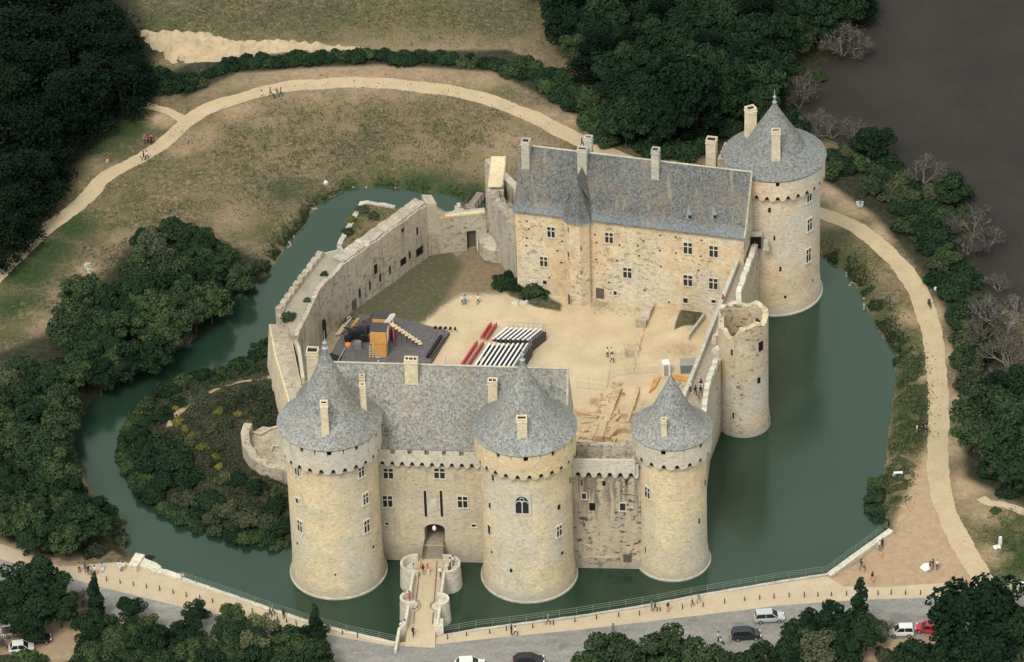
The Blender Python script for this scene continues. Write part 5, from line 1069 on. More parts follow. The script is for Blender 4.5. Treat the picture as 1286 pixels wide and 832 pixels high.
for i in range(26):
    a = P(r_.uniform(430, 466), r_.uniform(404, 434), zs + r_.uniform(.1, .9)); an = r_.choice([.9, 1.0, -.5]) + r_.uniform(-.2, .2); L = r_.uniform(.8, 2.6); mb.tube(a, a + [L * math.cos(an), L * math.sin(an), r_.uniform(-.1, .3)], r_.uniform(.04, .10), n=4)
tag(mb.build('rigging_pieces', M['black']), 'tangle of dark rigging bars and cables among the stage equipment', 'rigging', kind='stuff')
# tall pole with ladder flag panels
q = P2(492, 428, zs); mb = MB(); mb.tube(v3(q, zs), v3(q, zs + 4.6), .06, n=6); prop('stage_pole', mb, M['black'], 'thin black pole standing on the stage beside the plywood towers', 'pole', v3(q, zs))
mb = MB(); a = P(485, 406, 7.2); b = P(493, 396, 8.4); d = (b - a)
for k in range(7):
    c0 = a + d * (k / 6); mb.box((c0[0], c0[1], c0[2]), (.75, .12, .22), .3)
mb.tube(a + [-.3, 0, 0], b + [-.3, 0, 0], .06); mb.tube(a + [.4, 0, 0], b + [.4, 0, 0], .06); mb.tube(v3(a[:2], zs), a, .05); mb.tube(v3(b[:2], zs), b, .05)
prop('white_ladder', mb, M['white'], 'slanting white rung ladder above the rear plywood tower', 'ladder', v3(a[:2], zs))
mb = MB(); q = P2(494, 424, zs); mb.box((q[0], q[1], zs), (.9, .6, 1.6)); prop('red_box', mb, M['red'], 'small bright red cabinet beside the plywood towers on the stage', 'cabinet', v3(q, zs))
# stairway of pale treads
SW_ = thing('stage_stairs', v3(P2(512, 424, zs), zs), 'flight of pale open treads descending to the right on the stage', 'stairs')
for k in range(9):
    f = k / 8; p = P(493 + 33.5 * f, 408.5 + 22.5 * f, zs + 3.0 * (1 - f) + .25); mb = MB(); mb.box((p[0], p[1], p[2]), (.62, 1.15, .10), .35); mb.build('tread', M['plyl'], SW_)
a, b = P(492, 409, zs + 3.1), P(526, 431.5, zs + .1); mb = MB()
for s in (-.45, .45): mb.tube(a + [0, s, 0], b + [0, s, 0], .07, n=4)
for f in (.0, .35, .55): c0 = a + (b - a) * f; mb.tube(v3(c0[:2], zs), c0, .06, n=4)
mb.build('stringer', M['dgrey'], SW_)
# equipment
r_ = random.Random(12)
for i, (px, py, sx, sy, sz, mt_, lb) in enumerate([(446, 424, 2.2, 1.2, 1.1, 'black', 'long black equipment case left of the plywood towers'), (437, 428, 1.0, 1.0, .8, 'black', 'black equipment case nearest the arched doorway'), (456, 419, 1.6, 1.0, 1.5, 'dgrey', 'dark grey equipment rack behind the black cases'),
   (450, 437, 1.1, 1.1, 1.0, 'silvergrey', 'grey cloth covered box left of the ladder'), (463, 412, 1.2, 2.6, .8, 'dgrey', 'dark folded platform lying behind the equipment'), (457, 428, 1.3, 1.0, .9, 'black', 'black case touching the near plywood tower')]):
    if mt_ == 'silvergrey': mt_ = 'tarp'; M.setdefault('tarp', plain('grey_tarpaulin', (.20, .21, .22), .7))
    q = P2(px, py, zs); mb = MB(); mb.box((q[0], q[1], zs), (sx, sy, sz), r_.uniform(-.3, .5), top=.92); mb.box((q[0], q[1], zs + sz), (sx * .7, sy * .6, .14), r_.uniform(-.3, .5)); prop('equipment_case', mb, M[mt_], lb, 'case', v3(q, zs))
mb = MB(); q = P2(437, 434, zs); mb.lathe([(.5, 0), (.45, .3), (.25, .45), (.01, .5)], v3(q, zs), 14); prop('orange_cover', mb, M['orange'], 'small orange domed cover on the stage floor near the equipment', 'cover', v3(q, zs))
mb = MB(); mb.prism([P2(415, 444, zs + .01), P2(430, 449, zs + .01), P2(424, 458, zs + .01), P2(410, 456, zs + .01)], zs, zs + .12); prop('dark_mat', mb, M['black'], 'black mat lying at the near left corner of the stage', 'mat', v3(P2(420, 452, zs), zs))
mb = MB(); mb.tube(v3(P2(423, 458, zs), zs + .2), v3(P2(433, 442, zs), zs + .6), .08); prop('steel_bar', mb, M['metal'], 'steel bar lying diagonally beside the black mat', 'bar', v3(P2(428, 450, zs), zs))
mb = MB(); a, b = P(422, 421, 3.2), P(438, 398, 3.4)
for k in range(3): mb.tube(a + [k * .28, 0, .05 * k], b + [k * .28, 0, .05 * k], .12, n=4)
prop('timber_beams', mb, M['plyl'], 'bundle of long pale timber beams lying below the thick west wall', 'timber', a)
mb = MB(); a, b = P(440, 412, 3.9), P(449, 400, 3.9); mb.tube(a, b, .14, n=4); mb.tube(a + [.3, 0, 0], b + [.3, 0, 0], .12, n=4); prop('timber_beams', mb, M['ply'], 'short pair of orange timber beams near the back of the stage', 'timber', a)
mb = MB()
for k in range(4): a, b = P(428 + k * 2.5, 417 + k, 3.3), P(441 + k * 2.5, 402 + k, 3.5); mb.tube(a, b, .09, n=4)
prop('scaffold_tubes', mb, M['metal'], 'stack of grey scaffold tubes between the pale beams and stage', 'tubes', a)
mb = MB(); a = P2(547, 412.5, zs)
for k in range(5): mb.box((a[0] + k * .75, a[1] - k * .12, zs), (.6, .35, .35), k * .4, top=.6)
prop('floor_lights', mb, M['black'], 'row of black floor lights on the far right edge of the stage', 'lights', v3(a, zs))

# ---- bleachers: white benches on dark steps
def bleacher(p00, p01, p10, n, label, z0, z1):
    """p00 near end of first row, p01 far end of first row, p10 near end of last row (pixels)"""
    a = P2(*p00, z0); b = P2(*p01, z0); c = P2(*p10, z1); row = (b - a); st = (c - a) / (n - 1); t = thing('bleacher', v3((a + b + c + c + b - a) / 4, 3), label, 'seating', 'bleachers')
    d = st / np.linalg.norm(st)
    fr = MB()
    for i in range(n):
        z = z0 + (z1 - z0) * i / (n - 1); o = a + st * i
        fr.prism([o - d * .05, o + st * .98, o + st * .98 + row, o - d * .05 + row], z - .62 if i else 3.0, z - .45)
        mb = MB(); mb.prism([o, o + st * .36, o + st * .36 + row, o + row], z - .08, z + .02); mb.build('bench', M['white'], t)
        for f in (.02, .33, .66, .97):
            q = o + row * f + st * .2; fr.box((q[0], q[1], 3.0), (.1, .1, z - 3.1))
    e = a + st * n
    fr.wall([e, e + row], .08, lambda s: z1 - .7, lambda s: z1 - .4, 1)
    fr.build('steps', M['black'], t)
    r_ = MB(); k = 9
    for i in range(k): q = e + row * i / (k - 1); r_.tube(v3(q, 3.0), v3(q, z1 + 1.1), .04, n=4)
    for z in (z1 + .1, z1 + .6, z1 + 1.1): r_.tube(v3(e, z), v3(e + row, z), .035, n=4)
    for i in range(k - 1): q0 = e + row * i / (k - 1); q1 = e + row * (i + 1) / (k - 1); r_.tube(v3(q0, 3.0), v3(q1, z1 - .6), .035, n=4)
    for i in range(n): q = a + st * (i + .5) + row; zz = z0 + (z1 - z0) * i / (n - 1); r_.tube(v3(q, zz), v3(q, zz + 1.0), .03, n=4)
    r_.tube(v3(a + row, z0 + 1.0), v3(e + row, z1 + 1.0), .035, n=4); r_.build('back_rail', M['metal'], t)
    b_ = MB(); b_.wall([e + d * .1, e + d * .1 + row], .05, lambda s: 3.0, lambda s: z1 - .3, 1); b_.build('back_cloth', M['dgrey'], t)
bleacher((618, 425.5), (636, 411), (661, 427), 8, 'rear bleacher block of eight white benches, farther from the front dwelling', 3.4, 5.0)
bleacher((592, 464), (614, 431), (640, 464), 9, 'front bleacher block of nine white benches, next to the front dwelling roof', 3.4, 5.2)
# ---- red chairs
def mk_chair():
    t = thing('chair', (0, 0, 0), 'red plastic chair', 'chair', 'red chairs before the bleachers'); 
    mb = MB(); mb.box((0, 0, .42), (.46, .46, .06)); mb.build('seat', M['red'], t)
    mb = MB(); mb.box((.22, 0, .48), (.06, .46, .45)); mb.build('backrest', M['red'], t)
    for x, y in ((-.19, -.19), (.19, -.19), (.19, .19), (-.19, .19)): mb = MB(); mb.box((x, y, 0), (.05, .05, .42)); mb.build('leg', M['dgrey'], t)
    return t
ch0 = mk_chair(); first = True
for (pa, pb, n, lb) in (((605.5, 425), (615.5, 410), 7, 'red plastic chair in the left row before the rear bleacher block'), ((611, 426.5), (622, 411), 7, 'red plastic chair in the right row before the rear bleacher block'),
                        ((579, 462), (597.5, 434), 11, 'red plastic chair in the left row before the front bleacher block'), ((587, 462), (605.5, 434.5), 11, 'red plastic chair in the right row before the front bleacher block')):
    a, b = P2(*pa, 3.1), P2(*pb, 3.1)
    for i in range(n):
        t = ch0 if first else copy_tree(ch0); first = False; q = a + (b - a) * i / (n - 1); t.location = (q[0], q[1], 3.02); t.rotation_euler = (0, 0, math.atan2(b[1] - a[1], b[0] - a[0]) - math.pi / 2 + random.uniform(-.1, .1)); t['label'] = lb; t.scale = (1.0, 1.0, 1.0)
# ---- site huts
q = P2(836.5, 470, 3); HT = thing('site_cabin', v3(q, 3), 'small upright white toilet cabin standing in the court above the right tower cone', 'cabin')
mb = MB(); mb.box((q[0], q[1], 3), (1.15, 1.15, 2.2), .05); mb.build('body', M['white'], HT); mb = MB(); mb.box((q[0], q[1], 5.2), (1.25, 1.25, .14), .05, top=.8); mb.build('roof', M['white'], HT); mb = MB(); mb.box((q[0], q[1] - .585, 3.1), (.7, .03, 1.9), .05); mb.build('door', M['metal'], HT)
q = P2(864.5, 470, 3); HT = thing('container', v3(q, 3), 'grey metal storage container against the wall walk parapet', 'container')
M['bluegrey'] = plain('blue_grey_metal', (.16, .19, .21), .5)
mb = MB(); mb.box((q[0], q[1] + 1.0, 3), (2.3, 1.9, 1.5), .0); mb.build('body', M['bluegrey'], HT); mb = MB()
for k in range(9): mb.box((q[0] - 1.0 + k * .25, q[1] + .03, 3.1), (.06, .05, 1.3))
mb.box((q[0], q[1] + 1, 4.5), (2.36, 1.96, .08)); mb.build('ribs', M['metal'], HT)
mb = MB()
for k in range(5): a, b = P(846, 471 + k * 1.3, 3.2), P(869, 475 + k * 1.3, 3.2); mb.tube(a + [0, 0, .1 * (k % 2)], b + [0, 0, .1 * (k % 2)], .13, n=4)
prop('plank_stack', mb, M['ply'], 'stack of orange planks on the ground in front of the grey container', 'planks', P(857, 474, 3))
mb = MB()
for k in range(4): a, b = P(822 - k * 2.2, 487 + k * 2, 3.3), P(829 - k * 2.4, 473 + k, 3.3); mb.tube(a, b, .12, n=4)
prop('plank_stack', mb, M['ply'], 'orange shoring planks leaning beside the left flank of the right tower cone', 'planks', P(825, 482, 3))
mb = MB(); r_ = random.Random(8)
for i in range(12): q = P2(848 + r_.uniform(0, 18), 482 + r_.uniform(-3, 5), 3.1); mb.box((q[0], q[1], 3), (r_.uniform(.3, .8), r_.uniform(.3, .7), r_.uniform(.2, .5)), r_.uniform(0, 3), top=.8)
prop('stone_pile', mb, M['st_ruin'], 'pile of numbered looking cut stones behind the planks by the wall walk'.replace('numbered looking ', ''), 'stones', P(857, 482, 3))
# ---- mesh barrier panels
def barrier(a, b, label):
    a = P2(*a, 3); b = P2(*b, 3); mb = MB(); L = np.linalg.norm(b - a)
    for z in (3.1, 4.0, 4.9): mb.tube(v3(a, z), v3(b, z), .018, n=4)
    for k in range(int(L / .5) + 1): q = a + (b - a) * (k * .5 / L); mb.tube(v3(q, 3.05), v3(q, 4.9), .008 if k % 4 else .02, n=4)
    prop('barrier', mb, M['metal'], label, 'barrier', v3(a, 3), 'mesh barriers round the excavation')
barrier((724, 487), (760, 491), 'mesh barrier running from the dwelling roof end towards the court'); barrier((762, 489), (767, 467), 'mesh barrier panel standing in depth at the court edge of the dig'); barrier((770, 474), (795, 469), 'mesh barrier panel behind the two parallel footings'); barrier((797, 470), (826, 468), 'mesh barrier panel left of the white cabin')

# ================================================================ CARS
def mk_car(label, paint, L=4.3, Wd=1.75, Hh=1.5, van=False):
    t = thing('parked_car', (0, 0, 0), label, 'car', 'cars parked along the road')
    hb = .32; sh = .82 * Hh / 1.5 if not van else .95
    # body: lofted cross sections along x (front = +x)
    st = [(-.5, .42, .70, .82), (-.485, .36, .86, .92), (-.40, .30, sh, .98), (-.15, .28, sh + .02, 1.0), (.15, .28, sh, 1.0), (.32, .28, sh - .04, .98), (.45, .32, sh - .20, .92), (.495, .40, .52, .80)]
    mb = MB(); rings = []
    for x, zb, zt, k in st:
        y = Wd / 2 * k; rings.append([(x * L, -y * .94, zb), (x * L, -y, zb + .12), (x * L, -y, zt - .10), (x * L, -y * .92, zt), (x * L, y * .92, zt), (x * L, y, zt - .10), (x * L, y, zb + .12), (x * L, y * .94, zb)])
    n = 8; vs = [p for r in rings for p in r]; fs = [(i * n + j, i * n + (j + 1) % n, (i + 1) * n + (j + 1) % n, (i + 1) * n + j) for i in range(len(rings) - 1) for j in range(n)]
    fs = [tuple(reversed(f)) for f in fs]; fs += [tuple(range(n)), tuple(reversed(range((len(rings) - 1) * n, len(rings) * n)))]
    mb.add(vs, fs); mb.build('body', paint, t, smooth=35)
    # cabin: glasshouse then roof
    x0, x1, x2, x3 = (-.46 if van else -.44) * L, (-.42 if van else -.32) * L, .08 * L, .28 * L; yb, yt = Wd / 2 * .90, Wd / 2 * .74; zb = sh - .02; zt = Hh
    v = [(x0, -yb, zb), (x3, -yb, zb), (x3, yb, zb), (x0, yb, zb), (x1, -yt, zt - .06), (x2, -yt, zt - .06), (x2, yt, zt - .06), (x1, yt, zt - .06)]
    mb = MB(); mb.add(v, [(0, 1, 5, 4), (1, 2, 6, 5), (2, 3, 7, 6), (3, 0, 4, 7), (4, 5, 6, 7)]); mb.build('windows', M['glass'], t)
    mb = MB(); mb.prism([(x1 - .05, -yt - .02), (x2 + .04, -yt - .02), (x2 + .12, 0), (x2 + .04, yt + .02), (x1 - .05, yt + .02)], zt - .07, zt)
    for (a, b) in ((0, 4), (1, 5), (2, 6), (3, 7)): mb.tube(v[a], v[b], .05, n=4)
    for s in (-1, 1): mb.tube((-.12 * L, s * yb, zb), (-.12 * L, s * yt, zt - .05), .05, n=4)
    mb.build('roof', paint, t)
    for x in (-.30, .31):
        for s in (-1, 1):
            w_ = MB(); K = 16; ring = []
            for dy in (-.11, .11):
                for i in range(K): a = TWO * i / K; ring.append((x * L + .32 * math.cos(a), s * (Wd / 2 - .08) + dy, .32 + .32 * math.sin(a)))
            w_.add(ring, [(i, K + i, K + (i + 1) % K, (i + 1) % K) for i in range(K)] + [tuple(range(K)), tuple(reversed(range(K, 2 * K)))]); wo_ = w_.build('wheel', M['tyre'], t)
            h_ = MB(); h_.add([(x * L + .19 * math.cos(TWO * i / 10), s * (Wd / 2 + .035), .32 + .19 * math.sin(TWO * i / 10)) for i in range(10)], [tuple(range(10))]); h_.build('rim', M['metal'], wo_)
    for s in (-1, 1):
        h_ = MB(); h_.box((.475 * L, s * Wd * .33, .56), (.16, .34, .14)); h_.build('headlight', M['lamp'], t)
        h_ = MB(); h_.box((-.487 * L, s * Wd * .36, .68), (.08, .16, .24)); h_.build('tail_light', M['lampr'], t)
        h_ = MB(); h_.box((.17 * L, s * (Wd / 2 + .06), sh + .02), (.14, .18, .12)); h_.build('mirror', paint, t)
    h_ = MB(); h_.box((.5 * L, 0, .42), (.03, .5, .11)); h_.build('number_plate', M['white'], t)
    return t
def car_at(t, px, py, rz, z=1.46): q = P2(px, py, z); t.location = (q[0], q[1], z); t.rotation_euler = (0, 0, rz)
car_at(mk_car('silver people carrier on the road between the bollards and the dark car', M['silver'], 4.3, 1.75, 1.62, True), 966, 779, .04)
car_at(mk_car('dark blue black car at the edge of the trees, below the silver people carrier', M['blackcar'], 4.2, 1.75, 1.6, True), 937, 801, .05)
car_at(mk_car('small pale white hatchback parked left of the red car', M['whitecar'], 3.5, 1.6, 1.6, True), 1132, 797, math.pi - .03)
car_at(mk_car('red car parked half under the big round tree at right', M['redcar'], 3.7, 1.65, 1.45), 1166, 793, math.pi - .28)
car_at(mk_car('black car cut off by the bottom edge of the photo below the middle tower', M['blackcar'], 4.4, 1.8, 1.45), 664, 833, .03)
car_at(mk_car('white car cut off by the bottom edge of the photo near the bridge', M['whitecar'], 4.3, 1.75, 1.5), 590, 838, .03)
car_at(mk_car('white van parked under the trees in the bottom left corner, farther one', M['whitecar'], 4.8, 1.9, 2.1, True), 22, 796, .15, 1.4)
car_at(mk_car('dark car parked between white vehicles in the bottom left corner', M['blackcar'], 4.0, 1.75, 1.5), 47, 806, .1, 1.4)
car_at(mk_car('low white car parked nearest the bottom left corner', M['whitecar'], 3.6, 1.65, 1.45), 27, 817, .1, 1.4)

# ================================================================ PEOPLE
def skin_body(name, J, E_, Rr):
    me = bpy.data.meshes.new(name); me.from_pydata(J, E_, []); ob = bpy.data.objects.new(name, me); COL.objects.link(ob)
    ob.modifiers.new('s', 'SKIN'); ob.modifiers.new('ss', 'SUBSURF').levels = 1
    for v_, r in zip(me.skin_vertices[0].data, Rr): v_.radius = (r[0], r[1]) if hasattr(r, '__len__') else (r, r)
    me.skin_vertices[0].data[0].use_root = True
    dg = bpy.context.evaluated_depsgraph_get(); dg.update(); ev = ob.evaluated_get(dg); out = bpy.data.meshes.new_from_object(ev); out.name = name
    bpy.data.objects.remove(ob); return out
POSES = {}
def pose(kind):
    if kind == 'walk': L, Rg, aL, aR, tors = ((.09, -.30, .48), (.09, -.08 - .05, .06)), ((-.09, .16, .48), (-.09, .38, .12)), ((.21, .18, 1.12), (.22, .10, .88)), ((-.21, -.14, 1.12), (-.22, -.28, .92)), .0
    elif kind == 'sit': L, Rg, aL, aR, tors = ((.11, -.42, .45), (.11, -.45, .05)), ((-.11, -.42, .45), (-.11, -.45, .05)), ((.21, -.12, .75), (.14, -.34, .62)), ((-.21, -.12, .75), (-.14, -.34, .62)), -.42
    elif kind == 'hips': L, Rg, aL, aR, tors = ((.10, 0, .48), (.11, .02, .06)), ((-.10, 0, .48), (-.11, .02, .06)), ((.34, .05, 1.14), (.19, -.08, 1.0)), ((-.22, 0, 1.12), (-.23, -.08, .86)), .0
    else: L, Rg, aL, aR, tors = ((.09, 0, .48), (.10, .02, .06)), ((-.09, .02, .48), (-.10, .05, .06)), ((.22, .02, 1.12), (.23, -.06, .87)), ((-.22, .02, 1.12), (-.22, -.10, .87)), .0
    dz = tors
    foot = lambda a: (a[0], a[1] - .16, .035 if a[2] < .1 else a[2] - .03)
    J = [(0, 0, .92 + dz), (0, .0, 1.10 + dz), (0, .01, 1.30 + dz), (0, .0, 1.42 + dz), (0, -.01, 1.50 + dz), (0, -.02, 1.62 + dz), (0, -.03, 1.72 + dz),
         (.18, 0, 1.38 + dz), (aL[0][0], aL[0][1], aL[0][2]), (aL[1][0], aL[1][1], aL[1][2]), (-.18, 0, 1.38 + dz), (aR[0][0], aR[0][1], aR[0][2]), (aR[1][0], aR[1][1], aR[1][2]),
         (.10, 0, .86 + dz), L[0], L[1], foot(L[1]), (-.10, 0, .86 + dz), Rg[0], Rg[1], foot(Rg[1])]
    E_ = [(0, 1), (1, 2), (2, 3), (3, 4), (4, 5), (5, 6), (3, 7), (7, 8), (8, 9), (3, 10), (10, 11), (11, 12), (0, 13), (13, 14), (14, 15), (15, 16), (0, 17), (17, 18), (18, 19), (19, 20)]
    Rr = [(.15, .11), (.135, .10), (.165, .115), (.10, .085), .055, (.082, .10), (.065, .085), .065, .045, .032, .065, .045, .032, .095, .062, .042, .035, .095, .062, .042, .035]
    me = skin_body('person_body', J, E_, Rr)
    for nm in ('a', 'b', 'c', 'd'): me.materials.append(None)
    for p in me.polygons:
        c = p.center; z = c[2] - dz if dz and c[2] > .5 else c[2]
        arm = abs(c[0]) > .19 and c[2] < 1.2 + dz and c[2] > .55
        if c[2] < .09: k = 3
        elif c[2] > 1.47 + dz or (arm and c[2] < 1.14 + dz * .7): k = 0
        elif c[2] > .95 + dz: k = 1
        else: k = 2
        p.material_index = k
    me.polygons.foreach_set('use_smooth', [True] * len(me.polygons))
    # hair cap
    mb = MB(); c = (0, .0, 1.65 + dz); K = 10
    mb.lathe([(.115, -.06), (.125, .02), (.105, .09), (.06, .135), (.005, .15)], c, K); hm = bpy.data.meshes.new('hair'); hm.from_pydata(mb.v, [], mb.f); hm.materials.append(None); hm.polygons.foreach_set('use_smooth', [True] * len(hm.polygons))
    POSES[kind] = (me, hm)
for k in ('walk', 'stand', 'hips', 'sit'): pose(k)
CLOTH = {}
CC = dict(white=(.75, .75, .73), black=(.02, .02, .022), red=(.50, .03, .03), blue=(.06, .12, .30), lightblue=(.30, .50, .70), orange=(.75, .16, .05), pink=(.65, .08, .22), navy=(.02, .03, .07), grey=(.22, .22, .23), khaki=(.28, .24, .16), teal=(.03, .25, .30), salmon=(.70, .30, .22), brown=(.12, .07, .04), denim=(.08, .11, .18), yellow=(.65, .45, .12), skin=(.48, .30, .21), hair=(.05, .03, .02), blond=(.35, .24, .10), cream=(.60, .52, .38))
def cm(n):
    if n not in CLOTH: CLOTH[n] = plain('cloth_' + n if n not in ('skin', 'hair', 'blond') else n, CC[n], .85, var=.06)
    return CLOTH[n]
def person(px, py, z, top, bot, kind, rz, label, scale=1.0, hair='hair', grp=None):
    bm_, hm = POSES[kind]; q = P2(px, py, z); 
    t = thing('person', v3(q, z), label, 'person', grp, rz)
    o = bpy.data.objects.new('body', bm_); COL.objects.link(o); o.parent = t
    for i, c in enumerate(('skin', top, bot, 'black')): o.material_slots[i].link = 'OBJECT'; o.material_slots[i].material = cm(c)
    h = bpy.data.objects.new('hair', hm); COL.objects.link(h); h.parent = o; h.material_slots[0].link = 'OBJECT'; h.material_slots[0].material = cm(hair)
    t.scale = (scale,) * 3; return t
G = 'g'
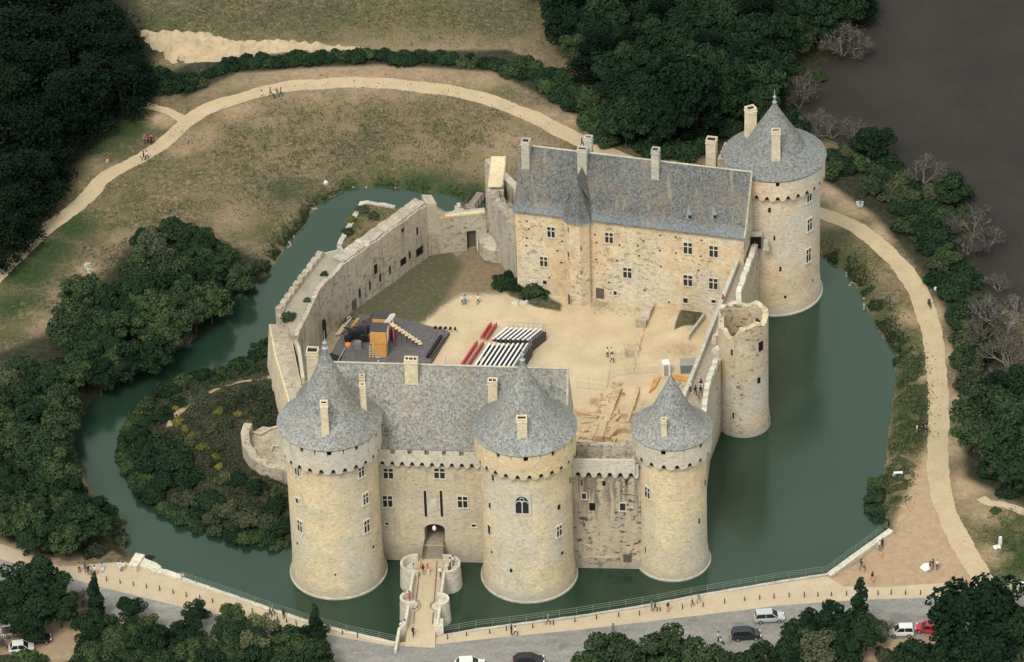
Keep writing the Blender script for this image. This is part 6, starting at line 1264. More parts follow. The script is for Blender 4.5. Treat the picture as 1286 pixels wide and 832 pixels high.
PE = [ # px, py, z (G = terrain), top, bottom, pose, facing, label, scale
 (329, 125, G, 'white', 'khaki', 'walk', 1.2, 'person in white walking alone behind the group on the far sandy path'),
 (340, 122, G, 'red', 'denim', 'walk', 1.5, 'person in red top and jeans at the left of the far path group'),
 (344.5, 124, G, 'white', 'black', 'stand', 2.0, 'person in white and black in the middle of the group on the far path'),
 (348.5, 122, G, 'red', 'grey', 'walk', 1.7, 'person in red top and grey trousers in the group on the far path'),
 (353, 122, G, 'teal', 'navy', 'walk', 1.5, 'person in a teal top at the right of the group on the far path'),
 (182, 181, G, 'grey', 'brown', 'stand', .5, 'person in grey standing left in the trio on the dark grass'),
 (186.5, 181, G, 'red', 'black', 'stand', 0, 'person in red in the middle of the trio on the dark grass'),
 (190.5, 182, G, 'black', 'black', 'stand', -.6, 'person in black at the right of the trio on the dark grass'),
 (184.5, 201, G, 'white', 'black', 'walk', 1.6, 'person with a white top pushing along the sandy path below the trio'),
 (181, 202, G, 'black', 'black', 'walk', 1.4, 'person all in black beside the white topped walker on the path'),
 (135, 206, G, 'red', 'white', 'walk', -.9, 'person in a red top and white shorts alone at the edge of the grass'),
 (731, 185, G, 'black', 'black', 'walk', 1.4, 'person in black on the far path just above the dwelling chimneys'),
 (735.5, 187, G, 'white', 'black', 'walk', 1.2, 'person in white and black on the far path above the dwelling chimneys'),
 (739, 186, G, 'white', 'navy', 'walk', 1.3, 'person in white and navy on the far path, rightmost of the three'),
 (1077, 260, G, 'white', 'white', 'sit', .4, 'person in white sitting on the dry ground beside the keep tower path'),
 (1080, 258, G, 'black', 'grey', 'stand', 0, 'person in black standing in the seated group near the lagoon bushes'),
 (1083, 260, G, 'lightblue', 'white', 'sit', -.5, 'person in light blue sitting in the group near the lagoon bushes'),
 (1174.5, 371, G, 'white', 'grey', 'walk', .2, 'person in white walking on the right edge of the sandy path near the cyclist'),
 (1151.5, 545, G, 'white', 'grey', 'stand', 1.5, 'person in white on the grass left of the right hand sandy path'),
 (1159, 542, G, 'black', 'black', 'walk', .4, 'person in black with the pair on the right hand sandy path'),
 (1163.5, 541, G, 'black', 'white', 'walk', .2, 'person in black and white at the far side of the group on the right path'),
 (1164, 548, G, 'navy', 'denim', 'walk', 0, 'person in navy nearest of the group on the right hand path'),
 (1104.5, 691, G, 'white', 'grey', 'stand', .8, 'person in white carrying a white sheet near the fence corner'),
 (1108, 689, G, 'navy', 'black', 'stand', -.4, 'person in navy beside the person in white near the fence corner'),
 (1107, 701, G, 'yellow', 'salmon', 'walk', .2, 'child in yellow and salmon just below the pair near the fence corner', .75),
 (1081.5, 715, G, 'black', 'denim', 'walk', -1.2, 'person in black and jeans walking with a child on the sandy corner'),
 (1086, 718, G, 'black', 'red', 'walk', -1.2, 'small child in black and red on the sandy corner', .62),
 (1095.5, 731, G, 'black', 'salmon', 'walk', .3, 'person in black top and salmon shorts nearest the bollards on the sandy corner'),
 (1168, 718, G, 'black', 'white', 'stand', 1.2, 'person in black and white holding the big white cloth on the sandy corner'),
 (1171.5, 715, G, 'brown', 'grey', 'stand', .6, 'person in brown in the middle of the trio with the white cloth'),
 (1177, 715.5, G, 'white', 'black', 'hips', .2, 'person in white shirt and black trousers at the right of the cloth trio'),
 (642.5, 797.5, 1.46, 'black', 'black', 'stand', 1.0, 'person in black half behind a white clad walker on the promenade'),
 (647.5, 799, 1.46, 'white', 'black', 'walk', 1.2, 'person in white top and black trousers walking on the promenade edge below the middle tower'),
 (688.5, 785, 1.46, 'grey', 'black', 'walk', 1.3, 'person in dark grey striding beside the long right fence'),
 (818.5, 766, 1.46, 'grey', 'grey', 'stand', 1.0, 'person in grey at the fence beside a dark clad walker'),
 (823, 768.5, 1.46, 'navy', 'black', 'walk', 1.3, 'person in navy walking in front of the person in grey by the fence'),
 (839, 768.5, 1.46, 'black', 'salmon', 'stand', .5, 'person in black top with bare legs alone on the promenade'),
 (869.5, 762, 1.46, 'black', 'black', 'walk', -1.6, 'child in black leaning forward on the promenade', .8),
 (877.5, 757, 1.46, 'grey', 'grey', 'walk', -1.3, 'person in grey pushing towards the child by the fence'),
 (902, 806, 1.46, 'white', 'black', 'stand', 1.2, 'person in white standing behind the dark car on the road'),
 (905, 809, 1.46, 'white', 'black', 'sit', 1.2, 'person crouching beside the standing one in white behind the dark car', .9),
 (916, 808, 1.46, 'orange', 'salmon', 'stand', 1.4, 'small child in orange beside the rear of the dark car', .65),
 (770, 796, 1.46, 'grey', 'denim', 'walk', .2, 'person in grey crossing the road above the bottom trees'),
 (100, 719, 1.46, 'salmon', 'black', 'stand', .2, 'person in salmon at the left of the group under the trees by the promenade'),
 (107.5, 719, 1.46, 'blue', 'denim', 'stand', -.3, 'person in blue in the group under the trees by the promenade'),
 (111.5, 722, 1.46, 'black', 'brown', 'stand', .6, 'person in black in the group under the trees by the promenade'),
 (115, 723, 1.46, 'cream', 'grey', 'stand', .9, 'person in cream in the group under the trees by the promenade'),
 (119.5, 723, 1.46, 'white', 'denim', 'stand', -.6, 'person in white and jeans at the right of the group under the trees'),
 (128.5, 716, 1.46, 'lightblue', 'white', 'sit', .2, 'person in light blue sitting at the tree edge by the promenade'),
 (150, 714, 1.46, 'white', 'white', 'sit', .5, 'person in white sitting at the foot of the thick rubble wall'),
 (155, 715, 1.46, 'white', 'grey', 'sit', -.4, 'second person in white and grey sitting at the foot of the rubble wall'),
 (339.5, 776, 1.46, 'black', 'black', 'walk', .9, 'person in black at the left of the pair on the left promenade'),
 (343, 773, 1.46, 'grey', 'black', 'walk', 1.0, 'person in grey at the right of the pair on the left promenade'),
 (356.5, 777, 1.46, 'black', 'navy', 'stand', .5, 'person in black alone right of the pair on the left promenade'),
 (519.8, 721, 2.75, 'lightblue', 'white', 'stand', 2.2, 'person in light blue leaning at the left parapet of the entrance bridge'),
 (531.7, 721.5, 2.75, 'black', 'grey', 'walk', 3.0, 'person in black walking in the middle of the entrance bridge'),
 (537.3, 721.5, 2.75, 'orange', 'white', 'walk', 3.1, 'person in orange top and white trousers in the middle of the entrance bridge'),
 (553, 725, 2.75, 'white', 'navy', 'walk', 2.8, 'person in white by the right parapet of the entrance bridge'),
 (565.5, 713, 2.6, 'white', 'black', 'stand', 1.0, 'person in white standing inside the far right round refuge'),
 (569, 710.5, 2.6, 'white', 'grey', 'stand', -1.0, 'second person in white and grey inside the far right round refuge'),
 (564.5, 719, 2.6, 'brown', 'brown', 'sit', 0, 'person in brown low against the wall of the far right refuge'),
 (508.5, 753, 2.6, 'grey', 'white', 'stand', 1.2, 'person in grey inside the near left round refuge'),
 (514.5, 755, 2.6, 'pink', 'pink', 'stand', 1.0, 'person in bright pink at the near left round refuge'),
 (504.5, 793, 1.9, 'white', 'black', 'walk', 2.5, 'person in white and black at the foot of the left bridge parapet'),
 (508.8, 791, 2.0, 'white', 'white', 'walk', 2.7, 'person all in white at the foot of the left bridge parapet'),
 (519, 799.5, 1.6, 'black', 'black', 'walk', 2.9, 'person in black entering the bridge from the road'),
 (867.5, 492, 13.0, 'white', 'black', 'stand', 1.5, 'person in white leaning on the inner parapet of the wall walk'),
 (880.5, 488.5, 13.0, 'black', 'white', 'walk', .2, 'person in black top and white trousers farthest along the wall walk group'),
 (873.5, 497, 13.0, 'black', 'black', 'walk', .1, 'person all in black in the wall walk group'),
 (880, 497, 13.0, 'black', 'navy', 'walk', .3, 'person in black and navy in the wall walk group'),
 (877.5, 503, 13.0, 'red', 'brown', 'walk', .2, 'small child in red nearest on the wall walk', .7),
 (908, 383, 13.0, 'red', 'brown', 'stand', .7, 'person in dark red at the inner parapet beside the ruined tower'),
 (948, 317, 13.0, 'salmon', 'black', 'walk', .2, 'person in salmon near the doorway at the end of the wall walk'),
 (581, 383, 3.03, 'white', 'denim', 'stand', .4, 'person in white and jeans at the far edge of the court sand'),
 (584.5, 382.5, 3.03, 'lightblue', 'blue', 'stand', -.5, 'person in light blue beside the one in white at the far edge of the court'),
 (600.5, 382, 3.03, 'white', 'black', 'walk', -1.0, 'person in white and black right of the pair at the far court edge'),
 (763, 449, 3.03, 'white', 'black', 'stand', .5, 'person in white at the left of the trio in the middle of the court'),
 (768, 448.5, 3.03, 'white', 'grey', 'stand', -.5, 'person in white and grey, right one of the trio in mid court'),
 (769, 456, 3.03, 'white', 'black', 'walk', .8, 'person in white and black nearest of the trio in the court'),
]
for r in PE:
    px, py, z, tp, bt_, kd, rz, lb = r[:8]; sc_ = r[8] if len(r) > 8 else 1.0
    if z == G: z = Pg(px, py)[2]
    person(px, py, z, tp, bt_, kd, rz, lb, sc_ * 1.05, 'blond' if (len(lb) + int(px)) % 4 == 0 else 'hair')
# cyclist
q = Pg(1167, 386); CY = thing('person', q, 'person riding a bicycle along the right hand sandy path', 'person', None, .25)
o = bpy.data.objects.new('body', POSES['sit'][0]); COL.objects.link(o); o.parent = CY; o.location = (0, .15, .38)
for i, c in enumerate(('skin', 'navy', 'black', 'black')): o.material_slots[i].link = 'OBJECT'; o.material_slots[i].material = cm(c)
BK = thing('bicycle', q, 'bicycle ridden on the right hand sandy path', 'bicycle', None, .25)
def wheelring(y, r):
    mb = MB()
    for i in range(16):
        a0, a1 = TWO * i / 16, TWO * (i + 1) / 16; mb.tube((0, y + r * math.cos(a0), r + r * math.sin(a0)), (0, y + r * math.cos(a1), r + r * math.sin(a1)), .03, n=4)
    for i in range(6): a0 = math.pi * i / 6; mb.tube((0, y + r * math.cos(a0), r + r * math.sin(a0)), (0, y - r * math.cos(a0), r - r * math.sin(a0)), .008, n=3)
    mb.v = [tuple(np.array(v_) + q) for v_ in mb.v]; mb.build('wheel', M['tyre'], BK)
wheelring(-.55, .34); wheelring(.55, .34)
mb = MB()
for a, b in (((0, .55, .34), (0, .2, .85)), ((0, .55, .34), (0, .1, .34)), ((0, .1, .34), (0, .2, .85)), ((0, .2, .82), (0, -.42, .85)), ((0, .1, .34), (0, -.42, .85)), ((0, -.42, .85), (0, -.55, .34)), ((-.25, -.4, 1.02), (.25, -.4, 1.02)), ((0, -.42, .85), (0, -.4, 1.02))): mb.tube(np.array(a) + q, np.array(b) + q, .03, n=5)
mb.build('bicycle_frame', M['blackcar'], BK); mb = MB(); mb.box(q + np.array([0, .22, .88]), (.16, .26, .07)); mb.build('saddle', M['black'], BK)

# small things about the site
q = Pg(1163, 716); mb = MB(); t0_ = q; mb.add([q + np.array(v_) for v_ in [(-.9, .3, .2), (-.2, -.55, .1), (.4, -.4, .4), (.35, .35, 1.0), (-.35, .5, .8), (-.25, 0, .6)]], [(0, 1, 5), (1, 2, 5), (2, 3, 5), (3, 4, 5), (4, 0, 5)]); prop('white_cloth', mb, M['white'], 'big white cloth held up by the trio on the sandy corner', 'cloth', q)
q = Pg(1128, 597); mb = MB(); mb.box(q + np.array([0, 0, .42]), (1.3, .45, .10)); mb.box(q + np.array([-.5, 0, 0]), (.1, .4, .42)); mb.box(q + np.array([.5, 0, 0]), (.1, .4, .42)); prop('bench', mb, M['white'], 'white bench on the grass strip right of the moat', 'bench', q)
q = Pg(1256, 685); mb = MB(); mb.box(q, (.5, .35, 1.5), .2, top=.8); mb.box(q + np.array([-.5, -.5, 0]), (1.0, .8, .15), .3); prop('white_sign', mb, M['white'], 'small white upright sign on the grass at the far right', 'sign', q)
for (px, py, lb) in ((1268, 740, 'left of two white gateposts behind the big round tree at right'), (1276, 747, 'right of two white gateposts behind the big round tree at right')):
    q = Pg(px, py); mb = MB(); mb.box(q, (.55, .55, 1.9)); mb.box(q + np.array([0, 0, 1.9]), (.75, .75, .3), 0, top=.5); prop('gatepost', mb, M['st_pale'], lb, 'post', q)
a, b = Pg(1278, 741), Pg(1310, 741); mb = MB(); mb.tube(a + [0, 0, 1.3], b + [0, 0, 1.3], .14); mb.tube(a + [0, 0, .7], b + [0, 0, .7], .1); mb.tube(a, a + [0, 0, 1.4], .1); mb.tube(b, b + [0, 0, 1.4], .1); prop('rail', mb, M['white'], 'white horizontal rail beside the gateposts at the far right edge', 'fence', a)
a = [P2(*q_, 1.45) for q_ in ((1232, 625), (1243, 632), (1262, 634), (1290, 645))]; 
ribbon('side_path', a, 1.4, M['prom'], off=.05, seed=9)
for i, (px, py) in enumerate([(74, 235), (77, 234.5)]):
    q = Pg(px, py); mb = MB(); mb.box(q, (.12, .12, 1.3)); prop('post', mb, M['post'], 'thin post beside the path below the conifers, ' + ('left' if i == 0 else 'right') + ' of a pair', 'post', q)
for (px, py, sx, lb) in ((409, 231, .6, 'white stone at the grassy head of the moat'), (1122, 598.5, .3, 'small pale stone near the white bench')):
    q = Pg(px, py); mb = MB(); mb.lathe([(sx * .6, -.1), (sx * .55, .3), (sx * .25, .55), (.01, .6)], q, 9, jit=.1); prop('boulder', mb, M['white'], lb, 'boulder', q)
mb = MB(); r_ = random.Random(4)
for k in range(70):
    f = k / 70; px, py = [(110, 336), (113, 342), (105, 355), (97, 366), (101, 372)][int(f * 5)]; q = Pg(px + r_.uniform(-3, 3), py + r_.uniform(-5, 5)); mb.box(q, (r_.uniform(.2, .6), r_.uniform(.2, .5), r_.uniform(.1, .3)), r_.uniform(0, 3), top=.7)
tag(mb.build('pale_stones', M['st_coping']), 'line of pale stones exposed on the dry bank above the left trees', 'stones', kind='stuff')
mb = MB()
for i in range(46):     # stones along the shore
    px, py = r_.choice([(362 + r_.uniform(-3, 3), 306 + r_.uniform(-6, 6)), (369, 297), (395 + r_.uniform(-4, 4), 262), (1068 + r_.uniform(-14, 10), 347 + r_.uniform(-8, 12)), (1085, 380 + r_.uniform(-8, 8)), (460 + r_.uniform(-30, 60), 235.5), (585 + r_.uniform(-7, 7), 262 + r_.uniform(-6, 6))]); q = P2(px, py, .15); mb.box((q[0], q[1], -.2), (r_.uniform(.2, .5), r_.uniform(.2, .4), r_.uniform(.3, .5)), r_.uniform(0, 3), top=.7)
tag(mb.build('shore_stones', M['st_top']), 'pale stones strung along the moat shore', 'stones', kind='stuff')
# ================================================================ VEGETATION
def mesh_quads(name, C_, Nn, S, mt, rng):
    """one small leaf clump quad per centre"""
    n = len(C_); a = np.cross(Nn, rng.normal(size=(n, 3))); a /= np.linalg.norm(a, axis=1)[:, None] + 1e-9; b = np.cross(Nn, a)
    s = (S * rng.uniform(.6, 1.3, n))[:, None]; k = rng.uniform(.55, 1.0, (n, 1))
    v = np.stack([C_ - a * s - b * s * k * .4, C_ + a * s * .3 - b * s * k, C_ + a * s + b * s * k * .3, C_ - a * s * .2 + b * s * k], 1).reshape(-1, 3)
    me = bpy.data.meshes.new(name); me.vertices.add(4 * n); me.vertices.foreach_set('co', v.astype(np.float32).ravel())
    me.loops.add(4 * n); me.loops.foreach_set('vertex_index', np.arange(4 * n, dtype=np.int32)); me.polygons.add(n)
    me.polygons.foreach_set('loop_start', np.arange(0, 4 * n, 4, dtype=np.int32)); me.polygons.foreach_set('loop_total', np.full(n, 4, np.int32)); me.update(calc_edges=True)
    if mt: me.materials.append(mt)
    return me
def crown_mesh(name, blobs, n, S, seed, mt, up=.35, fill=.25):
    rng = np.random.default_rng(seed); bl = np.array(blobs); w = bl[:, 3] ** 2; w /= w.sum(); idx = rng.choice(len(bl), n, p=w); d = rng.normal(size=(n, 3)); d[:, 2] = np.abs(d[:, 2]) * .9 - .25 * rng.random(n); d /= np.linalg.norm(d, axis=1)[:, None]
    rr = bl[idx, 3] * np.where(rng.random(n) < fill, rng.uniform(.3, .9, n), rng.uniform(.85, 1.12, n)); c = bl[idx, :3] + d * rr[:, None] * np.array([1, 1, .85])
    nn = d + rng.normal(size=(n, 3)) * .55 + np.array([0, 0, up]); nn /= np.linalg.norm(nn, axis=1)[:, None]
    return mesh_quads(name, c, nn, np.full(n, S), mt, rng)
def trunk_mesh(name, h, r, R, seed, mt, nb=7):
    rg = random.Random(seed); mb = MB(); pts = [(0, 0, -.5)]
    for k in range(1, 5): pts.append((rg.uniform(-.15, .15) * k * .5, rg.uniform(-.15, .15) * k * .5, h * k / 4))
    for i in range(4): mb.tube(pts[i], pts[i + 1], r * (1 - i * .22), r * (1 - (i + 1) * .22), 7)
    for b in range(nb):
        a = TWO * b / nb + rg.uniform(-.3, .3); z0 = h * rg.uniform(.35, .85); k = R * rg.uniform(.5, .85); m_ = (k * .5 * math.cos(a), k * .5 * math.sin(a), z0 + k * .35); mb.tube((0, 0, z0), m_, r * .42, r * .25, 5); mb.tube(m_, (k * math.cos(a), k * math.sin(a), z0 + k * .6), r * .25, r * .08, 5)
    me = bpy.data.meshes.new(name); me.from_pydata(mb.v, [], mb.f); me.materials.append(mt); return me
VAR = {}
def mkvars():
    # unit crown radius ~ 1.0 -> scaled by object; crown centre at z = 0 of the crown object; built at radius 3.5 m
    for kind, mt, cnt in (('broad', 'leaf', 5), ('dark', 'leafd', 5), ('vdark', 'leafv', 4), ('pale', 'leafp', 2)):
        L = []
        for v in range(cnt):
            rg = random.Random(kind + str(v)); R = 3.5; bl = [(0, 0, 3.6, 2.2)]
            for i in range(30):
                a = rg.uniform(0, TWO); e = rg.uniform(-.35, 1.0); q = rg.uniform(.55, .92); rr = R * q * math.cos(e * 1.3); bl.append((rr * math.cos(a), rr * math.sin(a), 3.7 + R * .95 * q * math.sin(e * 1.3), rg.uniform(.55, 1.35)))
            L.append((crown_mesh('crown', bl, 5200, .21, 100 + v, M[mt]), trunk_mesh('trunk', 3.6, .24, 3.0, v, M['bark'])))
        VAR[kind] = L
    L = []
    for v in range(3):      # dark spreading conifer: flat layered plates of foliage
        rg = random.Random('con' + str(v)); bl = []; 
        for t_ in range(9):
            z = 2.2 + t_ * .95; R = 4.6 * (1 - (t_ / 10.5) ** 1.3)
            for i in range(int(9 - t_ * .6)): a = rg.uniform(0, TWO); q = rg.uniform(.45, 1.0) * R; bl.append((q * math.cos(a), q * math.sin(a), z + rg.uniform(-.3, .3) - q * .05, rg.uniform(.5, 1.15)))
        rng = np.random.default_rng(v); bb = np.array(bl); n = 8200; w_ = bb[:, 3] ** 2; w_ /= w_.sum(); idx = rng.choice(len(bb), n, p=w_); d = rng.normal(size=(n, 3)) * np.array([.85, .85, .28]); c = bb[idx, :3] + d * bb[idx, 3:4]
        nn = rng.normal(size=(n, 3)) * .45 + np.array([0, 0, .9]); nn /= np.linalg.norm(nn, axis=1)[:, None]
        L.append((mesh_quads('crown', c, nn, np.full(n, .22), M['leafc'], rng), trunk_mesh('trunk', 8.5, .35, 3.0, v, M['bark'], 10)))
    VAR['conifer'] = L
    L = []
    for v in range(2):      # narrow upright tree
        rg = random.Random('cyp' + str(v)); bl = [(rg.uniform(-.35, .35), rg.uniform(-.35, .35), .8 + i * .42, .95 * (1 - (i / 19) ** 2) + .12) for i in range(18)]
        L.append((crown_mesh('crown', bl, 3400, .17, 300 + v, M['leafd']), trunk_mesh('trunk', 4.0, .16, .6, v, M['bark'], 3)))
    VAR['cypress'] = L
    for kind, mt, cnt in (('bush', 'leafb', 4), ('dbush', 'leafd', 3), ('ybush', 'leafy', 2), ('gbush', 'leaf', 3)):
        L = []
        for v in range(cnt):
            rg = random.Random(kind + str(v)); bl = [(0, 0, .5, 1.0)]
            for i in range(16): a = rg.uniform(0, TWO); q = rg.uniform(.3, 1.35); bl.append((q * math.cos(a), q * math.sin(a), rg.uniform(.25, 1.15) * (1.15 - q * .45), rg.uniform(.3, .6)))
            L.append((crown_mesh('foliage', bl, 2000, .15, 400 + v, M[mt]), None))
        VAR[kind] = L
    L = []
    for v in range(3):      # bare grey tree: many fine twigs
        rg = random.Random('dead' + str(v)); mb = MB()
        def grow(p, d, l, r, dep):
            q = [p[i] + d[i] * l for i in range(3)]; mb.tube(p, q, r, r * .62, 4 if dep < 3 else 3)
            if dep >= 5: return
            for k in range(3 if dep < 4 else 2):
                nd = [d[i] + rg.uniform(-.75, .75) for i in range(3)]; nd[2] = abs(nd[2]) * .8 + .12; m_ = math.sqrt(sum(x * x for x in nd)); grow(q, [x / m_ for x in nd], l * rg.uniform(.62, .85), r * .6, dep + 1)
        for k in range(3): a = TWO * k / 3 + rg.uniform(-.4, .4); d = [.55 * math.cos(a), .55 * math.sin(a), .8]; grow((0, 0, -.3), d, 1.5, .16, 0)
        tm = bpy.data.meshes.new('limbs'); tm.from_pydata(mb.v, [], mb.f); tm.materials.append(M['deadwood'])
        vv = np.array(mb.v); tips = vv[vv[:, 2] > 1.6]; rng = np.random.default_rng(v); c = tips[rng.integers(0, len(tips), 1500)] + rng.normal(size=(1500, 3)) * .28; nn = rng.normal(size=(1500, 3)); nn /= np.linalg.norm(nn, axis=1)[:, None]
        L.append((mesh_quads('twigs', c, nn, np.full(1500, .10), M['leafg'], rng), tm))
    VAR['dead'] = L
mkvars()
vr = random.Random(77)
CZ = dict(vdark=3.9, broad=3.9, dark=3.9, pale=3.9, conifer=5.5, cypress=4.2, bush=.7, dbush=.7, ybush=.7, gbush=.7, dead=2.6)
CR = dict(vdark=3.5, broad=3.5, dark=3.5, pale=3.5, conifer=4.6, cypress=1.1, bush=1.7, dbush=1.7, ybush=1.7, gbush=1.7, dead=3.0)
NM = dict(vdark='tree', broad='tree', dark='tree', pale='tree', conifer='conifer_tree', cypress='cypress_tree', bush='bush', dbush='bush', ybush='bush', gbush='bush', dead='bare_tree')
CT = dict(vdark='tree', broad='tree', dark='tree', pale='tree', conifer='tree', cypress='tree', bush='bush', dbush='bush', ybush='bush', gbush='bush', dead='bare tree')
def plant(px, py, kind, R, label, grp=None, zs=None, world=None, rn=None):
    """px, py is where the middle of the crown shows; R crown radius in metres"""
    s = R / CR[kind]; z = 1.4; sz = s * (zs or vr.uniform(.9, 1.15))
    if world is None:
        for _ in range(4):
            p = P(px, py, z + CZ[kind] * sz); z = max(gz(p[0], p[1]), -.2)
        x, y = p[0], p[1]
    else: x, y = world; z = max(gz(x, y), -.2)
    cm_, tm = VAR[kind][vr.randrange(len(VAR[kind]))]
    rz = vr.uniform(0, TWO)
    if tm is None:
        o = bpy.data.objects.new(NM[kind], cm_); COL.objects.link(o); o.location = (x, y, z - .1); tag(o, label, CT[kind], grp)
    else:
        o = thing(NM[kind], (x, y, z), label, CT[kind], grp)
        c = bpy.data.objects.new('crown', cm_); COL.objects.link(c); c.parent = o; t = bpy.data.objects.new('trunk', tm); COL.objects.link(t); t.parent = o
    o.rotation_euler = (0, 0, rz); o.scale = (s * vr.uniform(.92, 1.08), s * vr.uniform(.92, 1.08), sz)
    return o
def wood(poly, spacing, kinds, labels, grp, zc, R=(3.2, 4.4), seed=1, zones=()):
    """plant a wood: crowns fill a region of the picture; positions on the ground plane from a jittered grid"""
    r = random.Random(seed); W_ = [tuple(P2(a, b, 1.4 + zc)) for a, b in poly]; xs = [q[0] for q in W_]; ys = [q[1] for q in W_]; y = min(ys); row = 0; n = 0
    while y < max(ys):
        x = min(xs) + (row % 2) * spacing / 2
        while x < max(xs):
            X_, Y_ = x + r.uniform(-.3, .3) * spacing, y + r.uniform(-.3, .3) * spacing
            if float(sdist(W_, np.array([[X_]]), np.array([[Y_]]))[0, 0]) < -.5:
                k = r.choices([a for a, _ in kinds], [b for _, b in kinds])[0]; qx, qy = proj((X_, Y_, 1.4 + zc)); zt_ = min(zones, key=lambda z_: (z_[0] - qx) ** 2 + (z_[1] - qy) ** 2)[2]; plant(0, 0, k, r.uniform(*R) * (1.0 if CR[k] > 2 else .5), labels[k] + ' ' + zt_, grp, world=(X_, Y_)); n += 1
            x += spacing
        y += spacing * .8; row += 1
    return n
NT = 0
# upper left: dark conifers
for (px, py, R) in [(20, 60, 6.2), (60, 20, 5.8), (100, 60, 6.0), (110, 10, 5.0), (150, 75, 4.6), (60, 100, 6.2), (15, 130, 6.0), (110, 115, 5.2), (150, 110, 4.2), (30, 180, 6.0), (70, 150, 5.0), (10, 235, 5.4), (45, 225, 4.2), (-5, 290, 4.6), (-12, 15, 6), (135, 40, 4.6), (92, -10, 5.5), (25, -20, 6), (75, 65, 5.5), (-15, 90, 6), (-10, 180, 6), (20, 265, 4), (168, 95, 3.4), (60, 190, 4.2), (30, 105, 6), (125, 85, 5), (85, 130, 5), (160, 60, 3.2), (55, 60, 5.5), (5, 10, 6)]:
    plant(px, py, 'conifer', R, 'dark layered conifer of the top left wood ' + min([(20, 20, 'in the very corner'), (110, 20, 'at the top edge by the field'), (160, 85, 'at its right end near the rubble bank'), (60, 100, 'deep in the middle'), (120, 120, 'above the green grass'), (0, 190, 'at the left edge'), (50, 200, 'nearest the paired posts'), (0, 280, 'nearest the sandy path')], key=lambda z_: (z_[0] - px) ** 2 + (z_[1] - py) ** 2)[2], 'conifers of the top left wood'); NT += 1
for (px, py, R, k, lb) in [(210, 108, 2.4, 'dbush', 'dark round bush left of the hedge end by the fork of the path'), (234, 100, 2.8, 'dbush', 'dark green tall bush at the left end of the hedge'), (250, 104, 1.8, 'bush', 'olive bush right of the tall bush at the hedge end'), (196, 112, 1.8, 'bush', 'greyish scrub bush at the conifer wood edge by the side path'),
    (205, 92, 2.4, 'dbush', 'dark bush behind the hedge end below the rubble bank'), (187, 95, 2.8, 'dbush', 'dark bush between the conifers and the rubble bank'), (248, 86, 1.3, 'dead', 'small grey bare shrub above the tall hedge bush'), (176, 108, 2.4, 'dbush', 'dark bush where the side path enters the conifers'), (224, 72, .8, 'gbush', 'small green bush growing on the sandy rubble bank')]:
    plant(px, py, k, R, lb)
# hedge behind the path
r_ = random.Random(2)
hp = [(262, 88), (290, 80), (320, 76), (350, 73), (380, 71), (410, 71), (440, 70), (470, 70), (500, 69), (530, 69), (560, 72), (590, 76), (615, 79), (640, 84), (660, 92), (680, 98), (700, 108)]
for a, b in zip(hp[:-1], hp[1:]):
    for k in range(3): f = k / 3; plant(a[0] + (b[0] - a[0]) * f + r_.uniform(-3, 3), a[1] + (b[1] - a[1]) * f + r_.uniform(-4, 4), 'dbush' if r_.random() < .8 else 'gbush', r_.uniform(1.5, 2.2), 'dark bush of the long hedge between the far sandy path and the field', 'bushes of the long hedge')
for (px, py) in [(655, 78), (672, 82), (690, 92), (708, 96), (722, 112), (700, 120), (730, 128), (748, 138), (716, 130), (735, 150), (755, 160), (762, 175), (688, 106), (740, 118)]: plant(px, py, 'gbush' if r_.random() < .5 else 'dbush', r_.uniform(2.0, 3.0), 'dark green bush where the long hedge joins the top wood', 'bushes at the hedge and wood junction')
# top wood
NT += wood([(655, -40), (700, 30), (715, 55), (760, 90), (770, 130), (785, 170), (850, 178), (900, 150), (940, 130), (985, 100), (985, 60), (1010, 40), (1080, 20), (1088, -40)], 4.7, [('vdark', 6), ('dark', 4), ('broad', .8), ('conifer', 1.0)],
  dict(vdark='blackish green tree of the top wood', dark='dark green tree of the top wood', broad='mid green tree of the top wood', conifer='blackish conifer of the top wood'), 'trees of the top wood', 4.2, (3.0, 4.4), 5, zones=[(690, 5, 'at the field corner'), (720, 60, 'beside the end of the hedge'), (780, 5, 'at the top edge, left part'), (860, 5, 'at the middle of the top edge'), (940, 5, 'at the top edge above the keep'), (1050, 10, 'at the lagoon end'), (770, 90, 'around the bright green tree'), (850, 60, 'deep in the middle'), (930, 60, 'left of the clearing'), (790, 150, 'beside the sandy path'), (850, 160, 'behind the dwelling chimneys'), (925, 130, 'behind the keep roof'), (985, 90, 'among the bare trees')])
for (px, py, R) in [(775, 160, 2.6), (795, 172, 2.8), (815, 180, 3.0), (840, 186, 3.0), (865, 188, 3.0), (885, 182, 2.8), (915, 160, 3), (760, 150, 2.6)]: plant(px, py, 'dbush', R, 'dark undergrowth bush at the foot of the huge dark tree behind the far dwelling', 'undergrowth behind the far dwelling')
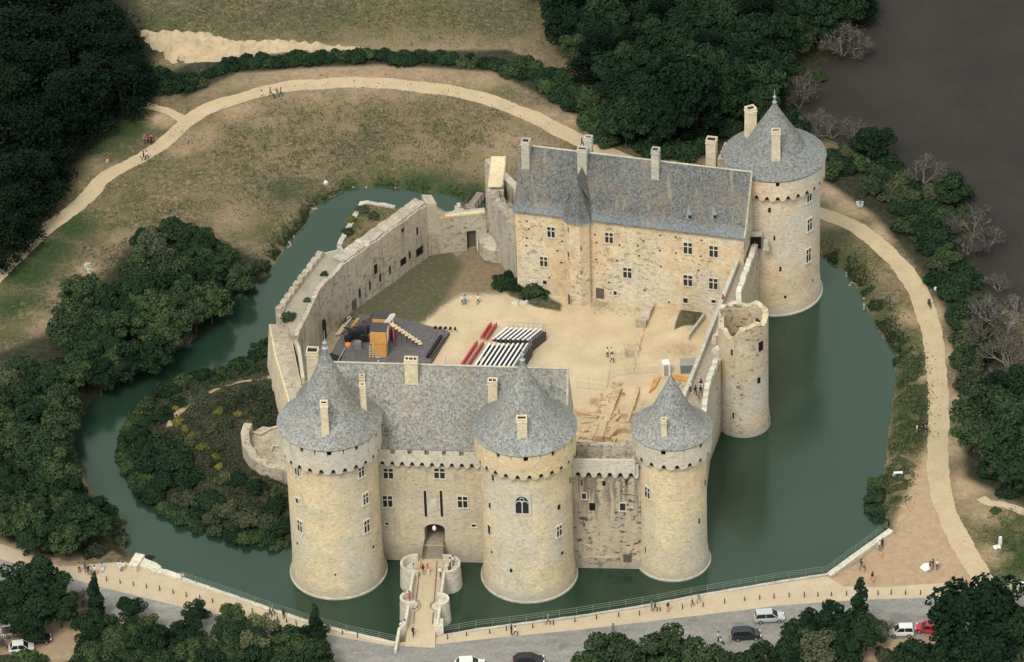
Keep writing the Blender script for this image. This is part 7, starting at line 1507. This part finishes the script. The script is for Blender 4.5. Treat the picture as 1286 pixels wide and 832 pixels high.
for (px, py, R, k, lb) in [(802, 72, 2.7, 'broad', 'brighter green tree standing out in the top wood above the dwelling roof'), (860, 120, 6.0, 'vdark', 'huge dark tree directly behind the north dwelling chimneys'), (815, 135, 5.0, 'vdark', 'broad dark tree left of the huge one behind the dwelling'), (905, 120, 4.6, 'vdark', 'dark tree close behind the keep tower chimneys'), (722, 62, 2.6, 'broad', 'round green tree at the corner of the field and the top wood'), (757, 80, 2.4, 'dbush', 'small dark shrubby tree below the corner of the field'),
   (700, 10, 3.0, 'dark', 'dark tree at the top edge where the field meets the wood'), (945, 75, 2.8, 'broad', 'green tree in the gap of the wood toward the lagoon'), (920, 90, 3, 'broad', 'green tree above the keep tower left chimney'), (960, 95, 2.2, 'gbush', 'bright green bush in the clearing above the keep tower'), (975, 110, 1.8, 'gbush', 'green bush at the lagoon side of the clearing'), (1030, 95, 1.8, 'gbush', 'low green bush at the marsh edge above the keep cone'),
   (990, 145, 2.4, 'dbush', 'dark bush peeping out right of the keep tower cone'), (1005, 160, 2.8, 'dbush', 'dark bush just right behind the keep tower cone'), (955, 130, 3, 'dark', 'dark tree hidden behind the keep cone tip'), (1040, 10, 3.4, 'dark', 'dark tree at the top edge beside the lagoon'), (1068, 6, 3.2, 'dark', 'last dark tree at the top edge before the open lagoon')]: plant(px, py, k, R, lb)
for (px, py, R, lb) in [(1058, 45, 4.2, 'large silver bare tree at the lagoon edge near the top'), (1012, 45, 3.2, 'leaning bare tree left of the large silver one'), (1000, 105, 4.0, 'bare grey tree above the tip of the keep tower cone'), (1075, 60, 2.4, 'small grey bare tree nearest the open lagoon at the top'), (950, 35, 2.0, 'thin bare tree inside the top wood'), (1003, 120, 2.6, 'twisted bare tree with a forked white trunk beside the keep cone'),
   (1045, 160, 2.6, 'grey leafless shrub right of the keep roof'), (1075, 165, 2.8, 'grey leafless shrub between keep roof and lagoon'), (1022, 150, 2.2, 'grey leafless shrub closest to the keep roof'), (1160, 213, 3.4, 'grey leafless tree jutting into the lagoon above the bushes'), (1222, 275, 3.6, 'grey leafless tree at the right end of the lagoon bushes'), (1240, 300, 2.6, 'grey leafless shrub at the water edge below the right bushes'),
   (1215, 305, 2.4, 'grey brown dead shrub in the marsh inlet'), (1255, 355, 2.0, 'low dead branches lying in the marsh inlet at right'), (1262, 400, 4.6, 'big grey leafless tree at the right edge of the photo'), (1240, 385, 2.8, 'grey leafless tree left of the big one at the right edge'), (1270, 440, 4.0, 'grey brown bare tree below the big one at the right edge'), (1262, 470, 2.6, 'silvery fallen bare shrub at the right edge'), (1255, 575, 3.2, 'pale bare tree in front of the right wood'), (1235, 415, 2.6, 'small bare tree beside the path bushes on the right')]:
    plant(px, py, 'dead', R, lb, 'bare grey trees by the lagoon', rn=1)
# right bushes along the path
RB = [(1045, 195), (1065, 190), (1085, 186), (1105, 195), (1060, 205), (1080, 205), (1100, 212), (1120, 205), (1115, 225), (1095, 228), (1130, 228), (1140, 245), (1120, 245), (1150, 235), (1170, 240), (1190, 245), (1205, 240), (1165, 262), (1145, 262), (1185, 268), (1205, 262), (1160, 285), (1180, 295), (1145, 282), (1200, 290), (1190, 315), (1168, 305), (1200, 330), (1180, 330), (1215, 345), (1195, 350), (1205, 368), (1190, 365), (1215, 385), (1205, 400), (1222, 405), (1215, 425), (1232, 440), (1212, 450), (1225, 465), (1215, 480), (1236, 480), (1130, 258), (1040, 210), (1175, 350)]
for px, py in RB: plant(px, py, r_.choice(['gbush', 'dbush', 'dbush', 'bush']), r_.uniform(2.2, 3.3), 'dense green bush of the lagoon belt ' + min([(1070, 195, 'beside the keep tower'), (1120, 230, 'above the seated people'), (1190, 250, 'at the tip in the lagoon'), (1160, 290, 'at the first path bend'), (1205, 330, 'by the dead shrubs'), (1200, 380, 'beside the cyclist'), (1222, 440, 'left of the big bare tree'), (1230, 480, 'above the olive trees')], key=lambda z_: (z_[0] - px) ** 2 + (z_[1] - py) ** 2)[2], 'bushes between path and lagoon')
for (px, py, R, k, lb) in [(1098, 180, 3.2, 'dark', 'rounded dark tree rising from the bushes right of the keep tower'), (1197, 240, 3.0, 'dark', 'dark tree at the far right of the lagoon bushes'), (1190, 322, 2.0, 'broad', 'lighter green tree among the bushes above the cyclist'), (1240, 520, 4.6, 'broad', 'broad olive tree right of the right hand sandy path'), (1275, 530, 4.4, 'broad', 'olive tree at the right edge level with the walkers'), (1225, 545, 3.6, 'broad', 'olive tree nearest the right hand sandy path'), (1262, 560, 3.8, 'dark', 'dark tree below the olive trees at the right'), (1280, 590, 3.6, 'dark', 'dark tree at the right edge above the side track'), (1250, 495, 3.4, 'dark', 'dark green tree behind the olive trees on the right'), (1285, 490, 3.4, 'dark', 'dark tree touching the right edge behind the olive trees'), (1240, 590, 2.4, 'dbush', 'dark bush at the foot of the right wood'), (1270, 615, 2.2, 'dbush', 'dark bush beside the pale side track at right'), (1213, 505, 2.0, 'gbush', 'green bush at the left edge of the olive trees'), (1250, 640, .9, 'gbush', 'small bush just below the pale side track'), (1275, 555, 3.2, 'broad', 'green tree between the two dark ones at the right edge')]: plant(px, py, k, R, lb)
# left wood along the moat
LWP = [(185, 300), (215, 292), (250, 295), (280, 310), (310, 335), (322, 350), (290, 370), (250, 392), (228, 420), (205, 440), (150, 455), (110, 485), (80, 525), (85, 570), (95, 600), (120, 635), (140, 660), (110, 695), (50, 690), (-10, 660), (-10, 470), (40, 460), (90, 400), (100, 370), (150, 350), (165, 325)]
NT += wood(LWP, 4.0, [('dark', 5), ('broad', 5), ('pale', .25)], dict(dark='dark green tree of the left moat wood', broad='mid green tree of the left moat wood', pale='pale grey green tree of the left moat wood'), 'trees of the left moat wood', 3.2, (2.3, 3.4), 8, zones=[(210, 295, 'at its far tip by the meadow'), (300, 330, 'overhanging the water at the far end'), (180, 340, 'along the dry bank'), (240, 390, 'at the water near the bare trunks'), (110, 390, 'below the pale stones'), (160, 430, 'above the narrow muddy shore'), (20, 490, 'at the left edge, upper part'), (80, 480, 'in the middle of its left half'), (90, 560, 'at the moat bend opposite the islet'), (20, 600, 'at the left edge, lower part'), (120, 650, 'nearest the white rubble walls'), (50, 670, 'above the sandy promenade end')])
for (px, py, R, k, lb) in [(310, 345, 1.9, 'bush', 'olive bush at the right tip of the left wood by the water'), (328, 335, 1.6, 'bush', 'last low bush of the left wood overhanging the moat'), (245, 400, 1.4, 'ybush', 'yellowish bush at the water edge of the left wood'), (172, 425, 1.3, 'bush', 'pale bush near the bare trunk on the bank'), (10, 575, 2.2, 'pale', 'pale grey tree in the gap of the left wood'), (40, 548, 2.0, 'pale', 'pale willow like tree in the left wood'),
   (190, 445, 1.6, 'dead', 'bare thin tree leaning over the moat from the left bank'), (235, 425, 1.5, 'dead', 'bare twiggy shrub in the water at the left bank'), (140, 655, 2.2, 'bush', 'olive tree like bush at the moat end near the white walls'), (150, 675, 1.6, 'bush', 'scrubby bush just above the white rubble wall'), (187, 700, .9, 'bush', 'small bush behind the thick white rubble wall at the water'), (120, 690, 2.0, 'bush', 'brownish bush behind the group of people under the trees')]: plant(px, py, k, R, lb)
# bottom
NT += wood([(96, 768), (145, 770), (180, 782), (225, 800), (262, 786), (305, 792), (350, 804), (408, 812), (420, 860), (80, 860)], 3.0, [('dark', 4), ('broad', 5)], dict(dark='dark green tree of the bottom left clump', broad='mid green tree of the bottom left clump'), 'trees of the bottom left clump', 3.0, (1.8, 2.7), 9, zones=[(120, 780, 'beside the dirt track'), (170, 800, 'behind the small whitish tree'), (230, 800, 'in the road side dip'), (290, 800, 'around the domed tree'), (350, 815, 'around the pale tree'), (400, 820, 'at the bridge end'), (130, 840, 'at the bottom edge, left part'), (240, 840, 'at the bottom edge, middle part')])
for (px, py, R, k, lb) in [(20, 740, 3.8, 'dark', 'big dark tree in the bottom left corner above the white van'), (55, 735, 3.8, 'dark', 'big dark tree right of the corner tree at bottom left'), (75, 765, 3.0, 'dark', 'dark tree beside the dirt track at bottom left'), (40, 765, 3.6, 'dark', 'dark tree overhanging the parked white van'), (12, 765, 3.0, 'dark', 'dark tree in the far left above the vehicles'), (119, 750, 1.1, 'cypress', 'narrow dark cypress rising in front of the asphalt road at left'), (110, 750, 1.6, 'dead', 'thin bare tree beside the narrow cypress'), (100, 752, 1.8, 'dead', 'bare wispy tree left of the narrow cypress'), (96, 770, 1.4, 'dead', 'bare shrub at the edge of the dirt track'), (165, 765, 2.0, 'dark', 'round dark tree nearest the road in the bottom left clump'), (245, 772, 2.0, 'dark', 'round dark tree beside the road right of the pale one'), (290, 778, 2.2, 'broad', 'green domed tree in the middle of the bottom left clump'), (182, 785, 1.9, 'pale', 'whitish leaved small tree in the bottom left clump'), (330, 790, 2.4, 'pale', 'pale yellow green tree near the right end of the bottom left clump'), (320, 812, 2.4, 'pale', 'pale grey green tree at the bottom edge left of the bridge road'), (365, 805, 2.3, 'dark', 'dark tree second from the right end of the bottom left clump'), (395, 800, 2.0, 'dark', 'dark tree at the right end of the bottom left clump'), (396, 785, 1.0, 'cypress', 'small dark cypress tip at the right end of the bottom left clump'), (34, 828, 2.8, 'gbush', 'green bush at the bottom left below the white car'), (8, 800, 2.2, 'dead', 'wispy bare tree in front of the white van'), (35, 786, 2.6, 'dark', 'dark tree partly covering the parked white van roof'), (5, 832, 2.0, 'bush', 'grey green bush in the very bottom left corner'), (125, 825, 2.2, 'pale', 'olive tree at the bottom edge beside the dirt track')]: plant(px, py, k, R, lb)
for (px, py, R, k, lb) in [(768, 830, 4.0, 'broad', 'pointed green tree at the bottom edge below the middle tower'), (732, 846, 3.4, 'broad', 'green tree at the bottom edge, leftmost of the middle clump'), (798, 846, 3.4, 'broad', 'green tree at the bottom edge between the two domed ones'), (839, 828, 4.6, 'broad', 'bright green domed tree at the bottom edge in the middle clump'), (880, 838, 3.6, 'broad', 'green tree just right of the bright domed one'), (908, 832, 3.0, 'gbush', 'yellow green bush below the child in orange'), (932, 830, 2.8, 'gbush', 'green bush in front of the dark car'), (956, 830, 2.8, 'dark', 'dark tree just right of the dark car'), (1000, 806, 3.2, 'dark', 'dark tree right of the silver people carrier'), (1020, 788, 3.0, 'dark', 'dark tree in the clump at bottom between silver and white cars'), (1046, 788, 3.4, 'dark', 'dark tree in the middle of the clump at bottom right'), (1024, 816, 3.0, 'pale', 'pale olive tree at the bottom edge in the right clump'), (1072, 796, 3.2, 'dark', 'dark tree left of the bare shrub by the white hatchback'), (1088, 796, 2.8, 'broad', 'olive tree left of the white hatchback'), (1079, 762, 1.3, 'cypress', 'bright green slender treetop above the bottom right clump'), (1060, 822, 2.8, 'dark', 'dark tree at the bottom edge below the slender treetop'), (990, 828, 2.6, 'dark', 'dark tree at the bottom edge right of the yellow green bush'), (1112, 790, 1.7, 'dead', 'brown bare shrub left of the white hatchback'), (1112, 822, 1.8, 'bush', 'olive scrub below the white hatchback'),
   (1228, 776, 6.4, 'vdark', 'very big round dark tree at the bottom right beside the red car'), (1265, 800, 4.6, 'vdark', 'dark tree filling the bottom right corner'), (1196, 826, 3.4, 'dark', 'dark tree below the red car at the bottom'), (1150, 826, 2.8, 'dark', 'dark low tree below the white hatchback at the bottom edge'), (1285, 790, 3.4, 'vdark', 'dark tree touching the right edge in the bottom corner'), (1235, 825, 4.0, 'vdark', 'dark tree at the bottom edge under the very big round one'), (1168, 828, 2.2, 'broad', 'green tree at the bottom edge right of the low dark one')]: plant(px, py, k, R, lb)
# islet scrub
for i, (px, py, R, k) in enumerate([(175, 545, 2.6, 'd'), (200, 560, 3.2, 'd'), (225, 575, 3.2, 'd'), (185, 580, 2.8, 'd'), (210, 600, 2.8, 'd'), (170, 565, 2.2, 'd'), (235, 600, 2.6, 'd'), (235, 625, 2.4, 'b'), (260, 625, 2.6, 'd'), (285, 640, 2.6, 'b'), (310, 650, 2.6, 'b'), (335, 655, 2.6, 'b'), (355, 660, 2.4, 'd'), (340, 670, 2.2, 'd'), (265, 650, 2.0, 'b'), (300, 662, 2.0, 'd'), (205, 520, 2.0, 'd'), (222, 505, 1.8, 'd'), (185, 528, 2.0, 'd'), (250, 487, 1.4, 'b'), (272, 478, 1.4, 'd'), (295, 470, 1.3, 'b'), (320, 465, 1.4, 'b'), (312, 490, 1.6, 'b'), (335, 495, 1.8, 'b'), (290, 505, 1.6, 'b'), (325, 515, 1.6, 'b'), (265, 535, 1.6, 'b'), (285, 530, 1.4, 'b'), (300, 600, 1.8, 'd'), (320, 610, 2.0, 'd'), (350, 615, 1.8, 'b'), (280, 600, 1.6, 'b'), (260, 580, 1.5, 'b'), (240, 555, 1.4, 'b'), (275, 560, 1.3, 'b'), (345, 635, 2.2, 'd'), (315, 635, 2.0, 'b'), (245, 645, 2.0, 'd'), (222, 640, 1.8, 'd'), (346, 445, 1.2, 'd'), (195, 615, 1.9, 'd'), (345, 480, 1.5, 'b'), (270, 512, 1.2, 'b')]):
    plant(px, py, 'dbush' if k == 'd' else 'bush', R, ('dark green' if k == 'd' else 'olive brown') + ' bush on the islet ' + min([(175, 550, 'at its round western tip'), (220, 600, 'on the slope below the path bend'), (215, 515, 'where the path turns'), (290, 475, 'between the path and the far water'), (300, 510, 'inside the path loop'), (255, 640, 'along the near shore'), (310, 610, 'below the ruined turret'), (345, 660, 'at the foot of the left tower')], key=lambda z_: (z_[0] - px) ** 2 + (z_[1] - py) ** 2)[2], 'bushes on the islet')
for (px, py, R) in [(221, 512, .8), (223, 528, 1.0), (240, 548, 1.1), (255, 560, 1.1), (268, 575, 1.2), (275, 585, .9), (285, 598, 1.2), (325, 610, 1.0), (345, 620, 1.0), (275, 515, 1.1), (312, 530, .8), (232, 538, .9), (300, 520, .9)]: plant(px, py, 'ybush', R, 'yellowish flowering bush in the line along the islet slope', 'yellow bushes on the islet')
# fringe of bushes overhanging the water all round the islet
isl = [np.array(q) for q in ISLAND[1:18]]; ic = sum(isl) / len(isl)
for a, b in zip(isl[:-1], isl[1:]):
    L = np.linalg.norm(b - a); n_ = max(1, int(L / 1.7))
    for k in range(n_):
        q = a + (b - a) * (k + r_.random() * .6) / n_; q = q + (ic - q) / np.linalg.norm(ic - q) * r_.uniform(-.1, .9); plant(0, 0, r_.choice(['dbush', 'gbush', 'gbush', 'dbush']), r_.uniform(1.3, 2.3), 'low bush of the fringe overhanging the water round the islet', 'bushes fringing the islet', world=(q[0], q[1]))
# castle plants
for (px, py, z, R, k, lb) in [(632, 352, 3, 2.1, 'dbush', 'dark green bush against the left corner of the north dwelling'), (640, 345, 3, 1.7, 'dbush', 'dark bush at the far side of the pair by the dwelling corner'), (648, 357, 3, 2.1, 'dbush', 'dark bush in front of the dwelling corner'), (671, 362, 3, 2.5, 'gbush', 'rounded sage green bush left of the stair turret'), (362, 397, 12.6, 1.3, 'bush', 'bush growing on the end of the thick west wall'), (407, 343, 12.5, .7, 'gbush', 'small green bush on top of the thick west wall edge'), (386, 376, 12.5, .7, 'gbush', 'small green plant on the inner edge of the west wall'), (954, 401, 17, .9, 'gbush', 'green plant growing on the rim of the ruined round tower'),
   (440, 275, 4.2, 1.1, 'ybush', 'yellowish weeds on the bastion top'), (455, 262, 4.2, 1.2, 'bush', 'green weeds on the bastion top'), (436, 290, 4.2, 1.1, 'bush', 'low weeds behind the west wall on the bastion'), (470, 270, 4.2, 1.1, 'bush', 'weeds on the right of the bastion top'), (545, 268, 3.2, 1.0, 'gbush', 'bright weeds behind the north west corner wall')]:
    q = P2(px, py, z + .7 * R / 1.7); cm_, _ = VAR[k][0]; o = bpy.data.objects.new('bush', cm_); COL.objects.link(o); s = R / 1.7; o.location = (q[0], q[1], z - .05); o.scale = (s, s, s * .95); o.rotation_euler = (0, 0, px); tag(o, lb, 'bush')
# bushes right bank of moat
for (px, py, R, k, lb) in [(1102, 606, 1.7, 'gbush', 'green bush on the moat bank below the bench'), (1101, 622, 1.9, 'gbush', 'larger green bush on the moat bank below the bench'), (1103, 640, 1.9, 'gbush', 'green bush at the moat bank just above the fence end'), (1112, 655, 1.0, 'gbush', 'low green bush touching the upper end of the right fence'), (1112, 600, 1.0, 'bush', 'low olive bush level with the white bench'), (1128, 452, 1.0, 'gbush', 'low weeds at the bend of the moat bank'), (1133, 480, .9, 'gbush', 'low weeds on the straight right moat bank')]: plant(px, py, k, R, lb)
# grass tufts and weeds along the banks (uncountable)
def weeds(name, regions, n, label, mt, S=.16, seed=1):
    rng = np.random.default_rng(seed); C_ = []
    for (pts, wd) in regions:
        q = np.array([P2(a, b, .8) for a, b in pts]); seg = np.linalg.norm(np.diff(q, axis=0), axis=1); cum = np.concatenate([[0], np.cumsum(seg)]); m_ = int(n * cum[-1] / sum(np.linalg.norm(np.diff(np.array([P2(a, b, .8) for a, b in p_]), axis=0), axis=1).sum() for p_, _ in regions))
        s = rng.uniform(0, cum[-1], m_); x = np.interp(s, cum, q[:, 0]) + rng.normal(0, wd, m_); y = np.interp(s, cum, q[:, 1]) + rng.normal(0, wd, m_)
        k = vnoise(x, y, 1.3, 44) > -.12; C_.append(np.stack([x[k], y[k]], 1))
    C_ = np.concatenate(C_); z = height(C_[:, 0], C_[:, 1]); k = z > .02; C_ = np.column_stack([C_[k], z[k] + rng.uniform(.02, .4, k.sum())]); nn = rng.normal(size=C_.shape) + [0, 0, .8]; nn /= np.linalg.norm(nn, axis=1)[:, None]
    me = mesh_quads(name, C_, nn, np.full(len(C_), S), mt, rng); o = bpy.data.objects.new(name, me); COL.objects.link(o); tag(o, label, 'grass', kind='stuff')
weeds('bank_weeds', [([(337, 345), (362, 307), (382, 284), (395, 264), (415, 250), (440, 240), (480, 236), (520, 241), (560, 248), (590, 252)], 1.1), ([(1040, 320), (1057, 335), (1075, 353), (1095, 385), (1109, 414), (1130, 445)], 1.3)], 24000, 'dark weeds fringing the moat banks', M['leaf'], .13)
weeds('tall_grass', [([(1132, 450), (1137, 480), (1138, 520), (1132, 560), (1124, 600), (1114, 640)], 1.5), ([(1140, 450), (1145, 500), (1140, 560)], 1.4), ([(1265, 655), (1275, 690), (1280, 715)], 2.2)], 13000, 'green tall weeds on the strip between the moat and the right hand path', M['weed'], .12)
weeds('flowering_weeds', [([(1145, 450), (1149, 480), (1150, 520), (1144, 550)], .9), ([(1130, 590), (1122, 630)], 1.1)], 5200, 'pale flowering weeds on the strip beside the right hand path', M['leafp'], .13, 3)
weeds('meadow_tufts', [([(250, 200), (400, 150), (560, 150), (640, 190)], 5), ([(300, 260), (420, 190), (580, 200)], 5), ([(60, 400), (150, 320), (230, 260)], 3), ([(150, 20), (400, 15), (640, 40)], 5)], 22000, 'sparse dark grass tufts on the dry meadow', M['leafb'], .11, 4)
weeds('islet_scrub', [([(225, 500), (290, 475), (340, 470)], 1.0), ([(215, 540), (260, 600), (330, 650)], 2.2), ([(260, 520), (330, 520), (350, 600)], 2.2)], 16000, 'low tangled scrub covering the islet', M['leafb'], .15, 5)
weeds('dry_grass', [([(235, 520), (290, 495), (340, 490)], 1.6), ([(245, 560), (300, 560), (340, 520)], 2.0), ([(280, 610), (340, 620)], 1.4), ([(225, 525), (265, 505), (330, 500)], 1.5)], 14000, 'dry straw coloured grass among the islet bushes', M['leafp'], .11, 7)
print('trees', NT, 'objects', len(bpy.data.objects))

for o in bpy.data.objects:
    l = o.get('label')
    if l and len(l.split()) > 16: print('LONG', o.name, '|', l)
